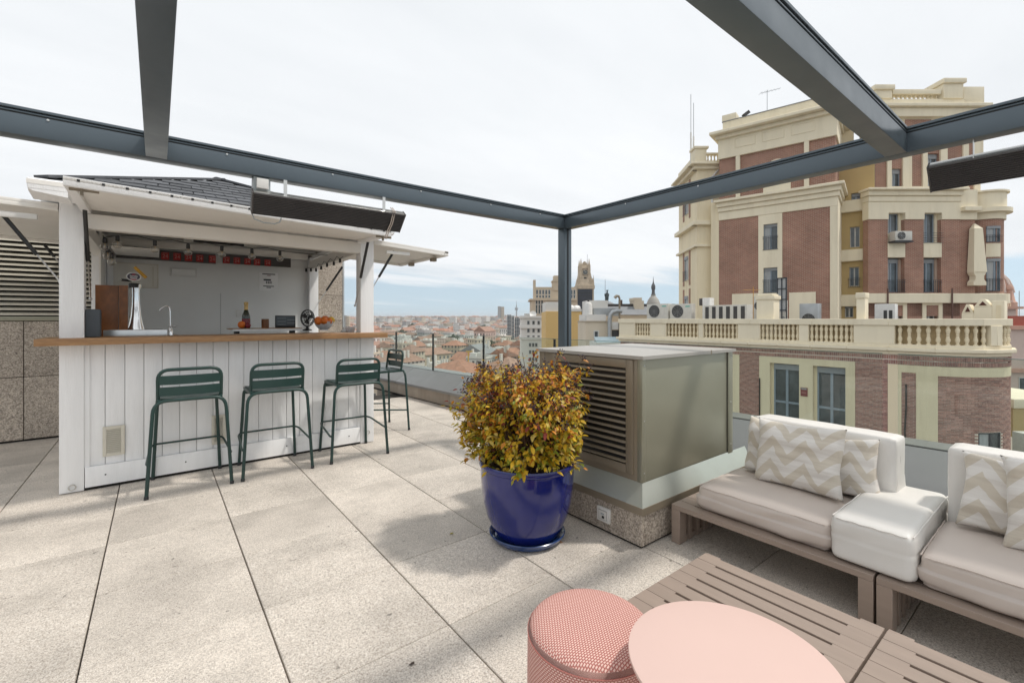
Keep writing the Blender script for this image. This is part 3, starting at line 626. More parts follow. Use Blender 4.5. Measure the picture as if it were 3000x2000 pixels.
# ================================================================ bar stools
def make_stool(label):
    t = thing('bar_stool', label, 'bar stool', (0, 0, 0), 'green bar stools around the kiosk')
    def U(pts, r=.0125, rad=.05):                                # polyline with rounded corners
        pts = [Vector(p) for p in pts]; out = [pts[0]]
        for i in range(1, len(pts) - 1):
            a, b, c = pts[i - 1], pts[i], pts[i + 1]; u = (a - b).normalized(); w = (c - b).normalized(); rr = min(rad, (a - b).length * .45, (c - b).length * .45)
            for k in range(7):
                f = k / 6; p0 = b + u * rr * (1 - f); p1 = b + w * rr * f; out.append(p0.lerp(p1, f))
        return out + [pts[-1]]
    zr, zs = .688, .70
    for s in (-1, 1):
        MB().tube(U([(s * .262, -.243, .004), (s * .222, -.213, zr), (0, -.210, zr)], rad=.085), .0125, 10).build('rear_leg', M['green'], t)
        MB().tube(U([(s * .228, .243, .004), (s * .196, .192, zr - .006), (0, .19, zr - .006)], rad=.05), .0125, 10).build('front_leg', M['green'], t)
        MB().lathe([(.015, 0), (.015, .02), (.0126, .024)], (s * .262, -.243, 0), 10).build('foot', M['rubber'], t)
        MB().lathe([(.015, 0), (.015, .02), (.0126, .024)], (s * .228, .243, 0), 10).build('foot', M['rubber'], t)
    m = MB(); zf, zb_ = .285, .235
    m.tube(U([(-.247, -.232, zb_), (-.262, -.20, zb_ + .004), (-.243, .16, zf - .004), (-.217, .228, zf), (.217, .228, zf), (.243, .16, zf - .004), (.262, -.20, zb_ + .004), (.247, -.232, zb_)], rad=.03), .0085, 8); m.build('footrest', M['green'], t)
    MB().tube(U([(-.196, -.175, zs - .005), (-.197, -.205, .915), (.197, -.205, .915), (.196, -.175, zs - .005)], rad=.075), .0125, 10).build('back_frame', M['green'], t)
    for z0, z1 in ((.805, .872), (.722, .788)):
        m = MB(); n = 10
        for sgn in (0,):
            vs = []; fs = []
            for i in range(n + 1):
                x = -.19 + .38 * i / n; y = -.192 - .030 * ((z0 + z1) / 2 - .70) / .2 * .5 - .022 * (1 - (x / .19) ** 2)
                vs += [(x, y, z0), (x, y, z1), (x, y - .003, z1), (x, y - .003, z0)]
            for i in range(n):
                for k in range(4): fs.append((i * 4 + k, i * 4 + (k + 1) % 4, (i + 1) * 4 + (k + 1) % 4, (i + 1) * 4 + k))
            m.add(vs, fs)
        m.build('back_slat', M['green'], t)
    for k in range(4):
        y0 = -.178 + k * .094; m = MB(); n = 10; vs = []; fs = []
        for i in range(n + 1):
            x = -.192 + .384 * i / n; z = zs - .012 * (1 - (x / .192) ** 2) + .004
            vs += [(x, y0, z), (x, y0 + .084, z), (x, y0 + .084, z - .003), (x, y0, z - .003)]
        for i in range(n):
            for q in range(4): fs.append((i * 4 + q, i * 4 + (q + 1) % 4, (i + 1) * 4 + (q + 1) % 4, (i + 1) * 4 + q))
        m.add(vs, fs); m.build('seat_slat', M['green'], t)
    for s in (-1, 1):
        m = MB(); m.bar((s * .193, -.205, zr), (s * .193, .19, zr - .004), .022, .022); m.build('seat_rail', M['green'], t, bevel=.003)
    MB().box(-.193, .193, .178, .2, zr - .055, zr + .006).build('seat_apron', M['green'], t, bevel=.003)
    return t
st = make_stool('dark green bar stool nearest the left post of the kiosk, beside the left vent')
KP = [((.202, 4.405, 0), 0, None), ((.80, 4.40, 0), .0, 'dark green bar stool in the middle of the three along the front of the kiosk'),
      ((1.485, 4.41, 0), 0, 'dark green bar stool before the right front post of the kiosk'),
      ((2.06, 5.15, 0), R(92), 'dark green bar stool round the right side of the kiosk, facing left')]
def P4(a, b, c, d):                                            # stool centre and turn from two rear feet
    return None
for loc, rz, lb in KP[1:]: dup(st, loc, rz, lb)
st.location = KP[0][0]
# ================================================================ things on and in the kiosk
ZC = 1.15
sp = thing('speaker', 'dark grey box speaker standing on the counter beside the left post', 'speaker', tuple(GZ(271, 986, ZC)))
a, b = GY(249, 986, 4.70), GY(294, 983, 4.70)
MB().box(a.x, b.x, 4.70, 4.80, ZC, ZC + .215).build('cabinet', M['speaker'], sp, bevel=.012, seg=3)
MB().box(a.x + .004, b.x - .004, 4.699, 4.70, ZC + .008, ZC + .207).build('grille', M['speaker'], sp, bevel=.0)
bw = thing('wood_board', 'brown varnished wooden board leaning upright behind the speaker', 'board', tuple(GZ(310, 975, ZC)))
a, b = GY(264, 835, 4.93), GY(371, 835, 4.98)
MB().box(-.40, b.x - .055, 5.05, 5.075, ZC - .02, GY(300, 835, 5.06).z).build('panel', M['brownwood'], bw, bevel=.003)
MB().box(b.x - .052, b.x + .006, 5.035, 5.085, ZC - .02, GY(300, 834, 5.06).z).build('edge_batten', M['brownwood'], bw, bevel=.003)
# sink top and beer tap
sk = thing('bar_sink', 'raised stainless steel sink rim behind the oak counter', 'sink', (0, 5.1, ZC))
a, b = GY(302, 985, 5.0), GY(490, 968, 5.0)
MB().box(a.x, b.x, 5.0, 5.4, ZC - .04, GY(400, 966, 5.0).z).build('basin_rim', M['steel'], sk, bevel=.006)
MB().box(a.x + .03, b.x - .03, 5.03, 5.37, GY(400, 966, 5.0).z - .002, GY(400, 966, 5.0).z + .0015).build('basin', M['grout'], sk)
tp = thing('beer_tap', 'chrome beer tap column with an oval badge on top', 'beer tap', tuple(GY(398, 966, 5.12)))
c = GY(398, 965, 5.12); top = GY(391, 833, 5.12); H = top.z - c.z
prof = [(.064, 0), (.062, .01), (.052, .05), (.040, .12), (.031, .22), (.029, .30), (.032, .38), (.038, H - .03), (.040, H)]
MB().lathe(prof, c, 24).build('column', M['chrome'], tp)
bc = GY(392, 811, 5.08); m = MB(); bm_ = Matrix(((1, 0, 0), (0, 0, -1), (0, 1, 0)))
def oval(rx, rz, y0, y1, cc):
    n = 36; m = MB(); m.extr([(cc.x + rx * math.cos(2 * math.pi * k / n), cc.y + y0, cc.z + rz * math.sin(2 * math.pi * k / n)) for k in range(n)], (0, y1 - y0, 0)); return m
pxm = (GY(412, 811, 5.08) - GY(372, 811, 5.08)).x / 40
badge = oval(22 * pxm, 16.5 * pxm, -.02, .02, bc).build('badge', M['logo_w'], tp, bevel=.003)
oval(19 * pxm, 13.6 * pxm, -.0225, -.0195, bc).build('badge_face', M['logo_d'], badge)
for body, dz, size, mm in (('Estrella', .10, .44, 'logo_w'), ('Galicia', -.28, .44, 'logo_w')):
    me = textmesh(body, size * .8 * 22 * pxm, bold=.0003); me.materials.append(M[mm]); piece('lettering', me, badge, bc + Vector((0, -.0235, dz * 20 * pxm)), (R(90), 0, 0))
MB().box(bc.x - 8 * pxm, bc.x + 8 * pxm, bc.y - .0238, bc.y - .022, bc.z - 12 * pxm, bc.z - 9.2 * pxm).build('badge_strip', M['logo_r'], badge)
MB().box(bc.x - 5 * pxm, bc.x + 5 * pxm, bc.y - .0238, bc.y - .022, bc.z + 7.2 * pxm, bc.z + 10 * pxm).build('badge_strip', M['logo_r'], badge)
MB().lathe([(.034, -.028), (.036, 0), (.03, .01)], GY(392, 833, 5.1), 16).build('collar', M['black'], tp)
h = GY(370, 821, 5.08); MB().tube([h + Vector((.03, .02, 0)), h + Vector((-.03, -.02, .002))], .011, 10).build('tap_handle', M['black'], tp)
MB().tube([h + Vector((-.03, -.02, .002)), h + Vector((-.042, -.028, .002))], .006, 8).build('handle_tip', M['alu'], tp)
h = GY(407, 793, 5.14); MB().tube([h + Vector((-.03, 0, .03)), h + Vector((.05, 0, -.06))], .013, 10).build('spare_handle', M['yellow'], tp)
fc = thing('faucet', 'thin chrome swan neck faucet beside the beer tap', 'faucet', tuple(GY(500, 980, 5.1)))
f0 = GY(500, 978, 5.1); f1 = GY(498, 900, 5.1)
MB().lathe([(.026, 0), (.026, .012), (.018, .016), (.017, .06), (.012, .066), (.010, .09)], Vector((f0.x, f0.y, ZC - .02)), 16).build('faucet_body', M['chrome'], fc)
ptsf = [f0 + Vector((0, 0, .04)), GY(499, 950, 5.1), GY(498, 912, 5.1), GY(497, 901, 5.1), GY(491, 896, 5.1), GY(483, 897, 5.1), GY(476, 901, 5.1), GY(467, 909, 5.1)]
MB().tube(ptsf, .0055, 10).build('spout', M['chrome'], fc)
h = GY(503, 957, 5.08); MB().tube([h + Vector((-.02, 0, 0)), h + Vector((.03, -.02, .004))], .006, 8).build('lever', M['chrome'], fc)
# tray with bottle, fruit, cup, tablet
ty = 5.55
a, b = GY(671, 962, ty), GY(884, 962, ty); tz = a.z
tr = thing('serving_shelf', 'raised wooden serving board with white edge at the back of the counter', 'shelf', ((a.x + b.x) / 2, ty, tz))
MB().box(a.x, b.x, ty - .02, ty + .22, tz - .012, tz).build('board', M['oak'], tr, bevel=.002)
MB().box(a.x + .03, b.x, ty - .024, ty - .0205, tz - .03, tz - .008).build('front_edge', M['white'], tr)
for x in (a.x + .08, b.x - .08): MB().box(x - .02, x + .02, ty + .04, ty + .16, 1.09, tz - .013).build('leg', M['black'], tr)
c = GY(721, 958, ty + .08); c.z = tz; k_ = (GY(731, 950, c.y) - GY(711, 950, c.y)).x / 20
bo = thing('champagne_bottle', 'dark green champagne bottle with gold foil neck on the serving board', 'bottle', tuple(c))
hb = GY(721, 884, c.y).z - tz
MB().lathe([(.036, 0), (.040, .006), (.040, hb * .42), (.037, hb * .5), (.022, hb * .66), (.016, hb * .74), (.0155, hb * .96)], c, 20).build('bottle_body', M['bottle'], bo)
MB().lathe([(.0195, hb * .68), (.0185, hb * .78), (.018, hb * .86), (.021, hb * .88), (.021, hb * .985), (.012, hb)], c, 16).build('foil', M['gold'], bo)
MB().lathe([(.0406, hb * .12), (.0406, hb * .36)], c, 20).build('label', M['apple'], bo)
c = GY(708, 956, ty + .03); c.z = tz
o = MB().ball(c + Vector((0, 0, .038)), .038, 12).build('orange', M['orange'], org=tuple(c)); tag(o, 'single orange beside the champagne bottle', 'orange')
c = GY(726, 956, ty + .01); c.z = tz
o = MB().ball(c + Vector((0, 0, .03)), .03, 12).build('plum', M['apple'], org=tuple(c)); tag(o, 'dark red plum at the foot of the champagne bottle', 'plum')
gp = GY(700, 918, YKB - .03); MB().box(gp.x - .03, gp.x + .03, YKB - .02, YKB - .0142, gp.z - .045, gp.z + .045).build('wall_switch', M['plastic_w'], bk, bevel=.003)
c = GY(777, 959, ty + .1); c.z = tz
cu = thing('wooden_cup', 'ribbed brown wooden cup on the serving board', 'cup', tuple(c)); hc = GY(777, 934, c.y).z - tz
MB().lathe([(.036, 0), (.038, .01), (.037, hc * .3), (.0385, hc * .32), (.037, hc * .62), (.0385, hc * .64), (.037, hc), (.032, hc), (.031, .02)], c, 20).build('cup_body', M['brownwood'], cu)
a, b = GY(806, 958, ty + .10), GY(866, 958, ty + .10); zt = GY(830, 924, ty + .1).z
tb = thing('tablet', 'small black tablet screen standing on the serving board', 'tablet', ((a.x + b.x) / 2, ty + .1, tz))
MB().box(a.x, b.x, ty + .10, ty + .115, tz, zt).build('case', M['rubber'], tb, bevel=.006)
sc = MB().box(a.x + .012, b.x - .012, ty + .098, ty + .1005, tz + .025, zt - .012).build('screen', M['screen'], tb)
for r in range(5): MB().box(a.x + .025 + .1 * (r % 2), a.x + .11 + .1 * (r % 2), ty + .0972, ty + .0979, zt - .035 - r * .018, zt - .028 - r * .018).build('screen_row', M['ui'], sc)
c = GY(901, 966, ty + .1); fz = GY(901, 968, ty + .1).z; ft = GY(901, 907, ty + .1).z
fn = thing('desk_fan', 'small black desk fan between tablet and fruit bowl', 'fan', (c.x, c.y, fz)); rf_ = (ft - fz) * .40; fcn = Vector((c.x, c.y, ft - rf_))
m = MB()
for rr, yy in ((1., 0), (.98, -.03), (.7, -.045), (.4, -.05), (.98, .03)):
    m.tube([fcn + Vector((rf_ * .72 * rr * math.cos(t), yy, rf_ * rr * math.sin(t))) for t in [2 * math.pi * k / 20 for k in range(20)]], .0035, 6, closed=True)
for k in range(16):
    t = 2 * math.pi * k / 16; m.tube([fcn + Vector((rf_ * .72 * math.cos(t), 0, rf_ * math.sin(t))), fcn + Vector((rf_ * .5 * math.cos(t), -.043, rf_ * .7 * math.sin(t))), fcn + Vector((0, -.05, 0))], .0022, 5)
m.build('guard', M['black'], fn)
for k in range(3):
    t = 2 * math.pi * k / 3 + .4; d1 = Vector((math.cos(t), 0, math.sin(t))); d2 = Vector((-d1.z, 0, d1.x)); m = MB(); m.hexa([fcn + d1 * .01 - d2 * .01, fcn + d1 * rf_ * .65 - d2 * .03, fcn + d1 * rf_ * .65 + d2 * .03, fcn + d1 * .01 + d2 * .01] + [p + Vector((0, .006, 0)) for p in (fcn + d1 * .01 - d2 * .01, fcn + d1 * rf_ * .65 - d2 * .03, fcn + d1 * rf_ * .65 + d2 * .03, fcn + d1 * .01 + d2 * .01)]); m.build('blade', M['heater'], fn)
MB().lathe([(.05, 0), (.05, .012), (.02, .02), (.014, .03), (.014, rf_ * .6)], Vector((c.x, c.y + .01, fz)), 16).build('stand', M['black'], fn)
c = GY(949, 967, 5.25); bz = c.z
bw_ = thing('fruit_bowl', 'white footed ceramic bowl on the counter end, heaped with citrus', 'bowl', tuple(c)); k_ = (GY(978, 950, 5.25) - GY(920, 950, 5.25)).x / 2; hh = GY(949, 941, 5.25).z - bz
MB().lathe([(k_ * .42, 0), (k_ * .42, .012), (k_ * .5, .016), (k_ * .8, hh * .5), (k_, hh), (k_ * .96, hh), (k_ * .74, hh * .5), (.02, .03)], c, 28).build('bowl_body', M['bowl'], bw_)
for i, (dx, dy, dz, r, mm, kind) in enumerate(((-.07, -.05, .0, .042, 'orange', 'orange'), (-.02, -.07, .006, .044, 'orange', 'orange'), (.035, -.055, .002, .041, 'orange', 'orange'), (.07, -.02, .012, .042, 'lemon', 'lemon'), (-.05, .03, .012, .043, 'orange', 'orange'), (.02, .02, .022, .042, 'orange', 'orange'))):
    p = c + Vector((dx, dy, hh + dz)); o = MB().ball(p, r, 12, (1, 1, .95)).build(kind, M[mm], org=tuple(p))
    tag(o, 'lemon lying at the right in the fruit bowl' if kind == 'lemon' else ['orange at the left end of the fruit bowl', 'front orange left of the middle of the fruit bowl', 'front orange right of the middle of the fruit bowl', '', 'rear orange at the left of the fruit bowl', 'topmost rear orange in the middle of the fruit bowl'][i], kind, None if kind == 'lemon' else 'oranges in the fruit bowl')
c = GY(1027, 975, 4.9); c.z = ZC
cb = thing('small_bowl', 'small pale bowl beside the right front post of the kiosk', 'bowl', tuple(c))
MB().lathe([(.035, 0), (.05, .03), (.052, .058), (.048, .058), (.045, .03), (.02, .012)], c, 20).build('bowl_body', M['bowl'], cb)
c = GY(1009, 975, 4.95); c.z = ZC
nb = thing('napkin_holder', 'small white napkin holder left of the pale bowl', 'napkin holder', tuple(c))
MB().box(c.x - .03, c.x + .03, c.y - .03, c.y + .03, ZC, ZC + .02).build('base', M['plastic_w'], nb, bevel=.003); MB().box(c.x - .012, c.x + .012, c.y - .025, c.y + .025, ZC + .018, ZC + .05).build('napkins', M['paper'], nb)
# paper notice
a, b = GY(760, 797, YKB - .016), GY(814, 853, YKB - .016)
no = thing('paper_notice', 'printed paper notice in a plastic sleeve on the back wall', 'notice', ((a.x + b.x) / 2, YKB - .016, b.z))
MB().box(a.x, b.x, YKB - .0165, YKB - .0145, b.z, a.z).build('sheet', M['paper'], no)
w = b.x - a.x; hN = a.z - b.z
for f, x0_, x1_, t, mm in ((.06, .15, .85, .012, 'ink'), (.14, .4, .6, .008, 'apple'), (.36, .22, .62, .02, 'ink'), (.47, .35, .40, .034, 'ink'), (.47, .44, .50, .034, 'ink'), (.47, .54, .60, .034, 'ink'), (.47, .64, .67, .034, 'ink'), (.72, .2, .78, .011, 'ink'), (.79, .38, .62, .011, 'ink')):
    MB().box(a.x + w * x0_, a.x + w * x1_, YKB - .0172, YKB - .0166, a.z - hN * f - t, a.z - hN * f).build('print_line', M[mm], no)
a, b = GY(497, 783, YKB - .016), GY(576, 812, YKB - .016)
wl = thing('wall_light', 'unlit white rectangular bulkhead light on the grey back wall', 'light', ((a.x + b.x) / 2, YKB - .03, b.z))
MB().box(a.x, b.x, YKB - .03, YKB - .014, b.z, a.z).build('base', M['plastic_w'], wl, bevel=.004); MB().box(a.x + .012, b.x - .012, YKB - .06, YKB - .029, b.z + .012, a.z - .012).build('diffuser', mat('diffuser', (.8, .8, .78), .3), wl, bevel=.012, seg=3)
# string lights
sl_ = thing('string_lights', 'black cable of unlit clear bulbs looped under the kiosk ceiling', 'string lights', (.6, 4.8, 1.96))
ys = YK + .13
def wire(pts, r=.0028): MB().tube(pts, r, 6).build('cable', M['black'], sl_)
def lamp(p, big=True):
    m = MB(); m.lathe([(.006, .012), (.013, .006), (.014, -.03), (.011, -.034)], p, 10); so = m.build('socket', M['black'], sl_)
    if big: MB().ball(p + Vector((0, 0, -.062)), .031, 12).build('bulb', M['bulb'], so); MB().tube([p + Vector((0, 0, -.034)), p + Vector((.004, 0, -.055)), p + Vector((-.004, 0, -.066))], .002, 5).build('filament', M['gold'], so)
prev = GY(301, 690, ys); bl = [(307, 700), (344, 694), (454, 708), (551, 717), (650, 724), (738, 731), (820, 738)]; ptsw = [prev]
for i, (px, py) in enumerate(bl):
    p = GY(px, py, ys); lamp(p)
    q = ptsw[-1].lerp(p, .5); q.z += .022 if i > 1 else .006; ptsw += [q, p + Vector((0, 0, .012))]
ptsw += [GY(880, 742, ys), GY(960, 748, ys)]
wire(ptsw)
for px, py in ((315, 728), (327, 745)): p = GY(px, py, ys + .15); lamp(p)
wire([GY(303, 694, ys), GY(312, 712, ys + .08), GY(315, 725, ys + .15), GY(321, 733, ys + .15), GY(327, 742, ys + .15)])
bl = [(854, 803), (886, 793), (897, 789), (911, 788), (926, 788), (941, 782), (958, 774), (978, 769), (996, 761)]; ptsw = []
for i, (px, py) in enumerate(bl):
    p = GX(px, py, 1.655); lamp(p, False)
    if ptsw: q = ptsw[-1].lerp(p, .5); q.z -= .0; q.z += .05 if i > 4 else .012; ptsw.append(q)
    ptsw.append(p + Vector((0, 0, .012)))
wire(ptsw + [GX(1005, 752, 1.655)])
# ================================================================ ventilation unit
AX, AY, CX0, CX1, CY0, CY1, AZ = 2.136, 1.548, 2.20, 3.255, 1.592, 2.475, 1.071
vu = thing('ventilation_unit', 'bronze grey metal ventilation unit with a louvred front beside the planter', 'ventilation unit', (2.7, 2.0, 0))
MB().box(CX0 + .004, CX1 - .004, CY0 + .004, CY1, .24, AZ - .012).build('casing', M['bronze'], vu, bevel=.003)
MB().box(CX0 - .002, CX0 + .035, CY0 - .002, CY0 + .035, .345, AZ - .014).build('corner_post', M['bronze'], vu, bevel=.004)
MB().box(CX1 - .06, CX1 + .002, CY0 - .006, CY0 + .03, .335, AZ - .012).build('corner_post', M['bronze'], vu, bevel=.003)
MB().box(CX1 - .066, CX1 - .061, CY0 + .001, CY0 + .006, .335, AZ - .012).build('panel_gap', M['dark'], vu)
MB().box(CX0 - .004, CX0 + .006, CY1 - .05, CY1 + .004, .345, AZ - .014).build('corner_post', M['bronzed'], vu, bevel=.003)
MB().box(CX0 - .001, CX0 + .005, CY0 + .034, CY1 - .05, .345, AZ - .014).build('front_panel', M['bronzed'], vu, bevel=.002)
lz0, lz1, ly0, ly1 = .43, 1.0, 1.70, 2.30
for q in ((ly0 - .05, ly0, lz0 - .05, lz1 + .05), (ly1, ly1 + .05, lz0 - .05, lz1 + .05), (ly0, ly1, lz0 - .05, lz0), (ly0, ly1, lz1, lz1 + .05)):
    if q[3] > AZ - .02: q = (q[0], q[1], q[2], AZ - .022)
    MB().box(CX0 - .014, CX0 + .03, q[0], q[1], q[2], q[3]).build('louvre_frame', M['bronzed'], vu, bevel=.003)
MB().box(CX0 - .003, CX0 - .0015, ly0 + .0, ly1 - .0, lz0 + .0, lz1 - .0).build('louvre_void', M['black'], vu)
n = 15; st_ = (lz1 - lz0) / n
me = MB().hexa([(-.017, -(ly1 - ly0) / 2, -.017), (-.017, (ly1 - ly0) / 2, -.017), (-.004, (ly1 - ly0) / 2, -.006), (-.004, -(ly1 - ly0) / 2, -.006), (-.017, -(ly1 - ly0) / 2, -.0135), (-.017, (ly1 - ly0) / 2, -.0135), (-.004, (ly1 - ly0) / 2, -.0025), (-.004, -(ly1 - ly0) / 2, -.0025)]).mesh('louvre_slat', M['bronzed'])
for k in range(n): piece('louvre_slat', me, vu, (CX0, (ly0 + ly1) / 2, lz0 + .026 + k * st_))
ts = MB(); ts.add([(CX0 - .02, CY0 - .02, AZ - .014), (CX1 + .02, CY0 - .02, AZ - .014), (CX1 + .02, CY1 + .02, AZ - .014), (CX0 - .02, CY1 + .02, AZ - .014), (CX0 - .02, CY0 - .02, AZ + .006), (CX1 + .02, CY0 - .02, AZ + .006), (CX1 + .02, CY1 + .02, AZ + .006), (CX0 - .02, CY1 + .02, AZ + .006), ((CX0 + CX1) / 2, (CY0 + CY1) / 2, AZ + .012)], ((0, 3, 2, 1), (0, 1, 5, 4), (1, 2, 6, 5), (2, 3, 7, 6), (3, 0, 4, 7), (4, 5, 8), (5, 6, 8), (6, 7, 8), (7, 4, 8)))
ts.build('top_sheet', M['topsheet'], vu, smooth=False)
XE = AX - .012; YE = AY - .012; zl0, zl1, zs_ = .197, .236, .345
def sk(name, pts): MB().hexa([Vector(p) for p in pts] + [Vector(p) + Vector((0, 0, .0)) for p in pts]) 
m = MB(); m.add([(XE, YE, zl1), (3.45, YE, zl1), (3.45, CY0, zs_), (CX0, CY0, zs_), (XE, YE, zl0), (3.45, YE, zl0), (3.45, CY0, zl0), (CX0, CY0, zl0)], ((0, 1, 2, 3), (4, 7, 6, 5), (0, 4, 5, 1), (1, 5, 6, 2), (2, 6, 7, 3), (3, 7, 4, 0))); m.build('flashing', M['skirt'], vu, smooth=False)
m = MB(); m.add([(XE, YE, zl1), (XE, CY1 + .08, zl1), (CX0, CY1 + .08, zs_), (CX0, CY0, zs_), (XE, YE, zl0), (XE, CY1 + .08, zl0), (CX0, CY1 + .08, zl0), (CX0, CY0, zl0)], ((3, 2, 1, 0), (5, 6, 7, 4), (1, 5, 4, 0), (2, 6, 5, 1), (3, 7, 6, 2), (0, 4, 7, 3))); m.build('flashing', M['skirt'], vu, smooth=False)
MB().box(XE - .004, 3.45, YE - .004, YE, zl0 - .002, zl1).build('drip_edge', M['bronzed'], vu); MB().box(XE - .004, XE, YE, CY1 + .08, zl0 - .002, zl1).build('drip_edge', M['bronzed'], vu)
pb = thing('plinth', 'speckled granite plinth carrying the ventilation unit', 'plinth', (2.6, 2, 0))
for a, b in ((AY, AY + .62), (AY + .624, CY1 + .08)): MB().box(AX, AX + .03, a + .002, b, .014, zl0 - .003).build('granite_panel', M['wallgranite'], pb, bevel=.002, seg=1)
for a, b in ((AX + .033, AX + .65), (AX + .654, 3.5)): MB().box(a, b, AY + .002, AY + .032, .014, zl0 - .003).build('granite_panel', M['wallgranite'], pb, bevel=.002, seg=1)
MB().box(AX + .012, 3.4, AY + .014, CY1 + .06, 0, zl0 - .004).build('plinth_core', M['dark'], pb)
a = GX(1753, 1473, AX - .003); b = GX(1790, 1538, AX - .003)
so = thing('power_socket', 'white weatherproof power socket on the granite plinth', 'socket', (AX, (a.y + b.y) / 2, (a.z + b.z) / 2))
yc, zc_ = (a.y + b.y) / 2, (GX(1770, 1478, AX).z + GX(1770, 1530, AX).z) / 2; hy = abs(a.y - b.y) / 2; hz = .043
MB().box(AX - .018, AX, yc - hy, yc + hy, zc_ - hz, zc_ + hz).build('cover_plate', M['plastic_w'], so, bevel=.005)
MB().box(AX - .0215, AX - .0175, yc - hy * .62, yc + hy * .66, zc_ - hz * .66, zc_ + hz * .66).build('socket_recess', M['grout'], so); MB().box(AX - .025, AX - .021, yc - hy * .55, yc + hy * .58, zc_ - hz * .58, zc_ + hz * .58).build('lid', M['plastic_w'], so, bevel=.002)
MB().box(AX - .0262, AX - .0248, yc - hy * .3, yc + hy * .05, zc_ - hz * .4, zc_ - hz * .05).build('lock', M['black'], so); MB().box(AX - .0262, AX - .0248, yc - hy * .3, yc + hy * .2, zc_ + hz * .1, zc_ + hz * .3).build('mark', M['greybox'], so)
# ================================================================ planter and shrub
PC = Vector((1.735, 2.07, 0))
sa = thing('pot_saucer', 'round blue glazed saucer under the big blue pot', 'saucer', tuple(PC))
MB().lathe([(.165, 0), (.20, .006), (.220, .028), (.226, .042), (.221, .046), (.213, .040), (.19, .018), (.02, .014)], PC, 48).build('saucer_body', M['saucer'], sa)
po = thing('flower_pot', 'big glossy cobalt blue flower pot holding the yellow shrub', 'flower pot', tuple(PC + Vector((0, 0, .016))))
MB().lathe([(.14, .016), (.180, .03), (.212, .08), (.242, .15), (.262, .235), (.273, .32), (.277, .39), (.275, .428), (.284, .435), (.288, .452), (.282, .465), (.268, .463), (.26, .43), (.25, .38), (.2, .30), (.1, .28)], PC, 64).build('pot_body', M['pot'], po)
MB().lathe([(.01, .44), (.252, .42), (.25, .38)][::-1], PC, 32).build('soil', M['soil'], po)
SC = PC + Vector((.0, .0, .432))
sh = thing('potted_shrub', 'dense shrub with yellow, olive and reddish leaves growing in the blue pot', 'shrub', tuple(SC))
LC = {'gold': (.80, .52, .035), 'olive': (.52, .46, .045), 'green': (.28, .34, .045), 'amber': (.72, .29, .035), 'wine': (.30, .06, .045), 'buff': (.80, .62, .16)}
def leafmat(k, v):
    m = mat('leaf_' + k, v, .42, 0, .22, 40, rnd=.3, spec=.4); nt = m.node_tree; g = G(nt); p = [x for x in nt.nodes if x.type == 'BSDF_PRINCIPLED'][0]; o = [x for x in nt.nodes if x.type == 'OUTPUT_MATERIAL'][0]
    t = g.n('ShaderNodeBsdfTranslucent'); nt.links.new(p.inputs['Base Color'].links[0].from_socket, t.inputs[0]); a = g.n('ShaderNodeMixShader'); a.inputs[0].default_value = .38; g.l(p.outputs[0], a.inputs[1]); g.l(t.outputs[0], a.inputs[2]); g.l(a.outputs[0], o.inputs[0]); return m
LM = [leafmat(k, v) for k, v in LC.items()]
def leafverts(L, w, fold, curl):
    q = []
    for f, g_ in ((0, .04), (.18, .62), (.42, 1.), (.68, .8), (.88, .38), (1., .0)):
        q.append((f * L, g_ * w / 2, -curl * f * f * L))
    vs = []
    for x, h_, z in q: vs += [(x, -h_, z + fold * h_), (x, 0, z), (x, h_, z + fold * h_)]
    fs = []
    for i in range(len(q) - 1):
        b = i * 3; fs += [(b, b + 1, b + 4, b + 3), (b + 1, b + 2, b + 5, b + 4)]
    return vs, fs
leaf_me = []
for mi, mm in enumerate(LM):
    v, f = leafverts(1, .52, .35, .25); leaf_me.append(MB().add(v, f).mesh('leaf', mm, ang=80))
rg = random.Random(5); stems = MB(); berries = MB(); leaves = []
def env(a, z):                                                # crown radius by height above rim, lumpy
    f = z / .60; r = .365 * (1 - .38 * max(0, f - .7) / .3 * max(0, f - .7) / .3) * (.86 + .14 * min(1, f * 3))
    return r * (1 + .10 * math.sin(3 * a + 1.1) + .07 * math.sin(5 * a + f * 7))
tips = []
for i in range(700):
    a = rg.uniform(0, 2 * math.pi); zt_ = .02 + .57 * rg.random() ** .85; r = env(a, zt_) * (rg.random() ** .33)
    if i % 3 == 0: r = env(a, zt_) * rg.uniform(.92, 1.06)
    tips.append((Vector((r * math.cos(a), r * math.sin(a), zt_)), a, zt_))
for p, a in ((Vector((-.33, .26, .32)), 2.4), (Vector((-.37, .21, .28)), 2.6), (Vector((-.36, .30, .36)), 2.3), (Vector((-.27, .30, .16)), 2.3), (Vector((.2, -.26, .62)), 5.3), (Vector((.1, .05, .66)), 1), (Vector((.15, -.12, .65)), 5.4), (Vector((.28, -.24, .56)), 5.5), (Vector((-.02, .02, .66)), 1.), (Vector((-.14, .1, .64)), 2.)): tips.append((p, a, p.z))
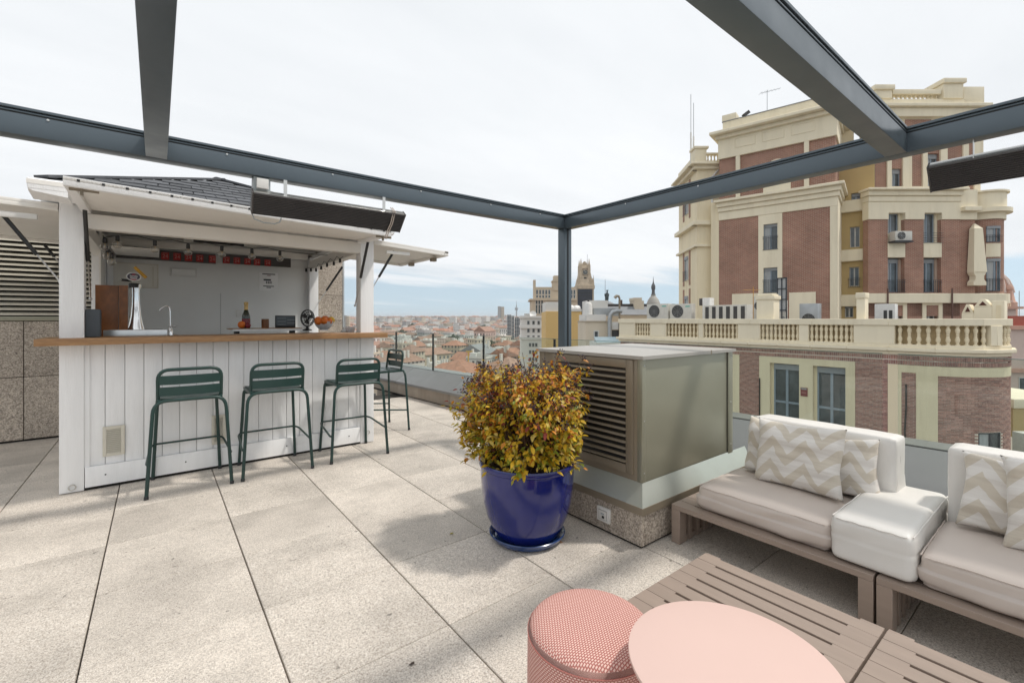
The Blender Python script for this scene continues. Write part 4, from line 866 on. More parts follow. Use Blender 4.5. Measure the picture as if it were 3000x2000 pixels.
for p, a, zt_ in tips:
    b = Vector((rg.uniform(-.12, .12), rg.uniform(-.12, .12), .0)); mid = b.lerp(p, .55) + Vector((0, 0, .06)); d = (p - mid).normalized()
    stems.tube([SC + b, SC + mid, SC + p], [.0042, .003, .0012], 5)
    top = zt_ > .36
    nl = rg.randint(10, 16)
    for k in range(nl):
        f = rg.random() ** .7; q = mid.lerp(p, .35 + .65 * f) + Vector((rg.uniform(-.025, .025),) * 1 + (rg.uniform(-.025, .025), rg.uniform(-.025, .025)))
        out = Vector((math.cos(a), math.sin(a), rg.uniform(-.6, .5))) + Vector((rg.uniform(-1, 1), rg.uniform(-1, 1), rg.uniform(-.8, .7)))
        x = out.normalized(); up = (Vector((0, 0, 1)) + Vector((rg.uniform(-.7, .7), rg.uniform(-.7, .7), 0)) + Vector((math.cos(a), math.sin(a), 0)) * .5).normalized(); y = up.cross(x).normalized(); z = x.cross(y)
        L = rg.uniform(.025, .045) * (.8 if top else 1.0)
        h = zt_ + rg.uniform(-.18, .18)
        w = [(.40, .28, .17, .04, .01, .14), (.46, .20, .08, .10, .03, .16), (.32, .06, .03, .33, .15, .14)][0 if h < .2 else 1 if h < .38 else 2]
        mi = rg.choices(range(6), w)[0]
        leaves.append((SC + q, Matrix((x, y, z)).transposed(), L, mi))
    if top and rg.random() < .34 or rg.random() < .08:
        for k in range(rg.randint(6, 12)):
            q = p + Vector((rg.uniform(-.024, .024), rg.uniform(-.024, .024), rg.uniform(-.005, .035))); berries.ball(SC + q, rg.uniform(.003, .0048), 5); stems.tube([SC + p, SC + q], .0008, 4)
stems.build('stems', M['stem'], sh)
bo_ = berries.build('berries', mat('berry', (.035, .016, .035), .3), sh); bo_['kind'] = 'stuff'
camv = Vector((0, 0, EYE)); leaves.sort(key=lambda l: (l[0] - camv).length - .35 * l[2] * 10 * abs((l[1] @ Vector((0, 0, 1))).dot((camv - l[0]).normalized())))
for p, m3, L, mi in leaves[:300]:
    o = piece('leaf', leaf_me[mi], sh, p, m3.to_euler(), (L, L, L))
mb = MB()
for p, m3, L, mi in leaves[300:]:
    v, f = leafverts(L, .52 * L, .35, .25); mb.cur = mi; mb.add([p + m3 @ Vector(q) for q in v], f)
me = mb.mesh('foliage', LM, SC, ang=80); fo = bpy.data.objects.new('foliage', me); COL.objects.link(fo); fo.parent = sh; fo['kind'] = 'stuff'
# ================================================================ benches, cushions, pillows
def bench(y0, y1, label):
    X0, X1, z = 2.352, 3.17, .22
    b = thing('bench', label, 'bench', ((X0 + X1) / 2, (y0 + y1) / 2, 0), 'taupe slatted benches along the parapet')
    ns = 10; g_ = .012; w = (X1 - X0 - g_ * (ns - 1)) / ns
    me = MB().box(-w / 2, w / 2, -(y1 - y0) / 2, (y1 - y0) / 2, -.028, 0).mesh('slat', M['taupe'], bevel=.002, seg=1)
    for k in range(ns): piece('slat', me, b, (X0 + w / 2 + k * (w + g_), (y0 + y1) / 2, z))
    em = MB().box(-g_ / 2, g_ / 2, -.05, .05, -.026, -.0015).mesh('spacer', M['taupe'])
    for k in range(ns - 1):
        for y in (y0 + .05, y1 - .05): piece('spacer', em, b, (X0 + w * (k + 1) + g_ * (k + .5), y, z))
    lf_ = MB().box(-w / 2, w / 2, -.0265, .0265, 0, z - .0285).mesh('leg', M['taupe'], bevel=.002, seg=1); lm = MB().box(-.016, .016, -.0265, .0265, 0, z - .0285).mesh('leg', M['taupe'], bevel=.002, seg=1)
    for k in range(ns):
        for y in (y0 + .0265, y1 - .0265):
            piece('leg', lm if 0 < k < ns - 1 else lf_, b, (X0 + w / 2 + k * (w + g_), y, 0.001))
    for y in (y0 + .0265, y1 - .0265):
        MB().box(X0 + w, X1 - w, y - .02, y + .02, .004, .03).build('foot_rail', M['taupe'], b)
    return b
bench(.560, 1.502, 'taupe slatted bench next to the ventilation unit, under the left seat')
bench(-.42, .550, 'taupe slatted bench at the right edge, under the right seat')
def seat(name, label, y0, y1, x0, x1, z0, h, m, seed, puff, group, wr=.0045):
    t = thing(name, label, 'cushion', ((x0 + x1) / 2, (y0 + y1) / 2, z0), group)
    bm = rnd_cushion(x1 - x0, y1 - y0, h, .032, puff, wr, seed, fold=.006); o = bm_obj('cover', bm, m, t, ((x0 + x1) / 2, (y0 + y1) / 2, z0))
    s = MB(); zz = z0 + h - .022; e = .006; n = 26
    def sp_(a, b): return [Vector(a).lerp(Vector(b), k / n) + Vector((0, 0, .0015 * math.sin(k * .9 + seed) )) for k in range(n + 1)]
    s.tube(sp_((x0 + .004, y1 - .02, zz + .012), (x0 + .004, y0 + .02, zz + .012)), .003, 6)
    for yy in (y0 + .004, y1 - .004): s.tube(sp_((x0 + .02, yy, zz + .012), (x1 - .02, yy, zz + .012)), .003, 6)
    s.build('seam', M['leather_w'] if m is M['leather_w'] else M['leather_t'], t)
    return t
seat('seat_cushion', 'taupe leatherette seat cushion in front of the three chevron pillows by the ventilation unit', .73, 1.375, 2.405, 2.92, .222, .135, M['leather_t'], 1, .022, 'taupe seat cushions')
seat('seat_cushion', 'taupe leatherette seat cushion at the right edge of the picture', -.36, .425, 2.395, 2.92, .222, .135, M['leather_t'], 4, .022, 'taupe seat cushions')
seat('armrest_cushion', 'thick white leatherette cushion between the two taupe seats', .436, .722, 2.378, 3.12, .222, .195, M['leather_w'], 2, .006, None, .003)
def backc(label, y0, y1, z1, seed):
    t = thing('back_cushion', label, 'cushion', (3.01, (y0 + y1) / 2, .222), 'white back cushions')
    o = bm_obj('cover', rnd_cushion(.185, y1 - y0, z1 - .222, .02, .004, .0025, seed), M['leather_w'], t, (3.0, (y0 + y1) / 2, .222), (0, R(2), 0))
    s = MB(); yy = y0 + .02 if seed == 7 else y1 - .02
    s.tube([(2.985 + .012, (y0 + .003) if seed == 7 else (y1 - .003), .25), (3.0, (y0 + .002) if seed == 7 else (y1 - .002), z1 - .04)], .002, 5); s.build('seam', M['seam'], t)
backc('white leatherette back cushion behind the three chevron pillows', .60, 1.30, .685, 7)
backc('white leatherette back cushion at the right edge behind two chevron pillows', -.32, .415, .69, 9)
def pillowmat():
    m, nt, p, o = newmat('chevron_linen'); g = G(nt)
    tc = g.n('ShaderNodeTexCoord'); sp_ = g.n('ShaderNodeSeparateXYZ'); g.l(tc.outputs['Object'], sp_.inputs[0])
    x, z = sp_.outputs[0], sp_.outputs[2]
    wn = g.math('MULTIPLY', g.math('SUBTRACT', g.noise(g.coord((1, 1, 1)), 7, 2), .5), .05); x = g.math('ADD', x, wn); z = g.math('ADD', z, wn)
    tri = g.math('ABSOLUTE', g.math('SUBTRACT', g.math('FRACT', g.math('MULTIPLY', g.math('ADD', x, 5.03), 6.2)), .5))
    ph = g.math('FRACT', g.math('ADD', g.math('MULTIPLY', g.math('ADD', z, 3.), 8.6), g.math('MULTIPLY', tri, 1.55)))
    f = g.ramp(ph, ((.47, 0.), (.5, 1.)), 'LINEAR')
    v = g.coord((2.2, 2.2, 30)); n = g.noise(v, 2.6, 4)
    c = g.mix(f, (.585, .525, .435), (.70, .665, .62)); c = g.mix(g.math('MULTIPLY', g.ramp(n, ((.38, 1.), (.55, 0.))), .14), c, (.3, .25, .2))
    g.l(c, p.inputs['Base Color']); p.inputs['Roughness'].default_value = .85; p.inputs['Sheen Weight'].default_value = .2
    g.bump(n, p, .45, .006); return m
M['chev'] = pillowmat()
def pillow(label, cen, w, h, th, rz, lean, roll, seed):
    bm = bmesh.new(); n = 44; off = Vector((seed * 5.1, seed * 2.3, 0)); grid = []
    for sd_ in (-1, 1):
        rows = []
        for j in range(n + 1):
            row = []
            for i in range(n + 1):
                u, v = -1 + 2 * i / n, -1 + 2 * j / n
                if sd_ == 1 and (i in (0, n) or j in (0, n)): row.append(grid[0][j][i]); continue
                edge = (1 - u ** 4) ** .5 * (1 - v ** 4) ** .5
                pin = 1 - .055 * (1 - abs(v)) * 0 - .10 * (1 - v * v) * abs(u) ** 3; pinv = 1 - .10 * (1 - u * u) * abs(v) ** 3
                x = u * w / 2 * pin; z = v * h / 2 * pinv
                y = sd_ * th / 2 * edge ** .75
                wrk = noise.noise(Vector((x * 5, z * 17, sd_ * 3)) + off) * .022 + noise.noise(Vector((x * 9, z * 9, sd_)) + off) * .014
                y += sd_ * wrk * min(1, edge * 2)
                z += noise.noise(Vector((x * 6, seed, 1.3))) * .010; x += noise.noise(Vector((z * 9, seed, 4.3))) * .008
                if v < 0: y += -.02 * abs(v) * sd_ * (sd_ < 0) ; z += .0
                row.append(bm.verts.new((x, y, z)))
            rows.append(row)
        grid.append(rows)
        for j in range(n):
            for i in range(n):
                q = (rows[j][i], rows[j][i + 1], rows[j + 1][i + 1], rows[j + 1][i]); bm.faces.new(q if sd_ == 1 else q[::-1])
    bmesh.ops.recalc_face_normals(bm, faces=bm.faces)
    me = bpy.data.meshes.new('pillow'); bm.to_mesh(me); bm.free(); me.materials.append(M['chev'])
    for p in me.polygons: p.use_smooth = True
    o = bpy.data.objects.new('pillow', me); COL.objects.link(o); o.location = cen
    o.rotation_euler = (Matrix.Rotation(rz, 3, 'Z') @ Matrix.Rotation(lean, 3, 'X') @ Matrix.Rotation(roll, 3, 'Y')).to_euler()
    tag(o, label, 'pillow', 'chevron pillows on the benches')
pillow('largest beige and white chevron pillow, in front between two others', Vector((2.745, .985, .545)), .44, .36, .13, R(-92), R(-17), R(-1), 1)
pillow('chevron pillow half hidden at the left behind the largest pillow', Vector((2.86, 1.15, .525)), .33, .33, .11, R(-96), R(-10), R(2), 2)
pillow('chevron pillow standing right of the largest pillow against the white back cushion', Vector((2.86, .82, .515)), .34, .31, .12, R(-86), R(-14), R(-3), 3)
pillow('chevron pillow on the right seat, left one standing behind the other', Vector((2.84, .19, .53)), .36, .33, .12, R(-93), R(-14), R(2), 5)
pillow('chevron pillow in front on the right seat, cut by the picture edge', Vector((2.75, .02, .55)), .42, .37, .13, R(-90), R(-17), R(-2), 6)
# ================================================================ low slatted tables, pouf, round table
def lowtable(y0, y1, X0, X1, label, first):
    z = .22; t = thing('low_table', label, 'low table', ((X0 + X1) / 2, (y0 + y1) / 2, 0), 'taupe slatted low tables')
    pitch = .0765; g_ = .013; w = pitch - g_; n = int((X1 - X0 + g_) / pitch + .5)
    me = MB().box(-w / 2, w / 2, -(y1 - y0) / 2, (y1 - y0) / 2, -.026, 0).mesh('slat', M['taupe'], bevel=.0016, seg=1); sm = MB().box(-g_ / 2, g_ / 2, -.043, .043, -.024, -.0014).mesh('spacer', M['taupe'])
    lm = MB().box(-w / 2, w / 2, -.025, .025, 0, z - .0265).mesh('leg', M['taupe'])
    for k in range(n):
        x = X1 - w / 2 - k * pitch; piece('slat', me, t, (x, (y0 + y1) / 2, z))
        if k < n - 1:
            for y in (y0 + .043, y1 - .043): piece('spacer', sm, t, (x - pitch / 2, y, z))
        for y in (y0 + .03, y1 - .03): piece('leg', lm, t, (x, y, .001))
    for y in (y0 + .035, y1 - .035): MB().box(X1 + .0005, X1 + .013, y - .034, y + .034, z - .03, z - .001).build('end_block', M['taupe'], t, bevel=.001)
lowtable(.440, 1.090, 1.37, 1.975, 'taupe slatted low table between pouf and bench', True)
lowtable(-.22, .432, 1.37, 1.982, 'taupe slatted low table in the lower right corner', False)
def weave():
    m, nt, p, o = newmat('pink_weave'); g = G(nt); uv = g.n('ShaderNodeUVMap'); uv.uv_map = 'w'; sp_ = g.n('ShaderNodeSeparateXYZ'); g.l(uv.outputs[0], sp_.inputs[0])
    def st(a): return g.math('FRACT', a)
    u, v = sp_.outputs[0], sp_.outputs[1]
    row = g.math('FLOOR', v); uu = st(g.math('ADD', u, g.math('MULTIPLY', row, .5))); vv = st(v)
    a1 = g.math('ABSOLUTE', g.math('SUBTRACT', uu, .5)); b1 = g.math('ABSOLUTE', g.math('SUBTRACT', vv, .5))
    du = g.ramp(a1, ((.30, 1.), (.42, 0.))); dv = g.ramp(b1, ((.26, 1.), (.40, 0.))); hgt = g.math('MULTIPLY', du, dv)
    c = g.mix(hgt, (.47, .165, .135), (.78, .52, .455)); g.l(c, p.inputs['Base Color']); p.inputs['Roughness'].default_value = .8
    g.bump(hgt, p, .8, .003); return m
M['weave'] = weave()
def uvlathe(name, prof, c, n, m, parent, cell):
    mb = MB().lathe(prof, c, n); og = ORG[parent.name]; me = bpy.data.meshes.new(name); me.from_pydata([Vector(v) - og for v in mb.v], [], mb.f)
    uvl = me.uv_layers.new(name='w'); ln = [0]
    for (r0, z0), (r1, z1) in zip(prof, prof[1:]): ln.append(ln[-1] + math.hypot(r1 - r0, z1 - z0))
    rmax = max(r for r, z in prof)
    for p in me.polygons:
        p.use_smooth = True
        js = [me.loops[l].vertex_index % n for l in p.loop_indices]; wrap = max(js) - min(js) > n / 2
        for l in p.loop_indices:
            vi = me.loops[l].vertex_index; k, j = divmod(vi, n); jj = j + n if wrap and j < n / 2 else j; r, z = prof[k]; th = 2 * math.pi * jj / n
            if z > prof[-1][1] - .036: uvl.data[l].uv = ((r * math.cos(th)) / cell, (r * math.sin(th)) / cell * 1.6)
            else: uvl.data[l].uv = (th * rmax / cell, z / cell * 1.6)
    bm = bmesh.new(); bm.from_mesh(me); bmesh.ops.recalc_face_normals(bm, faces=bm.faces); bm.to_mesh(me); bm.free()
    me.materials.append(m); o = bpy.data.objects.new(name, me); COL.objects.link(o); o.parent = parent; return o
pc = Vector((1.016, .917, 0))
pf = thing('pouf', 'round salmon pink woven pouf beside the pink table', 'pouf', tuple(pc))
uvlathe('cover', [(.17, .012), (.186, .02), (.188, .06), (.189, .2), (.188, .34), (.186, .366), (.180, .379), (.168, .390), (.145, .396), (.10, .400), (.05, .402), (.002, .403)], pc, 72, M['weave'], pf, .0098)
m = MB(); m.tube([pc + Vector((.1875 * math.cos(t), .1875 * math.sin(t), .366)) for t in [2 * math.pi * k / 60 for k in range(60)]], .0012, 5, closed=True); m.build('piping', mat('piping', (.5, .17, .14), .8), pf)
MB().lathe([(.15, 0), (.165, 0), (.168, .014)], pc, 32).build('base', M['black'], pf)
tc_ = Vector((1.069, .525, 0)); zt = .48
rt = thing('round_table', 'round pale pink lacquered table in front, cut by the lower edge', 'table', tuple(tc_))
MB().lathe([(.2, zt - .016), (.232, zt - .014), (.2355, zt - .006), (.2345, zt - .001), (.230, zt), (.001, zt)], tc_, 96).build('tabletop', M['pink'], rt, ang=30)
MB().lathe([(.016, .01), (.016, zt - .02), (.06, zt - .017)], tc_, 20).build('column', M['pink'], rt); MB().lathe([(.15, 0), (.15, .006), (.02, .012), (.016, .03)], tc_, 40).build('base', M['pink'], rt)

# ---- small litter on the tiles
for i, (px, py, mi, rz, lb) in enumerate(((1642, 1588, 3, .4, 'small orange fallen leaf lying right of the blue saucer'), (1213, 1944, 4, 1.9, 'dark dry leaf lying alone on the tiles left of the pouf'), (1330, 1560, 1, 2.6, 'small olive fallen leaf on the tiles left of the blue pot'))):
    v, f = leafverts(.04 if i != 1 else .028, .02, .3, .3); p = GZ(px, py, .006); o = MB().add(v, f).build('fallen_leaf', LM[mi] if i != 1 else M['soil'], org=(0, 0, 0)); o.location = p; o.rotation_euler = (.1, .12, rz); tag(o, lb, 'leaf')
sc_me = MB().lathe([(.0005, 0), (.005, 0), (.0045, .002), (.0005, .0025)], n=8).mesh('screw', M['alu'])
for x in (CX0 + .016, CX1 - .028):
    for z in (.40, .70, 1.02): piece('screw', sc_me, vu, (x, CY0 - (.0022 if x < 3 else .0062), z), (R(90), 0, 0))
MB().box((CX0 + CX1) / 2 + .2, (CX0 + CX1) / 2 + .212, CY0 - .0215, CY0 - .0195, AZ - .016, AZ + .010).build('sheet_seam', M['bronzed'], vu)
# ================================================================ city ground and buildings
gm = mat('city_ground', (.20, .19, .18), .95, 0, .3, .02)
m = MB(); m.quad((-9000, -9000, -40), (9000, -9000, -40), (9000, 9000, -40), (-9000, 9000, -40)); tag(m.build('ground', gm), kind='structure')
def brickmat(name, a, b, mortar, w, h, mw):
    m, nt, p, o = newmat(name); g = G(nt); uv = g.n('ShaderNodeUVMap'); uv.uv_map = 'b'
    br = g.n('ShaderNodeTexBrick'); g.l(uv.outputs[0], br.inputs[0]); br.inputs['Color1'].default_value = c4(a); br.inputs['Color2'].default_value = c4(b); br.inputs['Mortar'].default_value = c4(mortar)
    br.inputs['Scale'].default_value = 1; br.inputs['Brick Width'].default_value = w; br.inputs['Row Height'].default_value = h; br.inputs['Mortar Size'].default_value = mw; br.inputs['Bias'].default_value = -.1
    n = g.noise(g.coord(rnd=False), .5, 6, .65); c = g.mix(1., br.outputs[0], g.ramp(n, ((.3, .72), (.7, 1.12))), 'MULTIPLY')
    g.l(c, p.inputs['Base Color']); p.inputs['Roughness'].default_value = .85; g.bump(br.outputs['Fac'], p, -.4, .01); return m
M['brickfar'] = brickmat('brick_wall', (.34, .15, .098), (.265, .113, .076), (.44, .33, .26), .27, .085, .014)
M['stucco'] = mat('cream_stucco', (.80, .70, .50), .8, 0, .10, 1.2, (1.4, 1.4, .16), bump=.08, bs=20, dirt=.34, dirtc=(.45, .36, .23), ds=1.3)
M['stucco2'] = mat('pale_cream_stucco', (.82, .74, .565), .8, 0, .09, 1.0, (1.4, 1.4, .18), bump=.08, bs=20, dirt=.28, dirtc=(.50, .41, .27), ds=1.2)
M['ochre'] = mat('ochre_stucco', (.52, .385, .18), .85, 0, .12, .6, dirt=.25, dirtc=(.3, .22, .1), ds=.6)
M['backing'] = mat('ochre_backing', (.56, .44, .26), .85)
M['brick'] = mat('brick', (.46, .26, .215), .8, 0, .25, 3, rnd=.6)
M['mortar'] = mat('mortar', (.84, .76, .66), .9, 0, .1, 10)
M['winframe'] = mat('grey_window_frame', (.25, .305, .36), .5)
M['winwhite'] = mat('white_window_frame', (.62, .62, .60), .5)
M['iron'] = mat('iron_railing', (.03, .035, .045), .5)
M['shutter'] = mat('roller_shutter', (.30, .32, .34), .6)
M['acgrey'] = mat('ac_casing', (.60, .59, .54), .5, dirt=.15)
M['grille'] = mat('fan_grille', (.05, .05, .05), .6)
M['galv'] = mat('galvanised_metal', (.42, .44, .45), .4, .6, .15, 2)
M['teal'] = mat('teal_mark', (.12, .45, .38), .5)
M['zinc'] = mat('zinc_roof', (.22, .23, .24), .6, 0, .15, .8)
M['terracotta'] = mat('roof_tiles', (.43, .215, .14), .85, 0, .35, .7, rnd=.35, dirt=.4, dirtc=(.36, .27, .21), ds=.5)
def uvwall(o, F):                                               # wall coordinates in metres for the brick pattern
    me = o.data; uvl = me.uv_layers.new(name='b'); og = ORG[o.name]
    for p in me.polygons:
        for l in p.loop_indices:
            v = me.vertices[me.loops[l].vertex_index].co + og; q = Vector((v.x, v.y)) - F.p0; uvl.data[l].uv = (q.dot(F.d) + q.dot(F.n), v.z)
def window(parent, F, s0, s1, z0, z1, o=-.22, frame='winframe', mull=1, shut=0, trans=None, curtain=False, th=.05, name='window'):
    f = MB(); w = th
    for a, b, c, d in ((s0, s0 + w, z0, z1), (s1 - w, s1, z0, z1), (s0 + w, s1 - w, z0, z0 + w), (s0 + w, s1 - w, z1 - w, z1)): f.fbox(F, a, b, c, d, o, o + .06)
    for k in range(mull): c = s0 + (s1 - s0) * (k + 1) / (mull + 1); f.fbox(F, c - w * .8, c + w * .8, z0 + w, z1 - w, o + .004, o + .056)
    if trans: f.fbox(F, s0 + w, s1 - w, trans - w * .7, trans + w * .7, o + .008, o + .064)
    wi = f.build(name, M[frame], parent, smooth=False)
    MB().fbox(F, s0 + w * .5, s1 - w * .5, z0 + w * .5, z1 - w * .5, o - .01, o + .02).build('pane', M['wglass'], wi, smooth=False)
    if curtain: MB().fbox(F, s0 + w, s0 + (s1 - s0) * .45, z0 + w, z1 - w, o + .021, o + .024).build('curtain', M['curtain'], wi, smooth=False)
    if shut: MB().fbox(F, s0 + .01, s1 - .01, z1 - shut, z1 - .01, o + .05, o + .10).build('shutter_box', M['shutter'], wi, smooth=False)
    return wi
def railing(parent, F, s0, s1, z0, z1, o=.05, n=9, horiz=False):
    m = MB(); t = .022
    m.fbox(F, s0, s1, z1 - t, z1, o, o + t); m.fbox(F, s0, s1, z0, z0 + t, o, o + t)
    if horiz:
        for k in range(1, 4): z = z0 + (z1 - z0) * k / 4; m.fbox(F, s0, s1, z - t / 2, z + t / 2, o, o + t)
    else:
        m.fbox(F, s0, s1, z1 - .14, z1 - .12, o, o + t)
        for k in range(n): c = s0 + (s1 - s0) * (k + .5) / n; m.fbox(F, c - .009, c + .009, z0 + t, z1 - t, o + .003, o + .02)
    return m.build('balcony_railing', M['iron'], parent, smooth=False)
BAL = [(.075, 0), (.075, .05), (.045, .06), (.04, .08), (.075, .17), (.078, .22), (.05, .34), (.045, .37), (.06, .385), (.06, .405), (.045, .42), (.05, .45), (.078, .57), (.075, .62), (.04, .71), (.045, .73), (.075, .74), (.075, .79)]
bal_me = MB().lathe(BAL, n=10).mesh('baluster', M['stucco'])
def tilt_box(parent, name, m, cx, cy, z0, sx, sy, sz, rz, bevel=0):
    mr = Matrix.Rotation(rz, 3, 'Z'); return MB().obox((cx, cy, z0 + sz / 2), (sx, sy, sz), mr).build(name, m, parent, bevel=bevel)
# ---------------------------------------------------------------- terrace wing with the balustrade
FA = ArcFac(24.0, 4.44, 2.5); SE = FA.r * math.pi * .62
tw = thing('terrace_wing', 'low cream and brick wing with a balustrade just across the gap', 'building', (25, 10, -8))
S0 = FA.uv(1818, 960)[0]
d1 = FA.rect(2255, 1065, 2341, 1228); d2 = FA.rect(2381, 1074, 2477, 1250)
bp = [FA.rect(2166, 1046, 2224, 1250), FA.rect(2505, 1056, 2601, 1290), FA.rect(2641, 1090, 2684, 1330), FA.rect(2748, 1101, 2980, 1360)]
bp[0] = (bp[0][0], bp[0][1], -5.5, -.40); bp[1] = (bp[1][0], bp[1][1], -5.5, -.40); bp[2] = (bp[2][0], bp[2][1], -5.5, FA.uv(2660, 1091)[1]); bp[3] = (bp[3][0], SE, -5.5, FA.uv(2760, 1102)[1])
wr = FA.rect(2868, 1268, 2935, 1332); wr = (wr[0], wr[1], wr[2] - .05, wr[3])
zc0, zc1, zr0, zr1 = -.16, .13, 1.03, 1.30
hs = [(q[0], q[1], q[2], q[3]) for q in bp] + [(d1[0], d1[1], d1[2], d1[3]), (d2[0], d2[1], d2[2], d2[3])]
holes(MB(), FA, S0, SE, -5.5, -.58, hs, -.4, 0).build('wall', M['stucco'], tw, smooth=False)
m = MB(); m.fbox(FA, S0, SE, -12, -5.5, -.4, 0); m.build('lower_wall', M['stucco'], tw, smooth=False)
m = MB(); m.fbox(FA, S0, SE, -.58, -.16, -.4, -.012)
for q in bp[:3]: m.fbox(FA, q[0], q[1], q[2], min(q[3], -.58), -.4, -.03)
q = bp[3]; hb = [(wr[0], wr[1], wr[2], wr[3])]; holes(m, FA, q[0], q[1], q[2], q[3], hb, -.4, -.03)
m.build('mortar_backing', M['mortar'], tw, smooth=False)
cand = []
def bricks(s0, s1, z0, z1, bw_, bh, gap, o):
    r = 0; z = z1
    while z - bh > z0:
        s = s0 - (bw_ / 2 if r % 2 else 0)
        while s < s1:
            a, b = max(s, s0), min(s + bw_, s1)
            if b - a > .04 and not (wr[0] - .02 < (a + b) / 2 < wr[1] + .02 and wr[2] < z - bh / 2 < wr[3] + .02): cand.append((a, b - gap, z - bh + gap, z, o))
            s += bw_
        z -= bh; r += 1
for q in bp: bricks(q[0] + .005, q[1], max(q[2], -4.6), q[3], .25, .062, .013, -.012)
def soldiers(s0, s1, z0, z1):
    s = s0
    while s < s1: cand.append((s, s + .058, z0, z1, .004)); s += .075
soldiers(S0, SE, -.36, -.20); soldiers(S0, SE, -.56, -.40)
def bsize(c): p = FA.P((c[0] + c[1]) / 2, c[2], 0); d = p.x * SN + p.y * CS; u = (p.x * CS - p.y * SN) / d; v = -(p.z - EYE) / d; return -1 if (u > 1.12 or v > .33) else (c[1] - c[0]) * (c[3] - c[2]) / d / d * abs((Vector((p.x, p.y)).normalized()).dot((Vector((FA.P(c[0] + .01, 0, 1).x, FA.P(c[0] + .01, 0, 1).y)) - Vector((FA.P(c[0] + .01, 0, 0).x, FA.P(c[0] + .01, 0, 0).y)))))
cand.sort(key=bsize, reverse=True)
for c in cand[:300]: MB().fbox(FA, c[0], c[1], c[2], c[3], c[4] - .018, c[4] + random.uniform(0, .004)).build('brick', M['brick'], tw, smooth=False)
for k in range(4):                                               # the remaining bricks, in four firings
    m = MB(); [m.fbox(FA, c[0], c[1], c[2], c[3], c[4] - .018, c[4] + random.uniform(0, .004)) for c in cand[300 + k::4]]
    o = m.build('brickwork', mat('brick_%s' % 'pale dark red brown'.split()[k], [(.50, .30, .25), (.34, .185, .16), (.47, .25, .205), (.42, .24, .20)][k], .8, 0, .3, 9), tw, smooth=False); o['kind'] = 'stuff'
m = MB(); m.fbox(FA, S0 - .1, SE, zc0, -.02, -.5, .10).fbox(FA, S0 - .2, SE, -.02, zc1, -.5, .24); m.build('cornice', M['stucco2'], tw, bevel=.02, seg=1)
m = MB(); m.fbox(FA, S0 - .05, SE, zc1, .26, -.28, .10); m.build('plinth_course', M['stucco2'], tw, bevel=.01, seg=1)
m = MB(); m.fbox(FA, S0 - .1, SE, zr0, zr1, -.32, .13); m.build('handrail', M['stucco2'], tw, bevel=.012, seg=1)
def solid(px0, px1, top=None):
    a = FA.uv(px0, 980)[0]; b = FA.uv(px1, 980)[0]; MB().fbox(FA, a, b, .26, top or zr0, -.24, .07).build('pedestal', M['stucco2'], tw, bevel=.01, seg=1)
for p in ((1816, 1862), (1907, 1953), (2048, 2062), (2163, 2228), (2342, 2370), (2502, 2622), (2898, 2931)): solid(*p)
def bay(px0, px1, n):
    a = FA.uv(px0, 980)[0]; b = FA.uv(px1, 980)[0]
    for k in range(n): p = FA.P(a + (b - a) * (k + .5) / n, .255, -.08); piece('baluster', bal_me, tw, p)
bay(1862, 1907, 6); bay(1953, 2048, 9); bay(2062, 2163, 9); bay(2228, 2342, 9); bay(2370, 2502, 9); bay(2622, 2898, 10); bay(2931, 2972, 4)
MB().fbox(FA, S0, SE, .26, zr0, -.31, -.29).build('balustrade_backing', M['backing'], tw, smooth=False)
MB().fbox(FA, S0, SE, .2, .26, -9, -.32).build('roof_deck', M['concrete'], tw)
for d in (d1, d2):
    w = window(tw, FA, d[0] + .12, d[1], d[2] + .05, d[3] - .03, -.26, 'winframe', 1, .28, d[2] + (d[3] - d[2]) * .30, False, .07, 'french_window')
    for a, b, c, e in ((d[0], d[0] + .12, d[2], d[3]),): MB().fbox(FA, a, b, c, e, -.4, -.2).build('reveal', M['stucco'], tw, smooth=False)
wi = window(tw, FA, wr[0], wr[1], wr[2], wr[3], -.10, 'iron', 1, 0, None, True, .05)
q = FA.rect(2346, 1135, 2366, 1160); sg = MB().fbox(FA, q[0], q[1], q[2], q[3], .0, .03).build('wall_sign', mat('sign_maroon', (.22, .06, .06), .6), tw); MB().fbox(FA, q[0] + .03, q[1] - .03, q[3] - .09, q[3] - .02, .03, .034).build('sign_top', M['galv'], sg); MB().fbox(FA, q[0] + .05, q[1] - .05, (q[2] + q[3]) / 2 - .05, (q[2] + q[3]) / 2 - .02, .03, .034).build('sign_print', M['redtxt'], sg)
a = FA.uv(2655, 1125); b = FA.uv(2651, 1290); c = FA.uv(2700, 1305)
m = MB(); m.tube([FA.P(a[0], a[1], .03), FA.P(a[0], a[1] - 1, .03), FA.P(b[0], b[1] + .3, .04), FA.P(b[0] + .05, b[1], .05), FA.P(c[0], c[1], .06)], .03, 6); tag(m.build('black_hose', M['rubber'], org=tuple(FA.P(a[0], a[1], 0))), 'black pipe running down the narrow brick strip to an air conditioner', 'pipe')
a = FA.uv(2226, 1107); m = MB(); m.tube([FA.P(a[0], a[1], .03), FA.P(a[0], a[1] - 2.4, .03)], .028, 6); tag(m.build('black_hose', M['rubber'], org=tuple(FA.P(a[0], a[1], 0))), 'thin black pipe at the left edge of the two french windows', 'pipe')
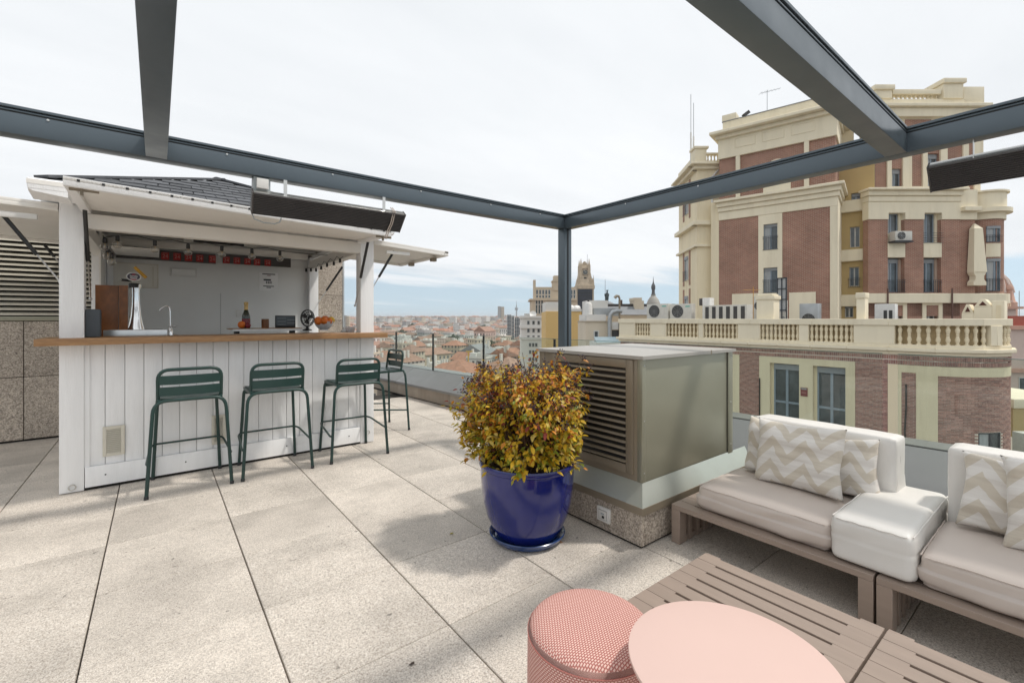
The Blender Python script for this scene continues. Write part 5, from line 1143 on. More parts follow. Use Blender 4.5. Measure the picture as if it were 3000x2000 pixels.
# ---- air conditioners
def ac(label, F, s0, s1, z0, z1, o0, dep, fans=1, side=True, group='air conditioner units', face='acgrey', mark=False):
    t = thing('air_conditioner', label, 'air conditioner', tuple(F.P((s0 + s1) / 2, z0, o0)), group)
    MB().fbox(F, s0, s1, z0, z1, o0 - dep, o0).build('casing', M[face], t, bevel=.015)
    for k in range(fans):
        zc = z0 + (z1 - z0) * (k + .5) / fans; r = min((z1 - z0) / fans * .42, (s1 - s0) * .36); sc = s0 + (s1 - s0) * (.36 if side else .5)
        c = F.P(sc, zc, o0 + .004); d2 = (F.P(sc + .1, zc, 0) - F.P(sc, zc, 0)).normalized(); nn = (F.P(sc, zc, 1) - F.P(sc, zc, 0)); nb = 22
        m = MB(); m.extr([c + d2 * (r * math.cos(2 * math.pi * j / nb)) + Vector((0, 0, r * math.sin(2 * math.pi * j / nb))) for j in range(nb)], nn * .01); fo = m.build('fan_opening', M['grille'], t)
        g_ = MB()
        for rr in (.25, .5, .75, 1.): g_.tube([c + nn * .02 + d2 * (r * rr * math.cos(2 * math.pi * j / 20)) + Vector((0, 0, r * rr * math.sin(2 * math.pi * j / 20))) for j in range(20)], .007, 4, closed=True)
        for j in range(8): g_.tube([c + nn * .02, c + nn * .02 + d2 * (r * math.cos(math.pi * j / 4)) + Vector((0, 0, r * math.sin(math.pi * j / 4)))], .005, 4)
        g_.build('fan_guard', M['galv'], t)
    if mark: MB().fbox(F, s0 + (s1 - s0) * .72, s0 + (s1 - s0) * .92, z1 - .22, z1 - .14, o0 + .001, o0 + .006).build('maker_mark', M['teal'], t)
    return t
q = FA.rect(2706, 1303, 2802, 1345); q = (q[0], q[1], q[3] - .62, q[3]); ac('white air conditioner on the wall, half hidden below the black pipe', FA, q[0], q[1], q[2], q[3], .5, .42, 1)
q = FA.rect(2183, 1217, 2240, 1245); q = (q[0], q[1], q[3] - .62, q[3]); ac('white air conditioner peeking over the left back cushion', FA, q[0], q[1], q[2], q[3], .4, .36, 1)
FR = Fac((28.5, 19), (0, -1))
def rr_(F, *p): return F.rect(*p)
q = FR.rect(1895, 890, 1957, 935); ac('grey rooftop air conditioner with two fans, left one of the pair', FR, q[0], q[1], .26, q[3], 0, .5, 2, True, 'rooftop air conditioners', mark=True)
q = FR.rect(1963, 890, 2026, 935); ac('grey rooftop air conditioner with two fans, right one of the pair', FR, q[0], q[1], .26, q[3], 0, .5, 2, True, 'rooftop air conditioners', mark=True)
def roofunit(label, F, px0, py0, px1, n, dep=.8, name='condenser_bank', cat='condenser'):
    q = F.rect(px0, py0, px1, 935); t = thing(name, label, cat, tuple(F.P((q[0] + q[1]) / 2, .26, 0)))
    MB().fbox(F, q[0], q[1], .26, q[3], -dep, 0).build('casing', M['acgrey'], t, bevel=.02)
    for k in range(n):
        a = q[0] + (q[1] - q[0]) * (k + .22) / n; b = q[0] + (q[1] - q[0]) * (k + .74) / n; MB().fbox(F, a, b, .36, q[3] - .10, 0, .012).build('coil_grille', M['grille'], t, smooth=False)
    return t
roofunit('long pale condenser bank with six dark grilles on the brick building terrace', FR, 2062, 893, 2188, 6)
q = FR.rect(2040, 872, 2070, 897); t = thing('duct_cowl', 'white square duct cowl turned left above the condenser bank', 'duct', tuple(FR.P((q[0] + q[1]) / 2, q[2], -.4)))
MB().fbox(FR, q[0] + .25, q[1] + .05, .3, q[3], -.9, -.3).build('duct_body', M['plastic_w'], t, bevel=.05); MB().fbox(FR, q[0], q[0] + .25, q[2] + .06, q[3] - .03, -.85, -.35).build('duct_mouth', M['heater'], t, bevel=.02)
F2 = Fac((31, 19), (0, -1))
def zt_(F, px, py): return F.uv(px, py)[1]
for i, (px0, px1, py, lb) in enumerate(((2205, 2240, 868, 'pale air conditioner left of the round topped chimney'), (2262, 2290, 868, 'pale air conditioner stacked behind the round topped chimney'), (2290, 2300, 880, 'slim white air conditioner beside the glazed iron frame'))):
    q = F2.rect(px0, py, px1, 935); ac(lb, F2, q[0], q[1], .3, q[3], 0, .4, 2 if i < 2 else 1, False)
q = F2.rect(2342, 889, 2396, 935); ac('grey blue rooftop air conditioner before the cream wall panel', F2, q[0], q[1], .3, q[3], 0, .6, 1, False, face='galv')
q = F2.rect(2562, 890, 2622, 935); t = thing('awning_crate', 'white service cabinet with small dark openings behind the balustrade', 'cabinet', tuple(F2.P(q[0], .3, 0))); MB().fbox(F2, q[0], q[1], .3, q[3], -.6, 0).build('cabinet_body', M['plastic_w'], t, bevel=.03)
for k in range(2): MB().fbox(F2, q[0] + (q[1] - q[0]) * (.45 + .26 * k), q[0] + (q[1] - q[0]) * (.62 + .26 * k), .55, q[3] - .35, 0, .01).build('opening', M['grille'], t)
# chimneys and vents standing on the wing
def chim(label, F, px0, px1, py, dep=.6, cap=True, rnd_=False):
    q = F.rect(px0, py, px1, 935); t = thing('chimney', label, 'chimney', tuple(F.P((q[0] + q[1]) / 2, .26, 0))); w = q[1] - q[0]; e = .06 * w
    MB().fbox(F, q[0] + e, q[1] - e, .26, q[3] - .25, -dep, 0).build('shaft', M['stucco2'], t, bevel=.02)
    MB().fbox(F, q[0], q[1], q[3] - .25, q[3] - (.06 if rnd_ else 0), -dep - .05, .05).build('cap', M['stucco2'], t, bevel=.03)
    if rnd_: MB().fbox(F, q[0] + w * .1, q[1] - w * .1, q[3] - .06, q[3] + .03, -dep, 0).build('crown', M['stucco2'], t, bevel=.05, seg=3)
    return t
FB = Fac((24.25, 19), (0, -1))
chim('cream chimney with a rounded cap on the balustrade beside the condensers', FB, 2213, 2270, 863, .7, True, True)
chim('tall cream chimney post right of the ochre recess', FB, 2507, 2536, 857, .5)
FBR = Fac((28., 19), (0, -1))
def prow(label, px0, px1, py, pyt, tri):
    q = FBR.rect(px0, py, px1, 935); t = thing('roof_vent', label, 'roof vent', tuple(FBR.P((q[0] + q[1]) / 2, .3, -.5)), 'gabled roof vents'); c = (q[0] + q[1]) / 2; w = q[1] - q[0]; zt = q[3]; zb = FBR.uv((px0 + px1) / 2, pyt)[1]
    m = MB(); m.fbox(FBR, q[0], q[1], .3, zb, -1.2, -.1); m.build('base', M['stucco2'], t, bevel=.02)
    m = MB(); m.extr([FBR.P(q[0], zb, -1.15), FBR.P(q[1], zb, -1.15), FBR.P(c + w * .12, zt, -1.15), FBR.P(c - w * .12, zt, -1.15)], FBR.P(0, 0, 1.05) - FBR.P(0, 0, 0)); m.build('gable', M['stucco2'], t, bevel=.01)
    m = MB(); h = (zt - zb); m.extr([FBR.P(c - w * .22, zb + h * .18, -.10), FBR.P(c + w * .22, zb + h * .18, -.10), FBR.P(c, zb + h * .72, -.10)], FBR.P(0, 0, .02) - FBR.P(0, 0, 0)); m.build('opening', mat('tile_red_dark', (.10, .035, .025), .9), t)
prow('small gabled cream roof vent with a triangular opening', 2816, 2852, 891, 918, 0); prow('large gabled cream roof vent with a triangular opening', 2852, 2905, 876, 898, 0)
q = FBR.rect(2905, 880, 2942, 935); t = thing('terrace_niche', 'cream roof block with a square niche next to the large gabled vent', 'roof block', tuple(FBR.P(q[0], .3, -.5))); MB().fbox(FBR, q[0], q[1], .3, q[3], -1.2, -.12).build('block', M['stucco2'], t, bevel=.02); MB().fbox(FBR, q[0] + .12, q[1] - .1, .3, q[3] - .2, -.14, -.105).build('niche', M['stucco'], t)
q = FBR.rect(2797, 905, 2818, 932); t = MB().ball(FBR.P((q[0] + q[1]) / 2, .82, -.9), .24, 12).build('satellite_dish', M['plastic_w'], org=tuple(FBR.P((q[0] + q[1]) / 2, .3, -.3))); tag(t, 'round white dome beside the small gabled roof vent', 'dome')
# glazed iron frame
q = F2.rect(2290, 815, 2316, 935); t = thing('iron_frame', 'dark glazed iron frame standing on the terrace before the bricks', 'frame', tuple(F2.P(q[0], .3, .6)))
for k in range(3): s = q[0] + (q[1] - q[0]) * k / 2; MB().fbox(F2, s - .03, s + .03, .3, q[3], .6, .66).build('post', M['iron'], t)
for k in range(6): z = .5 + (q[3] - .55) * k / 5; MB().fbox(F2, q[0], q[1], z, z + .05, .665, .70).build('rail', M['iron'], t)
MB().fbox(F2, q[0], q[1], q[3] * .45, q[3], .625, .632).build('glazing', M['curtain'], t)
def yagi(label, pos, h, L, d, col='galv', n=7):
    t = thing('antenna', label, 'antenna', tuple(pos)); m = MB(); m.tube([pos, pos + Vector((0, 0, h))], .022, 6); m.build('mast', M[col], t)
    d = Vector(d).normalized(); sd_ = d.cross(Vector((0, 0, 1))).normalized(); c = pos + Vector((0, 0, h * .93)); m = MB(); m.tube([c - d * L * .35, c + d * L * .65], .016, 6)
    for k in range(n): p = c - d * L * .33 + d * L * .95 * k / (n - 1); w = .28 - .02 * k; m.tube([p - sd_ * w, p + sd_ * w], .009, 5)
    m.build('boom', M[col], t); return t
M['antor'] = mat('orange_antenna', (.55, .27, .05), .5)
# ================================================================ tall brick building
tbd = thing('tall_brick_building', 'tall cream and brick apartment building with balustrades and balconies', 'building', (36, 14, -10))
PB = GD(2270, 934, 34); F1 = Fac((PB.x, PB.y), (.22, -.975))                       # left block, receding to the left
def wallpart(name, F, s0, s1, z0, z1, o0, o1, m, hs=(), brick=False, parent=None, bevel=0):
    mb = MB(); holes(mb, F, s0, s1, z0, z1, list(hs), o0, o1); o = mb.build(name, m, parent or tbd, smooth=False, bevel=bevel)
    if brick: uvwall(o, F)
    return o
def zf(F, px, py): return F.uv(px, py)[1]
sL, sR = F1.uv(2106, 700)[0], F1.uv(2432, 700)[0]
zbt = (zf(F1, 2106, 647) + zf(F1, 2432, 606)) / 2                                  # top of lower brickwork
zcor = (zf(F1, 2106, 590) + zf(F1, 2432, 541)) / 2                                 # middle cornice
w1 = F1.rect(2237, 656, 2278, 731); w2 = F1.rect(2237, 784, 2278, 857)
sc0, sc1 = F1.uv(2222, 700)[0], F1.uv(2292, 700)[0]
wallpart('wall', F1, sL - .6, sL, -10, zcor, -6, 0, M['stucco']); wallpart('wall', F1, sL, sR, -10, 1.5, -6, -.02, M['brickfar'], brick=True)
wallpart('brick_wall', F1, sL, sc0, 1.5, zbt, -6, 0, M['brickfar'], brick=True); wallpart('brick_wall', F1, sc1, sR, 1.5, zbt, -6, 0, M['brickfar'], brick=True)
wallpart('window_bay', F1, sc0, sc1, 1.5, zbt + .01, -.6, .06, M['stucco2'], [w1, w2])
MB().fbox(F1, sc0, sc1, 1.5, zbt, -6, -.61).build('bay_core', M['dark'], tbd)
for w in (w1, w2):
    window(tbd, F1, w[0], w[1], w[2], w[3], -.2, 'winframe', 1, .22, None, True); railing(tbd, F1, w[0] - .05, w[1] + .05, w[2] - .02, w[2] + (w[3] - w[2]) * .52, .08, 9)
q = F1.rect(2145, 860, 2222, 935); wallpart('plaster_panel', F1, q[0], q[1], -1, q[3], -.01, .05, M['stucco2']); q = F1.rect(2312, 856, 2390, 935); wallpart('plaster_panel', F1, q[0], q[1], -1, q[3], -.01, .05, M['stucco2'])
MB().fbox(F1, sR, sR + .45, -10, zcor, -6, .08).build('corner_pilaster', M['stucco2'], tbd, smooth=False)
m = MB(); m.fbox(F1, sL - .0, sR + .45, zbt, zcor - .9, -6, .10); m.fbox(F1, sL - .05, sR + .55, zcor - .9, zcor - .55, -6, .22); m.fbox(F1, sL - .1, sR + .65, zcor - .55, zcor - .2, -6, .38); m.fbox(F1, sL - .25, sR + .85, zcor - .2, zcor, -6, .62); m.build('cornice', M['stucco2'], tbd, bevel=.03, seg=1)
# upper storey of the left block
z3 = (zf(F1, 2106, 470) + zf(F1, 2432, 392)) / 2; z4 = (zf(F1, 2090, 398) + zf(F1, 2410, 316)) / 2; z5 = (zf(F1, 2115, 358) + zf(F1, 2370, 292)) / 2
zb2 = zf(F1, 2112, 472)
zb2 = (zf(F1, 2130, 468) + zf(F1, 2400, 400)) / 2
MB().fbox(F1, sL, sR + .3, zcor, zb2, -6.2, -.16).build('brick_wall', M['brickfar'], tbd, smooth=False); uvwall(bpy.data.objects[COL.objects[-1].name], F1)
for a, b in ((sL + 1.25, sL + 1.55), (sR - 1.55, sR - 1.25)): MB().fbox(F1, a, b, zcor, zb2, -.2, .02).build('pilaster', M['stucco2'], tbd, smooth=False)
wa = F1.uv(2275, 500)[0]; zz = zf(F1, 2275, 465)
m = MB(); m.extr([F1.P(wa - .9 + .9 * (1 - math.cos(math.pi * k / 12)), zcor + .3 + (zz - zcor - .3) * (.55 + .45 * math.sin(math.pi * k / 12)), -.17) for k in range(13)] + [F1.P(wa + .9, zcor + .05, -.17), F1.P(wa - .9, zcor + .05, -.17)], F1.P(0, 0, .12) - F1.P(0, 0, 0)); m.build('arched_surround', M['stucco2'], tbd, smooth=False)
m = MB(); m.fbox(F1, sL - .05, sR + .4, zb2, z4 - .55, -6.2, .04); m.build('attic_wall', M['stucco2'], tbd, smooth=False)
for a, b in ((.16, .36), (.42, .62), (.68, .88)):
    p0, p1 = sL + (sR - sL) * a, sL + (sR - sL) * b; m = MB(); zl, zh = zb2 + (z4 - zb2) * .30, zb2 + (z4 - zb2) * .66
    for x in ((p0, p1, zl, zl + .05), (p0, p1, zh - .05, zh), (p0, p0 + .05, zl + .05, zh - .05), (p1 - .05, p1, zl + .05, zh - .05)): m.fbox(F1, x[0], x[1], x[2], x[3], .04, .075)
    m.build('panel_moulding', M['stucco2'], tbd, smooth=False)
m = MB(); m.fbox(F1, sL - .2, sR + .55, z4 - .55, z4 - .25, -6.2, .3); m.fbox(F1, sL - .55, sR + .9, z4 - .25, z4, -6.5, .75); m.build('top_cornice', M['stucco2'], tbd, bevel=.04, seg=1)
m = MB(); m.fbox(F1, sL + .25, sR + .3, z4, z5, -6, -.15); m.build('parapet_wall', M['stucco2'], tbd, smooth=False)
MB().fbox(F1, sL + .2, sR + .3, z5, z5 + .05, -6, -.1).build('parapet_flashing', M['zinc'], tbd); MB().fbox(F1, sL + .2, sL + 1.25, z5, z5 + .55, -1.2, -.12).build('corner_block', M['stucco2'], tbd, bevel=.03)
# left street wing of the tall building
PC_ = GD(2042, 934, 37.5); FW = Fac((PC_.x, PC_.y), (CS, -SN)); FV = Fac((PC_.x, PC_.y), (5.3 * SN + .5 * CS, 5.3 * CS - .5 * SN))
def uvs(F, px): return F.uv(px, 934)[0]
w_ = abs(uvs(FW, 2094)); hcorn = zf(FW, 2060, 484); h2 = zf(FW, 2060, 657); h3 = zf(FW, 2060, 720)
MB().fbox(FW, .3, w_ + .5, -10, hcorn - .4, -.4, 0).build('wing_wall', M['stucco'], tbd, smooth=False)
def lband(z0, z1, o, name='string_course', m_='stucco2'):
    m = MB(); q = [FW.P(w_ + .3, 0, o), FW.P(-.0, 0, o) , FV.P(9, 0, 0)]
    m.fbox(FW, -o, w_ + .4, z0, z1, -.3, o); m.fbox(FV, -.0, 5.6, z0, z1, -.3, o + .001); return m.build(name, M[m_], tbd, bevel=.02, seg=1)
MB().fbox(FV, 0, 5.5, -10, hcorn - .4, -2.5, 0).build('wing_wall', M['stucco'], tbd, smooth=False)
lband(hcorn - .4, hcorn - .1, .35); lband(hcorn - .1, hcorn + .05, .7); lband(h2 - .1, h2 + .25, .4); lband(h3 - .1, h3 + .1, .25)
lband(hcorn + .05, zf(FW, 2060, 474) + .05, .15, 'balustrade_base'); zr = zf(FW, 2080, 448)
MB().fbox(FW, -.2, .75, hcorn + .05, zf(FW, 2050, 437), -.8, .1).build('pier', M['stucco2'], tbd, bevel=.02); MB().fbox(FW, -.3, .9, zf(FW, 2050, 437), zf(FW, 2050, 430), -.9, .2).build('pier_cap', M['stucco2'], tbd, bevel=.03)
MB().fbox(FW, .75, w_ + .4, zr - .15, zr, -.3, .06).build('handrail', M['stucco2'], tbd); MB().fbox(FV, .8, 5.5, zr - .35, zr, -.3, .06).build('handrail', M['stucco2'], tbd)
for k in range(6): piece('baluster', bal_me, tbd, FW.P(.95 + k * .27, hcorn + .3, -.1), None, (1, 1, (zr - hcorn - .4) / .79))
for s in (2.9,):
    for z0, z1 in ((hcorn - 3.4, hcorn - 1.2), (h3 - 2.6, h3 - .5), (h3 - 6.2, h3 - 4.0)):
        b = MB().fbox(FV, s - 1.1, s - .75, z0 - .5, z1 + .6, 0, .05).build('brick_strip', M['brickfar'], tbd, smooth=False); uvwall(b, FV); b = MB().fbox(FV, s + .75, s + 1.1, z0 - .5, z1 + .6, 0, .05).build('brick_strip', M['brickfar'], tbd, smooth=False); uvwall(b, FV)
        window(tbd, FV, s - .5, s + .5, z0, z1, .0, 'winwhite', 1, .3, None, True); railing(tbd, FV, s - .6, s + .6, z0 - .1, z0 + .8, .2, 6)
m = MB(); dpx = FW.uv(2084, 700)[0]; m.tube([FW.P(dpx, -2, .15), FW.P(dpx, zf(FW, 2084, 520), .15), FW.P(dpx + .55, zf(FW, 2096, 498), .15)], .09, 8); m.build('drainpipe', M['plastic_w'], tbd)
# ochre recess
PR = GD(2500, 934, 33.85); F3 = Fac((PR.x, PR.y), (.18, -.98)); a0, a1 = uvs(F3, 2440), uvs(F3, 2546)
hw = [F3.rect(2494, 565, 2520, 608), F3.rect(2490, 664, 2519, 724), F3.rect(2488, 782, 2517, 838), F3.rect(2475, 893, 2500, 930)]
wallpart('recess_wall', F3, a0 - 3, a1 + .3, -8, zf(F3, 2500, 470), -.5, 0, M['ochre'], hw)
for i, q in enumerate(hw): window(tbd, F3, q[0], q[1], q[2], q[3], -.25, 'winwhite' if i else 'winframe', 1, .25 if i in (0, 3) else 0)
for py in (604, 748, 880):
    z = zf(F3, 2500, py); MB().fbox(F3, a0 - .4, a1 + .0, z - .45, z + .42, 0, .3).build('recess_ledge', M['stucco2'], tbd, bevel=.03, seg=1)
railing(tbd, F3, hw[2][0] - .1, hw[2][1] + .1, hw[2][2] - .1, hw[2][2] + .6, .06, 6)
MB().fbox(F3, a0 - 3, a1 + .3, -8, zf(F3, 2500, 420), -6, -.51).build('core', M['dark'], tbd, smooth=False)
# right block, seen square on
PQ = GD(2544, 934, 32.6); F4 = Fac((PQ.x, PQ.y), (CS, -SN)); sA = 0; sB = uvs(F4, 2812); sT = uvs(F4, 2920)
zbr = zf(F4, 2650, 643); zmc = zf(F4, 2680, 555); zt2 = zf(F4, 2680, 352)
pxz = lambda py: zf(F4, 2680, py)
cols = [(2601, 2650), (2706, 2757)]
hs = []
for x0, x1 in cols:
    hs += [(uvs(F4, x0), uvs(F4, x1), pxz(710 if x0 > 2650 else 683), pxz(624)), (uvs(F4, x0), uvs(F4, x1), pxz(856), pxz(757))]
brk = wallpart('brick_wall', F4, sA, sB, 1.5, zbr, -.5, 0, M['brickfar'], [(h[0], h[1], h[2] - (2.0 if h[3] > pxz(700) else 0), h[3]) for h in hs] , brick=True)
MB().fbox(F4, sA + .6, sB, 1.5, zbr, -1.2, -.53).build('core', M['dark'], tbd)
wallpart('frieze', F4, sA - .05, sB, zbr, zmc - .9, -.5, .08, M['stucco2'], [(h[0], h[1], pxz(660), pxz(624)) for h in hs[::2]])
m = MB(); m.fbox(F4, sA - .1, sB, zmc - .9, zmc - .5, -.5, .16); m.fbox(F4, sA - .2, sB, zmc - .5, zmc - .15, -.5, .3); m.fbox(F4, sA - .35, sB + .2, zmc - .15, zmc, -.5, .55); m.build('cornice', M['stucco2'], tbd, bevel=.03, seg=1)
for i, h in enumerate(hs):
    top = i % 2 == 0; z0 = h[2]
    window(tbd, F4, h[0], h[1] - .18, z0, h[3], -.45, 'winframe', 1, .0 if top else .30, None, i != 3, .07, 'balcony_window')
    MB().fbox(F4, h[1] - .18, h[1], z0, h[3], -.5, -.3).build('reveal', M['brickfar' if not top else 'stucco2'], tbd, smooth=False)
    if top:
        MB().fbox(F4, h[0] - .02, h[1] + .02, pxz(754), pxz(712), -.5, .04).build('spandrel', M['stucco2'], tbd, smooth=False, bevel=.01); MB().fbox(F4, h[0], h[1], pxz(712), z0, -.5, -.1).build('sill_wall', M['stucco2'], tbd, smooth=False)
        if i: railing(tbd, F4, h[0] - .1, h[1] + .1, z0 - .05, pxz(683), .08, 8, True)
    else: railing(tbd, F4, h[0] - .05, h[1] + .05, z0, pxz(820), .02, 10)
q = F4.rect(2604, 681, 2653, 708); ac('white air conditioner hung under a left window of the tall brick building', F4, q[0], q[1], q[2], q[3], .55, .5, 1)
MB().fbox(F4, q[0] - .05, q[1] + .05, q[2] - .12, q[2] - .03, 0, .6).build('bracket_shelf', M['iron'], tbd)
# base course and ground storey of the right block
zb0, zb1 = pxz(888), pxz(862); m = MB(); m.fbox(F4, sA - .3, sT + .3, zb0, zb1 + .05, -.5, .35); m.build('base_course', M['stucco2'], tbd, bevel=.03, seg=1)
gh = [F4.rect(2627, 894, 2643, 935), F4.rect(2710, 894, 2748, 935)]
gh = [(uvs(F4, 2610), uvs(F4, 2644), -1, pxz(894)), (uvs(F4, 2712), uvs(F4, 2748), -1, pxz(894))]
o = wallpart('brick_wall', F4, sA, sT, -9, zb0, -.5, 0, M['brickfar'], gh, brick=True)
for g_ in gh:
    window(tbd, F4, g_[0] + .05, g_[1] - .05, g_[2], g_[3], -.3, 'winwhite', 1, 0, None, True, .06)
    m = MB(); e = .28; m.fbox(F4, g_[0] - e, g_[0], -1, g_[3] + .25, -.1, .06).fbox(F4, g_[1], g_[1] + e, -1, g_[3] + .25, -.1, .06).fbox(F4, g_[0], g_[1], g_[3], g_[3] + .25, -.1, .06); m.build('window_surround', M['stucco2'], tbd, smooth=False)
for px in (2587, 2773): m = MB(); s = uvs(F4, px); m.tube([F4.P(s, -2, .42), F4.P(s, zb1 + .4, .42)], .05, 8); m.build('drainpipe', mat('brown_pipe', (.12, .06, .045), .5), tbd)
# obelisk and rounded corner
wallpart('brick_wall', F4, sB, uvs(F4, 2862), zb1, zbr + .15, -.5, -.12, M['brickfar'], brick=True)
so0 = uvs(F4, 2852); zo0, zo1 = pxz(837), pxz(656)
ob = MB(); 
def ring(w, z, d=.45): return [F4.P(so0 - w, z, .0), F4.P(so0 + w, z, .0), F4.P(so0 + w, z, d), F4.P(so0 - w, z, d)]
def frus(w0, z0, w1, z1, d0=.45, d1=.45): a = ring(w0, z0, d0); b = ring(w1, z1, d1); ob.hexa(a + b)
frus(.46, zo0, .46, zo0 + .25); frus(.44, zo0 + .25, .30, zo0 + .42); frus(.30, zo0 + .42, .30, zo0 + .7); frus(.34, zo0 + .7, .47, zo0 + .95); frus(.47, zo0 + .95, .30, zo1 - .38, .5, .36); frus(.30, zo1 - .38, .03, zo1, .36, .1)
ob.build('obelisk_relief', M['stucco2'], tbd, smooth=False)
rc = 1.28; cc = GD(2868, 934, 33.95); cc.z = 0
def cyl(r, z0, z1, name, m_, brick=False, bev=0):
    mb = MB(); n = 36; mb.extr([(cc.x + r * math.cos(2 * math.pi * k / n), cc.y + r * math.sin(2 * math.pi * k / n), z0) for k in range(n)], (0, 0, z1 - z0)); o = mb.build(name, m_, tbd)
    if brick:
        uvl = o.data.uv_layers.new(name='b'); og = ORG[o.name]
        for p in o.data.polygons:
            for l in p.loop_indices: v = o.data.vertices[o.data.loops[l].vertex_index].co + og; uvl.data[l].uv = (math.atan2(v.y - cc.y, v.x - cc.x) * r, v.z)
    return o
cyl(rc, -9, pxz(640), 'round_corner', M['brickfar'], True)
zc_a, zc_b, zc_c = pxz(640), pxz(608), pxz(556)
cyl(rc + .12, zc_a, zc_b - .3, 'corner_frieze', M['stucco2']); cyl(rc + .45, zc_b - .3, zc_b, 'corner_cornice', M['stucco2']); cyl(rc + .15, zc_b, zc_c - .12, 'corner_parapet', M['stucco2']); cyl(rc + .3, zc_c - .12, zc_c, 'corner_coping', M['stucco2']); cyl(rc + .3, zb0, zb1 + .05, 'corner_base_course', M['stucco2'])
MB().fbox(F4, sB - .05, uvs(F4, 2862), zbr, zc_b - .3, -.5, .02).build('frieze', M['stucco2'], tbd, smooth=False); MB().fbox(F4, sB, uvs(F4, 2862), zc_b - .3, zc_b, -.5, .4).build('cornice', M['stucco2'], tbd, bevel=.02, seg=1); MB().fbox(F4, sB, uvs(F4, 2862), zc_b, zc_c, -.5, .05).build('corner_parapet', M['stucco2'], tbd, smooth=False)
class Cyl(Fac):
    def __init__(s, c, r): s.c, s.r = c, r
    def segs(s, a, b): return max(1, int(abs(b - a) / .25 + 1))
    def P(s, t, z, o=0): a = t / s.r; return Vector((s.c.x + (s.r + o) * math.cos(a), s.c.y + (s.r + o) * math.sin(a), z))
FC = Cyl(cc, rc); ang0 = math.atan2(-cc.y, -cc.x); aw = (ang0 + .62) * rc
for z0, z1, zr_ in ((pxz(708), pxz(661), pxz(688)), (pxz(852), pxz(757), pxz(816))):
    window(tbd, FC, aw - .42, aw + .42, z0, z1, -.02, 'winframe', 1, .2, None, True); railing(tbd, FC, aw - .5, aw + .5, z0, zr_, .12, 7)
MB().fbox(FC, aw - .45, aw + .45, pxz(752), pxz(712), -.05, .04).build('spandrel', M['stucco2'], tbd, smooth=False)
# upper set-back storeys of the right block
FU = Fac(tuple((F4.P(0, 0, -1.2)).xy), (CS, -SN)); uz = lambda py: zf(FU, 2680, py); u0, u1 = uvs(FU, 2546), uvs(FU, 2868)
wh = [FU.rect(2610, 494, 2641, 546), FU.rect(2716, 450, 2750, 546)]
o = wallpart('brick_wall', FU, u0, u1, zmc - .5, uz(400), -.8, -.0, M['brickfar'], wh, brick=True)
for a, b in ((2596, 2609), (2642, 2668), (2700, 2714), (2752, 2772), (2818, 2834), (2850, 2868)): MB().fbox(FU, uvs(FU, a), uvs(FU, b), zmc - .4, uz(395), -.1, .12).build('pilaster', M['stucco2'], tbd, smooth=False)
for q in wh: window(tbd, FU, q[0], q[1], q[2], q[3], -.25, 'winframe', 1, .35, None, True)
MB().fbox(FU, uvs(FU, 2600), uvs(FU, 2760), zmc - .4, uz(547), -.1, .1).build('sill_band', M['stucco2'], tbd, smooth=False)
zA, zB_, zC_ = uz(348), uz(322), uz(300)
m = MB(); m.fbox(FU, u0 - .1, u1 + .1, uz(400), zA - .0, -.8, .08); m.build('attic_wall', M['stucco2'], tbd, smooth=False)
for a, b in ((2598, 2625), (2648, 2725)): o = MB().fbox(FU, uvs(FU, a), uvs(FU, b), uz(368) - .3, uz(352), .0, .1).build('brick_panel', M['brickfar'], tbd, smooth=False); uvwall(o, FU)
m = MB(); m.fbox(FU, u0 - .2, u1 + .2, zA, zB_, -.8, .4); m.fbox(FU, u0 - .4, u1 + .4, zB_, zB_ + .25, -.8, .65); m.build('cornice', M['stucco2'], tbd, bevel=.03, seg=1)
m = MB(); m.fbox(FU, u0, u1, zB_ + .25, zC_ + .2, -1, .1); m.build('balustrade_base', M['stucco2'], tbd, smooth=False)
for a, b, t_ in ((2553, 2612, 254), (2753, 2820, 235)):
    z1 = uz(t_); MB().fbox(FU, uvs(FU, a) + .12, uvs(FU, b) - .12, zC_ + .2, z1 - .35, -1.3, .2).build('pier', M['stucco2'], tbd, bevel=.03); MB().fbox(FU, uvs(FU, a), uvs(FU, b), z1 - .35, z1, -1.45, .35).build('pier_cap', M['stucco2'], tbd, bevel=.05)
zr = uz(264); MB().fbox(FU, uvs(FU, 2612), uvs(FU, 2753), zr - .35, zr, -.5, .12).build('handrail', M['stucco2'], tbd, bevel=.02); MB().fbox(FU, uvs(FU, 2500), uvs(FU, 2553), uz(286) - .3, uz(286), -.5, .12).build('handrail', M['stucco2'], tbd)
for k in range(11): s = uvs(FU, 2612) + (uvs(FU, 2753) - uvs(FU, 2612)) * (k + .5) / 11; piece('baluster', bal_me, tbd, FU.P(s, zC_ + .2, -.15), None, (1.25, 1.25, (zr - .35 - zC_ - .2) / .79))
for k in range(4): s = uvs(FU, 2505) + (uvs(FU, 2550) - uvs(FU, 2505)) * (k + .5) / 4; piece('baluster', bal_me, tbd, FU.P(s, zC_ + .1, -.15), None, (1.2, 1.2, (uz(286) - .3 - zC_ - .1) / .79))
MB().fbox(FU, uvs(FU, 2820), uvs(FU, 2880), zC_ - .2, uz(256), -4, .1).build('corner_block', M['stucco2'], tbd, bevel=.03); MB().fbox(FU, uvs(FU, 2880), uvs(FU, 2890), zA - 4, uz(276), -4, -.2).build('corner_block', M['stucco2'], tbd, bevel=.03)
MB().fbox(FU, u0 - 3.2, u0, zcor, uz(330), -6, -1.5).build('stair_block', M['stucco'], tbd, smooth=False)
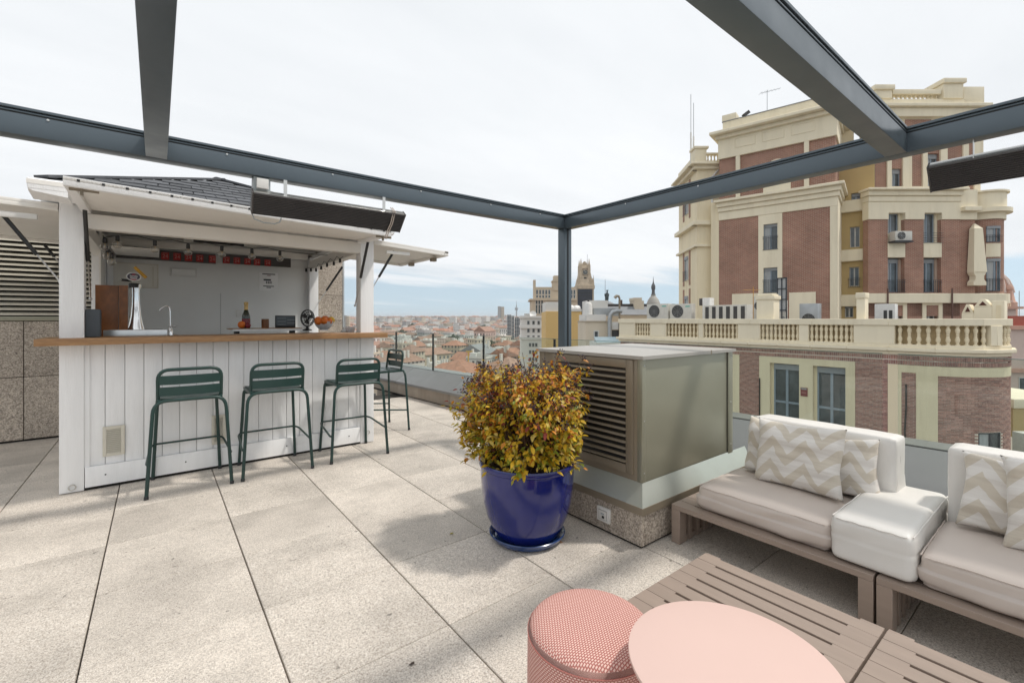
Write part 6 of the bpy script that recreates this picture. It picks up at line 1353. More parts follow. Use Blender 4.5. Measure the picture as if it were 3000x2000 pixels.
# antennas of the tall building
p = F1.P(F1.uv(2240, 300)[0], z5, -1.0); yagi('thin grid antenna on the roof of the tall brick building', p, 2.0, 1.6, (CS, -SN, .25))
p = GD(2060, 800, 30); p = F2.P(F2.uv(2213, 930)[0], .3, .3); yagi('orange antenna on a mast before the left brick panel', p, 3.1, 1.0, (-CS, SN, .0), 'antor', 5)
for px, h, lb in ((2024, 277, 'tall white whip antenna on the left wing, left of two'), (2032, 302, 'shorter grey whip antenna on the left wing, right of two')):
    p = GD(px, 470, 39); q = GD(px, h, 39); mid = p.lerp(q, .42); t = thing('whip_antenna', lb, 'antenna', tuple(p)); m = MB(); m.tube([p - Vector((0, 0, 1)), mid], .07, 8); m.build('base_tube', M['plastic_w'], t); m = MB(); m.tube([mid, q], .028, 6); m.build('whip', M['galv'], t)
sp_ = F1.P(sL + 1.7, z5, -.5); t = thing('floodlight', 'dark floodlight on the top parapet corner of the brick building', 'floodlight', tuple(sp_)); m = MB(); m.bar(sp_ + Vector((0, 0, .25)), sp_ + Vector((.4 * CS, -.4 * SN, .55)), .35, .25); m.build('lamp_head', M['heater'], t); m = MB(); m.tube([sp_, sp_ + Vector((0, 0, .3))], .04, 6); m.build('bracket', M['iron'], t)
# ================================================================ the city beyond
CW = {'cream': (.66, .58, .46), 'white': (.74, .72, .68), 'pink': (.60, .45, .38), 'sand': (.56, .47, .35), 'grey': (.42, .41, .40)}
def citywall(name, col):
    m, nt, p, o = newmat(name); g = G(nt); uv = g.n('ShaderNodeUVMap'); uv.uv_map = 'b'; sp_ = g.n('ShaderNodeSeparateXYZ'); g.l(uv.outputs[0], sp_.inputs[0])
    fx = g.math('ABSOLUTE', g.math('SUBTRACT', g.math('FRACT', g.math('DIVIDE', sp_.outputs[0], 2.5)), .5)); fz = g.math('ABSOLUTE', g.math('SUBTRACT', g.math('FRACT', g.math('DIVIDE', sp_.outputs[1], 3.2)), .5))
    w = g.math('MULTIPLY', g.math('LESS_THAN', fx, .2), g.math('LESS_THAN', fz, .27))
    n = g.noise(g.coord(), .25, 4); c = g.mix(g.ramp(n, ((.3, 0.), (.7, 1.))), tuple(x * .86 for x in col), col)
    c = g.mix(w, c, (.10, .10, .105)); g.l(c, p.inputs['Base Color']); p.inputs['Roughness'].default_value = .85; return m
CWM = {k: citywall('city_wall_' + k, v) for k, v in CW.items()}
PLW = {k: mat('plain_wall_' + k, v, .85, 0, .1, .4, dirt=.15, ds=.4) for k, v in CW.items()}
RF = {'tile': M['terracotta'], 'rust': mat('old_roof_tiles', (.37, .225, .165), .85, 0, .35, .6, rnd=.3, dirt=.3, ds=.4), 'pale': mat('pale_roof', (.52, .48, .44), .8, 0, .2, .5), 'grey': mat('grey_roof', (.27, .28, .29), .7, 0, .2, .5)}
def rise(d): t = min(1, max(0, (d - 350) / 2400)); return -40 + 34 * t * t * (3 - 2 * t)
gv = []; gf = []; rs = [60, 200, 350, 600, 900, 1300, 1800, 2300, 2800, 3400, 5000, 9000]; na = 40
for r in rs:
    for k in range(na): a = 2 * math.pi * k / na; gv.append((r * math.cos(a), r * math.sin(a), rise(r) - 3 if r < 4000 else rise(r) - 60))
for i in range(len(rs) - 1):
    for k in range(na): gf.append((i * na + k, i * na + (k + 1) % na, (i + 1) * na + (k + 1) % na, (i + 1) * na + k))
tag(MB().add(gv, gf).build('terrain', gm), kind='structure')
def pol(px, d): p = GD(px, 934, d); return Vector((p.x, p.y, 0))
def roofgeo(mb, c, sx, sy, rz, z, kind, h, ov=.5):
    mr = Matrix.Rotation(rz, 3, 'Z'); X, Y = sx / 2 + ov, sy / 2 + ov; q = lambda x, y, zz: Vector((c.x, c.y, 0)) + mr @ Vector((x, y, zz))
    b = [q(-X, -Y, z), q(X, -Y, z), q(X, Y, z), q(-X, Y, z)]
    if kind == 'gable': r = [q(-X, 0, z + h), q(X, 0, z + h)]; mb.add(b + r, ((0, 1, 5, 4), (2, 3, 4, 5), (1, 2, 5), (3, 0, 4), (3, 2, 1, 0)))
    elif kind == 'hip':
        e = max(0, X - Y) ; r = [q(-e, 0, z + h), q(max(e, .01), 0, z + h)]; mb.add(b + r, ((0, 1, 5, 4), (2, 3, 4, 5), (1, 2, 5), (3, 0, 4), (3, 2, 1, 0)))
    else:
        mb.obox((c.x, c.y, z + .15), (sx + .2, sy + .2, .3), mr)
def walls(mb, c, sx, sy, rz, z0, z1): mb.obox((c.x, c.y, (z0 + z1) / 2), (sx, sy, z1 - z0), Matrix.Rotation(rz, 3, 'Z'))
def cityuv(o):
    me = o.data; uvl = me.uv_layers.new(name='b')
    for p in me.polygons:
        n = p.normal; t = Vector((-n.y, n.x, 0)); t = t.normalized() if t.length > .1 else Vector((1, 0, 0))
        for l in p.loop_indices: v = me.vertices[me.loops[l].vertex_index].co; uvl.data[l].uv = (v.dot(t), v.z) if abs(n.z) < .7 else (0, 0)
win_me = MB().box(-.55, .55, -.04, .05, -.8, .8).mesh('window', M['wglass']); wf_me = MB()
for q in ((-.65, -.55, -.9, .9), (.55, .65, -.9, .9), (-.55, .55, -.9, -.8), (-.55, .55, .8, .9), (-.03, .03, -.8, .8)): wf_me.box(q[0], q[1], -.06, .1, q[2], q[3])
wf_me = wf_me.mesh('window', M['winwhite'])
def house(label, c, sx, sy, rz, z1, kind, h, wall, roof, group=None, wins=False, name='house', cat='house', stack=0, z0=-40):
    t = thing(name, label, cat, (c.x, c.y, z0), group); m = MB(); walls(m, c, sx, sy, rz, z0, z1)
    o = m.build('wall', PLW[wall] if wins else CWM[wall], t, smooth=False)
    if not wins: cityuv(o)
    m = MB(); roofgeo(m, c, sx, sy, rz, z1, kind, h); ro = m.build('roof', RF[roof], t, smooth=False)
    mr = Matrix.Rotation(rz, 3, 'Z'); rg_ = random.Random(int(c.x * 7 + c.y * 3))
    for k in range(stack):
        p = Vector((c.x, c.y, z1)) + mr @ Vector((rg_.uniform(-.4, .4) * sx, rg_.uniform(-.4, .4) * sy, 0)); MB().obox((p.x, p.y, z1 + h * .6), (.9, .9, h * 1.2 + 1.4), mr).build('chimney', PLW['white'], ro, smooth=False)
    if kind == 'flat':
        m = MB()
        for s in (-1, 1): m.obox(Vector((c.x, c.y, z1 + .75)) + mr @ Vector((0, s * sy / 2, 0)), (sx + .3, .3, .9), mr); m.obox(Vector((c.x, c.y, z1 + .75)) + mr @ Vector((s * sx / 2, 0, 0)), (.3, sy - .3, .9), mr)
        m.build('parapet_wall', PLW[wall], t, smooth=False)
        for k in range(2): p = Vector((c.x, c.y, z1)) + mr @ Vector((rg_.uniform(-.3, .3) * sx, rg_.uniform(-.3, .3) * sy, 0)); MB().obox((p.x, p.y, z1 + 1.4), (3.2, 2.6, 2.4), mr).build('roof_hut', PLW['white'], ro, smooth=False)
    if wins:
        for ax, L, off, rot in ((0, sx, -sy / 2, 0), (1, sy, -sx / 2, -R(90)), (0, sx, sy / 2, R(180)), (1, sy, sx / 2, R(90))):
            n_ = mr @ (Vector((0, -1 if off < 0 else 1, 0)) if ax == 0 else Vector((-1 if off < 0 else 1, 0, 0)))
            if n_.x * -c.x + n_.y * -c.y < 0: continue
            nw_ = max(1, int(L / 3.0))
            for r in range(min(4, int((z1 - z0) / 3.4))):
                for k in range(nw_):
                    s = -L / 2 + L * (k + .5) / nw_; p = Vector((c.x, c.y, z1 - 2.0 - 3.3 * r)) + mr @ (Vector((s, off, 0)) if ax == 0 else Vector((off, s, 0)))
                    w = piece('window', wf_me, t, p, (0, 0, rz + rot)); piece('pane', win_me, w, p, (0, 0, 0)).location = (0, 0, 0)
    return t
# hand placed roofs nearest to the railing
NEAR = [('house with a square orange tiled hip roof in the middle of the city view', 1342, 150, 17, 17, .5, -15.5, 'hip', 3.6, 'cream', 'tile', 2),
 ('long house with a bright orange tiled gable roof beyond the third glass pane', 1440, 112, 30, 11, R(100), -15.6, 'gable', 3.0, 'cream', 'tile', 2),
 ('cream house with a low tiled roof just above the parapet beyond the stool', 1170, 165, 20, 13, .35, -20.0, 'gable', 3.0, 'cream', 'rust', 1),
 ('cream block with a flat terrace, left of the orange hip roof', 1268, 140, 20, 9, R(8), -18.0, 'flat', 1, 'cream', 'pale', 0),
 ('house with a dark red tiled roof left of the white office block', 1490, 175, 14, 16, .15, -17.0, 'hip', 3.8, 'sand', 'rust', 1),
 ('white house with a grey curved attic right of the yellow crane', 1400, 235, 19, 15, .6, -16.0, 'gable', 4.5, 'white', 'grey', 2),
 ('long sand coloured house with two rows of windows, upper left of the glass panes', 1250, 270, 30, 14, .2, -19.5, 'hip', 3.6, 'sand', 'rust', 2),
 ('pale house with a tiled roof seen past the white kiosk post', 1118, 210, 22, 14, .7, -19.0, 'hip', 3.6, 'cream', 'rust', 1),
 ('white flat roofed block before the glass tower', 1448, 290, 18, 14, .3, -19.0, 'flat', 1, 'white', 'pale', 0),
 ('red brown tiled house low behind the shrub', 1530, 120, 18, 11, R(70), -18.6, 'gable', 3.0, 'cream', 'rust', 1)]
for lb, px, d, sx, sy, rz, z1, kd, h, wl_, rf_c, stk in NEAR: house(lb, pol(px, d), sx, sy, rz, z1, kd, h, wl_, rf_c, None, True, stack=stk)
rg = random.Random(21); occ = [(pol(n[1], n[2]), n[3] * .62) for n in NEAR]; spots = []
d = 95.
while d < 3300:
    size = rg.uniform(10.5, 17) * (1 + d / 2600)
    for u0, u1 in ((-.62, .30), (1.0, 1.5)):
        u = u0 + rg.random() * size / d
        while u < u1:
            p = pol(1500 + u * F_PX, d + rg.uniform(-.5, .5) * size); spots.append((p, d, u, size)); u += size * rg.uniform(1.05, 1.35) / d * math.sqrt(1)
    d += size * rg.uniform(.75, 1.1) + d * .008
cnt = 0; far = {}
LB = {'tile': 'small distant city house with an orange tiled roof', 'rust': 'small distant city house with a brown tiled roof', 'pale': 'small distant city block with a pale flat roof', 'grey': 'small distant city block with a grey flat roof'}
fm = MB(); fmats = list(CWM.values()) + list(RF.values()); wk = list(CWM); rk = list(RF)
for p, d, u, size in spots:
    if any((p - q).xy.length < r + size * .45 for q, r in occ): continue
    if u > .5 and p.xy.length < 75: continue
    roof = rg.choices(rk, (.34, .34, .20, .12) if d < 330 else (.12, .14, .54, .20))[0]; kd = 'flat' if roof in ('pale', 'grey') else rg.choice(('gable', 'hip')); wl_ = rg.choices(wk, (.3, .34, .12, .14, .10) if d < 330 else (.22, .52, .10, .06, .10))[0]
    base = rise(d); z1 = base + rg.gauss(21, 2.6) + (rg.uniform(2, 8) if rg.random() < .16 else 0) + (rg.uniform(0, 18) if d > 1100 and rg.random() < .2 else 0) ; z1 = min(z1, -4) if d < 400 else min(z1, EYE + d * .0048)
    if u > .5: z1 = min(z1, -10)
    sx, sy = size * rg.uniform(.7, 1.0), size * rg.uniform(.55, .8); rz = .3 + rg.gauss(0, .16) + rg.choice((0, R(90))); h = rg.uniform(2.2, 3.8)
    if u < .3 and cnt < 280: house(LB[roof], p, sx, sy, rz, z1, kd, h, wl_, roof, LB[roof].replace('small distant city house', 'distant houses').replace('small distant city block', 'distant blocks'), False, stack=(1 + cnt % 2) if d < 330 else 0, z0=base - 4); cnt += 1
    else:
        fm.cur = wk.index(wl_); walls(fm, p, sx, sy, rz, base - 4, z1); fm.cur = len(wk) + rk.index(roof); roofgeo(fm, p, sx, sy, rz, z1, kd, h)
me = fm.mesh('far_city', fmats, smooth=False); fo = bpy.data.objects.new('far_city', me); COL.objects.link(fo); tag(fo, 'far city of countless small pale and terracotta houses up to the horizon', 'city', kind='stuff'); cityuv(fo)
# trees between the roofs
LT = mat('far_foliage', (.055, .075, .035), .9, 0, .5, .8)
tm = []
for k in range(2):
    m = MB(); r_ = random.Random(k)
    for j in range(150):
        v = Vector((r_.gauss(0, 1), r_.gauss(0, 1), r_.gauss(0, .8))); v = v.normalized() * r_.uniform(.5, 1.) ; s = .28; n1 = Vector((r_.gauss(0, 1), r_.gauss(0, 1), r_.gauss(0, 1))).normalized(); n2 = n1.orthogonal().normalized()
        m.add([v + n1 * s, v + n2 * s, v - n1 * s * .8, v - n2 * s], ((0, 1, 2, 3),))
    tm.append(m.mesh('crown', LT, smooth=False))
trk = MB().lathe([(.12, -2.2), (.07, -.4), (.03, .3)], n=6).mesh('trunk', M['stem'])
for i, (px, d_, z, s) in enumerate(((1560, 105, -13.5, 2.4), (1572, 112, -14, 2.0), (1430, 330, -17, 5), (1330, 420, -18, 6), (1180, 520, -16, 6), (1210, 800, -14, 9), (1420, 700, -14, 8))):
    lb = ['round dark green tree beside the white office block, left one', 'dark green tree behind the shrub by the white office block', 'dark green tree among the roofs left of the glass tower', 'wide dark green tree above the orange hip roof', 'far green tree seen past the bar stool', 'hazy row of trees high in the city at the left', 'hazy green clump left of the slab tower'][i]
    t = thing('tree', lb, 'tree', tuple(pol(px, d_) + Vector((0, 0, z)))); o = piece('crown', tm[i % 2], t, pol(px, d_) + Vector((0, 0, z)), None, (s, s, s * .8)); piece('trunk', trk, t, pol(px, d_) + Vector((0, 0, z)), None, (s, s, s))
# ---------------------------------------------------------------- landmarks
def front(px0, px1, d): a = GD(px0, 934, d); return Fac((a.x, a.y), (CS, -SN)), (px1 - px0) / F_PX * d
def ypx(py, d): return EYE + (HY - py) / F_PX * d
def fwin(t, F, s0, s1, z0, z1, o=.0):
    f = MB().fbox(F, s0, s1, z0, z1, o, o + .06).build('window', M['winwhite'], t, smooth=False); MB().fbox(F, s0 + .1, s1 - .1, z0 + .1, z1 - .1, o + .061, o + .08).build('pane', M['wglass'], f, smooth=False)
# white office block
dO = 92.; F, w = front(1527, 1602, dO); t = thing('office_block', 'white office block with rows of small windows left of the yellow wall', 'building', tuple(F.P(w / 2, -40, -4)))
MB().fbox(F, 0, w, -40, ypx(932, dO), -14, 0).build('wall', PLW['white'], t, smooth=False)
for py in (928, 958, 990): MB().fbox(F, -.2, w + .1, ypx(py, dO) - .25, ypx(py, dO) + .2, -14, .3).build('string_course', PLW['white'], t, smooth=False)
for py in (945, 968, 988, 1010, 1031, 1052, 1072):
    for px in (1548, 1563, 1578) if py < 1000 else (1553, 1562, 1571): s = (px - 1527) / F_PX * dO; fwin(t, F, s - .32, s + .32, ypx(py, dO) - .45, ypx(py, dO) + .45)
MB().fbox(F, w * .15, w * .5, ypx(928, dO), ypx(918, dO), -6, -2).build('roof_hut', PLW['grey'], t, smooth=False)
q = F.P((1562 - 1527) / F_PX * dO, ypx(921, dO), -1.); t2 = thing('satellite_dish', 'white satellite dish on the roof of the white office block', 'satellite dish', tuple(q)); mr = Vector((-.6, -.75, .4)).to_track_quat('Z', 'Y').to_matrix()
MB().lathe([(.02, 0), (.4, .08), (.7, .26), (.7, .3), (.4, .12), (.02, .05)], q, 20, mr).build('dish', M['plastic_w'], t2); MB().tube([q - Vector((0, 0, 1)), q], .06, 6).build('mast', M['galv'], t2)
# yellow party wall
dY = 62.; F, w = front(1599, 1704, dY); t = thing('yellow_building', 'blank yellow party wall with a white top behind the pergola post', 'building', tuple(F.P(w / 2, -40, -4)))
YM = mat('yellow_wall', (.70, .48, .20), .85, 0, .08, .2, dirt=.15, dirtc=(.4, .25, .1), ds=.3)
MB().fbox(F, 0, w, -40, ypx(912, dY), -9, 0).build('wall', YM, t, smooth=False); MB().fbox(F, 0, w * .55, ypx(912, dY), ypx(884, dY), -7, -.2).build('roof_wall', PLW['white'], t, smooth=False); MB().fbox(F, w * .55, w, ypx(912, dY), ypx(905, dY), -9, .1).build('roof_edge', PLW['white'], t, smooth=False)
m = MB(); m.tube([F.P((1699 - 1599) / F_PX * dY, -20, .1), F.P((1699 - 1599) / F_PX * dY, ypx(950, dY), .1)], .07, 6); m.build('drainpipe', M['stem'], t)
for k in range(6): s = w * (.60 + .065 * k); t2 = MB().ball(F.P(s, ypx(902, dY), -1 - k % 2), .35 + .1 * (k % 3), 8, (1, 1, .8)).build('roof_drum', M['plastic_w'], org=tuple(F.P(s, ypx(904, dY), -1))); tag(t2, ('leftmost', 'second', 'third', 'fourth', 'fifth', 'rightmost')[k] + ' of six white rounded drums on the yellow building', 'drum', 'white drums on the yellow building')
# beige stepped tower
dB = 190.; t = thing('stepped_tower', 'beige stepped tower block with turrets left of the pergola post', 'building', tuple(pol(1600, dB) + Vector((0, 0, -40))))
F, w = front(1557, 1690, dB); X = lambda px: (px - 1557) / F_PX * dB; Zp = lambda py: ypx(py, dB)
MB().fbox(F, 0, w, -40, Zp(878), -18, 0).build('wall', PLW['sand'], t, smooth=False); MB().fbox(F, X(1567), X(1690), Zp(878), Zp(840), -14, -1.5).build('upper_wall', PLW['sand'], t, smooth=False)
MB().fbox(F, -.8, w, Zp(880), Zp(875), -18, .8).build('cornice', PLW['sand'], t, smooth=False)
MB().fbox(F, X(1563), X(1570), Zp(878), Zp(819), -5, -1.2).build('chimney', PLW['sand'], t, smooth=False); MB().fbox(F, X(1621), X(1645), Zp(850), Zp(820), -8, -1).build('turret', PLW['sand'], t, smooth=False); MB().fbox(F, X(1624), X(1642), Zp(820), Zp(806), -7, -1.6).build('turret', PLW['sand'], t, smooth=False); MB().fbox(F, X(1619), X(1647), Zp(824), Zp(820), -8.4, -.6).build('turret_cornice', PLW['sand'], t, smooth=False)
for py, xs_, hh in ((855, (1574, 1583, 1592, 1601, 1610), 1.0), (868, (1574, 1583, 1592, 1601, 1610), .6), (885, (1572, 1580, 1588), .9), (899, (1572, 1580, 1588), 1.0), (912, (1572, 1580, 1588), 1.0), (855, (1676, 1684), 1.), (868, (1676, 1684), .8)):
    for px in xs_: fwin(t, F, X(px) - .45, X(px) + .45, Zp(py) - hh, Zp(py) + hh, .0 if py > 875 else -1.48)
# clock tower with netting
dT = 300.; t = thing('clock_tower', 'ornate stone clock tower with dark netting right of the pergola post', 'tower', tuple(pol(1716, dT) + Vector((0, 0, -40))))
TS = mat('tower_stone', (.55, .455, .33), .85, 0, .35, .5); TN = mat('dark_netting', (.022, .03, .045), .7, 0, .3, .2)
F, w = front(1691, 1740, dT); X = lambda px: (px - 1691) / F_PX * dT; Zp = lambda py: ypx(py, dT)
MB().fbox(F, 0, w, -40, Zp(846), -w, 0).build('shaft', TS, t, smooth=False); MB().fbox(F, .3, X(1735), -40, Zp(847), 0, .6).build('netting', TN, t, smooth=False)
for py in (858, 868, 880): MB().fbox(F, .3, X(1735), Zp(py) - .12, Zp(py) + .12, .6, .75).build('netting_seam', M['dark'], t, smooth=False)
MB().fbox(F, -.5, w + .5, Zp(846), Zp(836), -w - .5, .6).build('cornice', TS, t, smooth=False)
def stage(px0, px1, pya, pyb, name='stage', taper=0):
    a0, a1 = X(px0), X(px1); c = (a0 + a1) / 2; h = (a1 - a0) / 2; k = h - taper; cy = -w / 2
    m = MB(); m.hexa([F.P(c - h, Zp(pya), cy - h), F.P(c + h, Zp(pya), cy - h), F.P(c + h, Zp(pya), cy + h), F.P(c - h, Zp(pya), cy + h), F.P(c - k, Zp(pyb), cy - k), F.P(c + k, Zp(pyb), cy - k), F.P(c + k, Zp(pyb), cy + k), F.P(c - k, Zp(pyb), cy + k)]); return m.build(name, TS, t, smooth=False)
stage(1691, 1741, 836, 815, 'stage', .9); stage(1696, 1735, 815, 790, 'stage', 1.0); stage(1699, 1732, 790, 776, 'stage', .8)
for px, pyt in ((1703, 756), (1727, 756)): 
    for dy in (0, 1): m = MB(); c = X(px); o = -w / 2 + (4.0 if dy else -4.0); m.hexa([F.P(c - .95, Zp(820), o - .8), F.P(c + .95, Zp(820), o - .8), F.P(c + .95, Zp(820), o + .8), F.P(c - .95, Zp(820), o + .8), F.P(c - .8, Zp(775), o - .7), F.P(c + .8, Zp(775), o - .7), F.P(c + .8, Zp(775), o + .7), F.P(c - .8, Zp(775), o + .7)]); m.hexa([F.P(c - .65, Zp(775), o - .6), F.P(c + .65, Zp(775), o - .6), F.P(c + .65, Zp(775), o + .6), F.P(c - .65, Zp(775), o + .6), F.P(c - .05, Zp(pyt), o - .05), F.P(c + .05, Zp(pyt), o - .05), F.P(c + .05, Zp(pyt), o + .05), F.P(c - .05, Zp(pyt), o + .05)]); m.build('pinnacle', TS, t, smooth=False)
for px in (1693, 1739): m = MB(); c = X(px); m.hexa([F.P(c - .6, Zp(838), -1.2), F.P(c + .6, Zp(838), -1.2), F.P(c + .6, Zp(838), 0), F.P(c - .6, Zp(838), 0), F.P(c - .05, Zp(805), -.65), F.P(c + .05, Zp(805), -.65), F.P(c + .05, Zp(805), -.55), F.P(c - .05, Zp(805), -.55)]); m.build('pinnacle', TS, t, smooth=False)
m = MB(); c = X(1715); m.extr([F.P(c - 1.9, Zp(776), -w / 2 + 2.6), F.P(c + 1.9, Zp(776), -w / 2 + 2.6), F.P(c + .5, Zp(764), -w / 2 + 2.6), F.P(c - .5, Zp(764), -w / 2 + 2.6)], F.P(0, 0, -5) - F.P(0, 0, 0)); m.build('gable', TS, t, smooth=False)
o = -w / 2 + X(1735) / 2 - X(1696) / 2 + .3; c = F.P(X(1715), Zp(797), o); m = MB(); dd = Vector((CS, -SN, 0)); m.extr([c + dd * 1.75 * math.cos(2 * math.pi * k / 24) + Vector((0, 0, 1.75 * math.sin(2 * math.pi * k / 24))) for k in range(24)], F.P(0, 0, .35) - F.P(0, 0, 0)); cf = m.build('clock_face', mat('clock_dial', (.11, .12, .11), .6), t, smooth=False)
m = MB(); m.tube([c + dd * 1.8 * math.cos(2 * math.pi * k / 24) + Vector((0, 0, 1.8 * math.sin(2 * math.pi * k / 24))) + (F.P(0, 0, .3) - F.P(0, 0, 0)) for k in range(24)], .16, 6, closed=True); m.build('clock_ring', TS, cf); m = MB(); nf = F.P(0, 0, .45) - F.P(0, 0, 0); m.bar(c + nf, c + nf + dd * .9 + Vector((0, 0, .2)), .14, .14); m.bar(c + nf, c + nf - dd * .4 + Vector((0, 0, 1.3)), .14, .14); m.build('clock_hands', M['plastic_w'], cf)
MB().fbox(F, X(1707), X(1723), Zp(832), Zp(807), o - 1.2, o + .0).build('belfry_opening', TS, t, smooth=False); MB().fbox(F, X(1711), X(1719), Zp(826), Zp(812), o + .0, o + .1).build('louvre', M['dark'], t, smooth=False)
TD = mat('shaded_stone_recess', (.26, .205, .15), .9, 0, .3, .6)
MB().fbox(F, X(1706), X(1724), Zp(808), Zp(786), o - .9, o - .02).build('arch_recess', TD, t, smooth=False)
for px in (1701, 1729): MB().fbox(F, X(px) - .5, X(px) + .5, Zp(834), Zp(812), o - .6, o + .5).build('buttress', TS, t, smooth=False)
for px in (1696, 1735): MB().fbox(F, X(px) - .35, X(px) + .35, Zp(832), Zp(820), o + .2, o + .9).build('buttress', TS, t, smooth=False)
m = MB(); m.tube([F.P(X(1725), Zp(770), -w / 2), F.P(X(1725), Zp(742), -w / 2)], .12, 5); m.build('mast', M['galv'], t)
# winged statue, whip mast, dome with lantern
def gdp(px, py, d): return GD(px, py, d)
dS = 120.; p = GD(1778, 882, dS); t = thing('winged_statue', 'dark winged statue on a rooftop above the white machinery', 'statue', tuple(p)); zz = lambda py: ypx(py, dS)
SM = mat('bronze_statue', (.035, .05, .055), .6); r1 = Vector((CS, -SN, 0)); k_ = dS / F_PX
m = MB(); m.tube([p, p + Vector((0, 0, 10 * k_)), p + Vector((0, 0, 22 * k_)) + r1 * .1, p + Vector((0, 0, 28 * k_))], [.35, .5, .35, .12], 8); m.ball(p + Vector((0, 0, 31 * k_)), .2, 8); m.tube([p + Vector((0, 0, 24 * k_)), p + r1 * 4 * k_ + Vector((0, 0, 33 * k_))], [.14, .08], 6); m.build('figure', SM, t)
for s in (-1, 1): m = MB(); m.hexa([p + Vector((0, 0, 12 * k_)), p + r1 * s * 6 * k_ + Vector((0, 0, 14 * k_)), p + r1 * s * 7 * k_ + Vector((0, 0, 21 * k_)), p + Vector((0, 0, 23 * k_))] + [q + Vector((.15, .2, 0)) for q in (p + Vector((0, 0, 12 * k_)), p + r1 * s * 6 * k_ + Vector((0, 0, 14 * k_)), p + r1 * s * 7 * k_ + Vector((0, 0, 21 * k_)), p + Vector((0, 0, 23 * k_)))]); m.build('wing', SM, t, smooth=False)
MB().lathe([(2.4, -40 - p.z), (2.4, -1.), (1.2, -.3), (.5, 0)], p, 12).build('dome_base', M['zinc'], t)
a, b = GD(1773, 885, 160), GD(1773, 818, 160); t = MB().tube([Vector((a.x, a.y, -40)), a, b], [.3, .12, .06], 6).build('lightning_mast', M['zinc'], org=tuple(a)); tag(t, 'thin tall mast directly left of the winged statue', 'mast')
dD = 140.; k_ = dD / F_PX; p = GD(1914, 890, dD); t = thing('domed_tower', 'grey dome with a dark lantern and finial left of the brick building', 'dome', (p.x, p.y, -40)); DS = mat('dome_stone', (.36, .345, .31), .8, 0, .2, .5)
MB().lathe([(19 * k_, -40 - p.z), (19 * k_, 2 * k_), (18 * k_, 4 * k_), (15 * k_, 12 * k_), (10 * k_, 19 * k_), (7 * k_, 22 * k_), (6.5 * k_, 27 * k_)], p, 24).build('dome', DS, t); MB().lathe([(6.8 * k_, 26 * k_), (6.8 * k_, 28 * k_), (5 * k_, 29 * k_), (4 * k_, 40 * k_), (5.5 * k_, 43 * k_), (6 * k_, 50 * k_), (5 * k_, 55 * k_), (2.5 * k_, 60 * k_), (1.2 * k_, 66 * k_), (.3 * k_, 80 * k_)], p, 14).build('lantern', mat('lantern_lead', (.11, .115, .12), .6, 0, .3, .6), t)
# white roof machinery and ducts
dM = 42.; F, w = front(1713, 1830, dM); X = lambda px: (px - 1713) / F_PX * dM; Zp = lambda py: ypx(py, dM)
t = thing('plant_room', 'pale rooftop plant room with a small window right of the yellow wall', 'building', tuple(F.P(w / 2, -40, -2)))
MB().fbox(F, X(1716), X(1786), -40, Zp(940), -5, 0).build('wall', PLW['cream'], t, smooth=False); MB().fbox(F, X(1720), X(1776), Zp(940), Zp(921), -5, -.05).build('upper_wall', PLW['white'], t, smooth=False); MB().fbox(F, X(1728), X(1790), Zp(921), Zp(878), -4.5, -1.4).build('roof_house', PLW['white'], t, smooth=False); MB().fbox(F, X(1745), X(1820), Zp(925), Zp(902), -1.38, -.8).build('grey_screen', M['galv'], t, smooth=False)
fwin(t, F, X(1739), X(1754), Zp(990), Zp(968)); MB().fbox(F, X(1713), X(1787), Zp(942), Zp(940), -5, .15).build('ledge', PLW['sand'], t, smooth=False)
t = thing('white_tank', 'white rounded tank at the left of the rooftop plant room', 'tank', tuple(F.P(X(1727), Zp(925), -.6))); MB().lathe([(.36, 0), (.36, 1.1), (.28, 1.32), (.08, 1.42)], F.P(X(1727), Zp(928), -.6), 18).build('tank_body', M['plastic_w'], t); MB().lathe([(.1, 1.35), (.1, 1.6), (.02, 1.62)], F.P(X(1727), Zp(928), -.6), 10).build('hatch', M['heater'], t)
t = thing('vent_duct', 'big grey galvanised duct bending down beside the plant room window', 'duct', tuple(F.P(X(1785), Zp(980), .6))); m = MB(); m.tube([F.P(X(1783), -8, .5), F.P(X(1783), Zp(935), .5), F.P(X(1785), Zp(923), .5), F.P(X(1792), Zp(914), .5), F.P(X(1803), Zp(911), .5), F.P(X(1818), Zp(911), .5)], .2, 12); m.build('duct', M['galv'], t)
t = thing('flue_pipe', 'slim metal flue pipe with a curled cowl above the big duct', 'flue', tuple(F.P(X(1813), Zp(930), .3))); m = MB(); m.tube([F.P(X(1813), -3, .3), F.P(X(1813), Zp(875), .3), F.P(X(1810), Zp(868), .3), F.P(X(1804), Zp(867), .3), F.P(X(1799), Zp(873), .3)], [.09, .09, .12, .13, .15], 10); m.build('pipe', mat('stained_steel', (.42, .36, .28), .45, .6, .4, 4), t)
q = (X(1790), X(1820), Zp(965), Zp(943)); t = thing('white_screen', 'white equipment screen left of the long balustrade', 'screen', tuple(F.P(q[0], q[2], -.3))); MB().fbox(F, q[0], q[1], q[2], q[3], -.6, .2).build('panel', M['plastic_w'], t, bevel=.02); MB().fbox(F, q[0] + .1, q[1], Zp(990), q[2] - .05, -.5, .1).build('fan_block', M['grille'], t)
MB().fbox(F, q[0], q[1], Zp(1010), Zp(990), -.6, .2).build('base', M['plastic_w'], t)
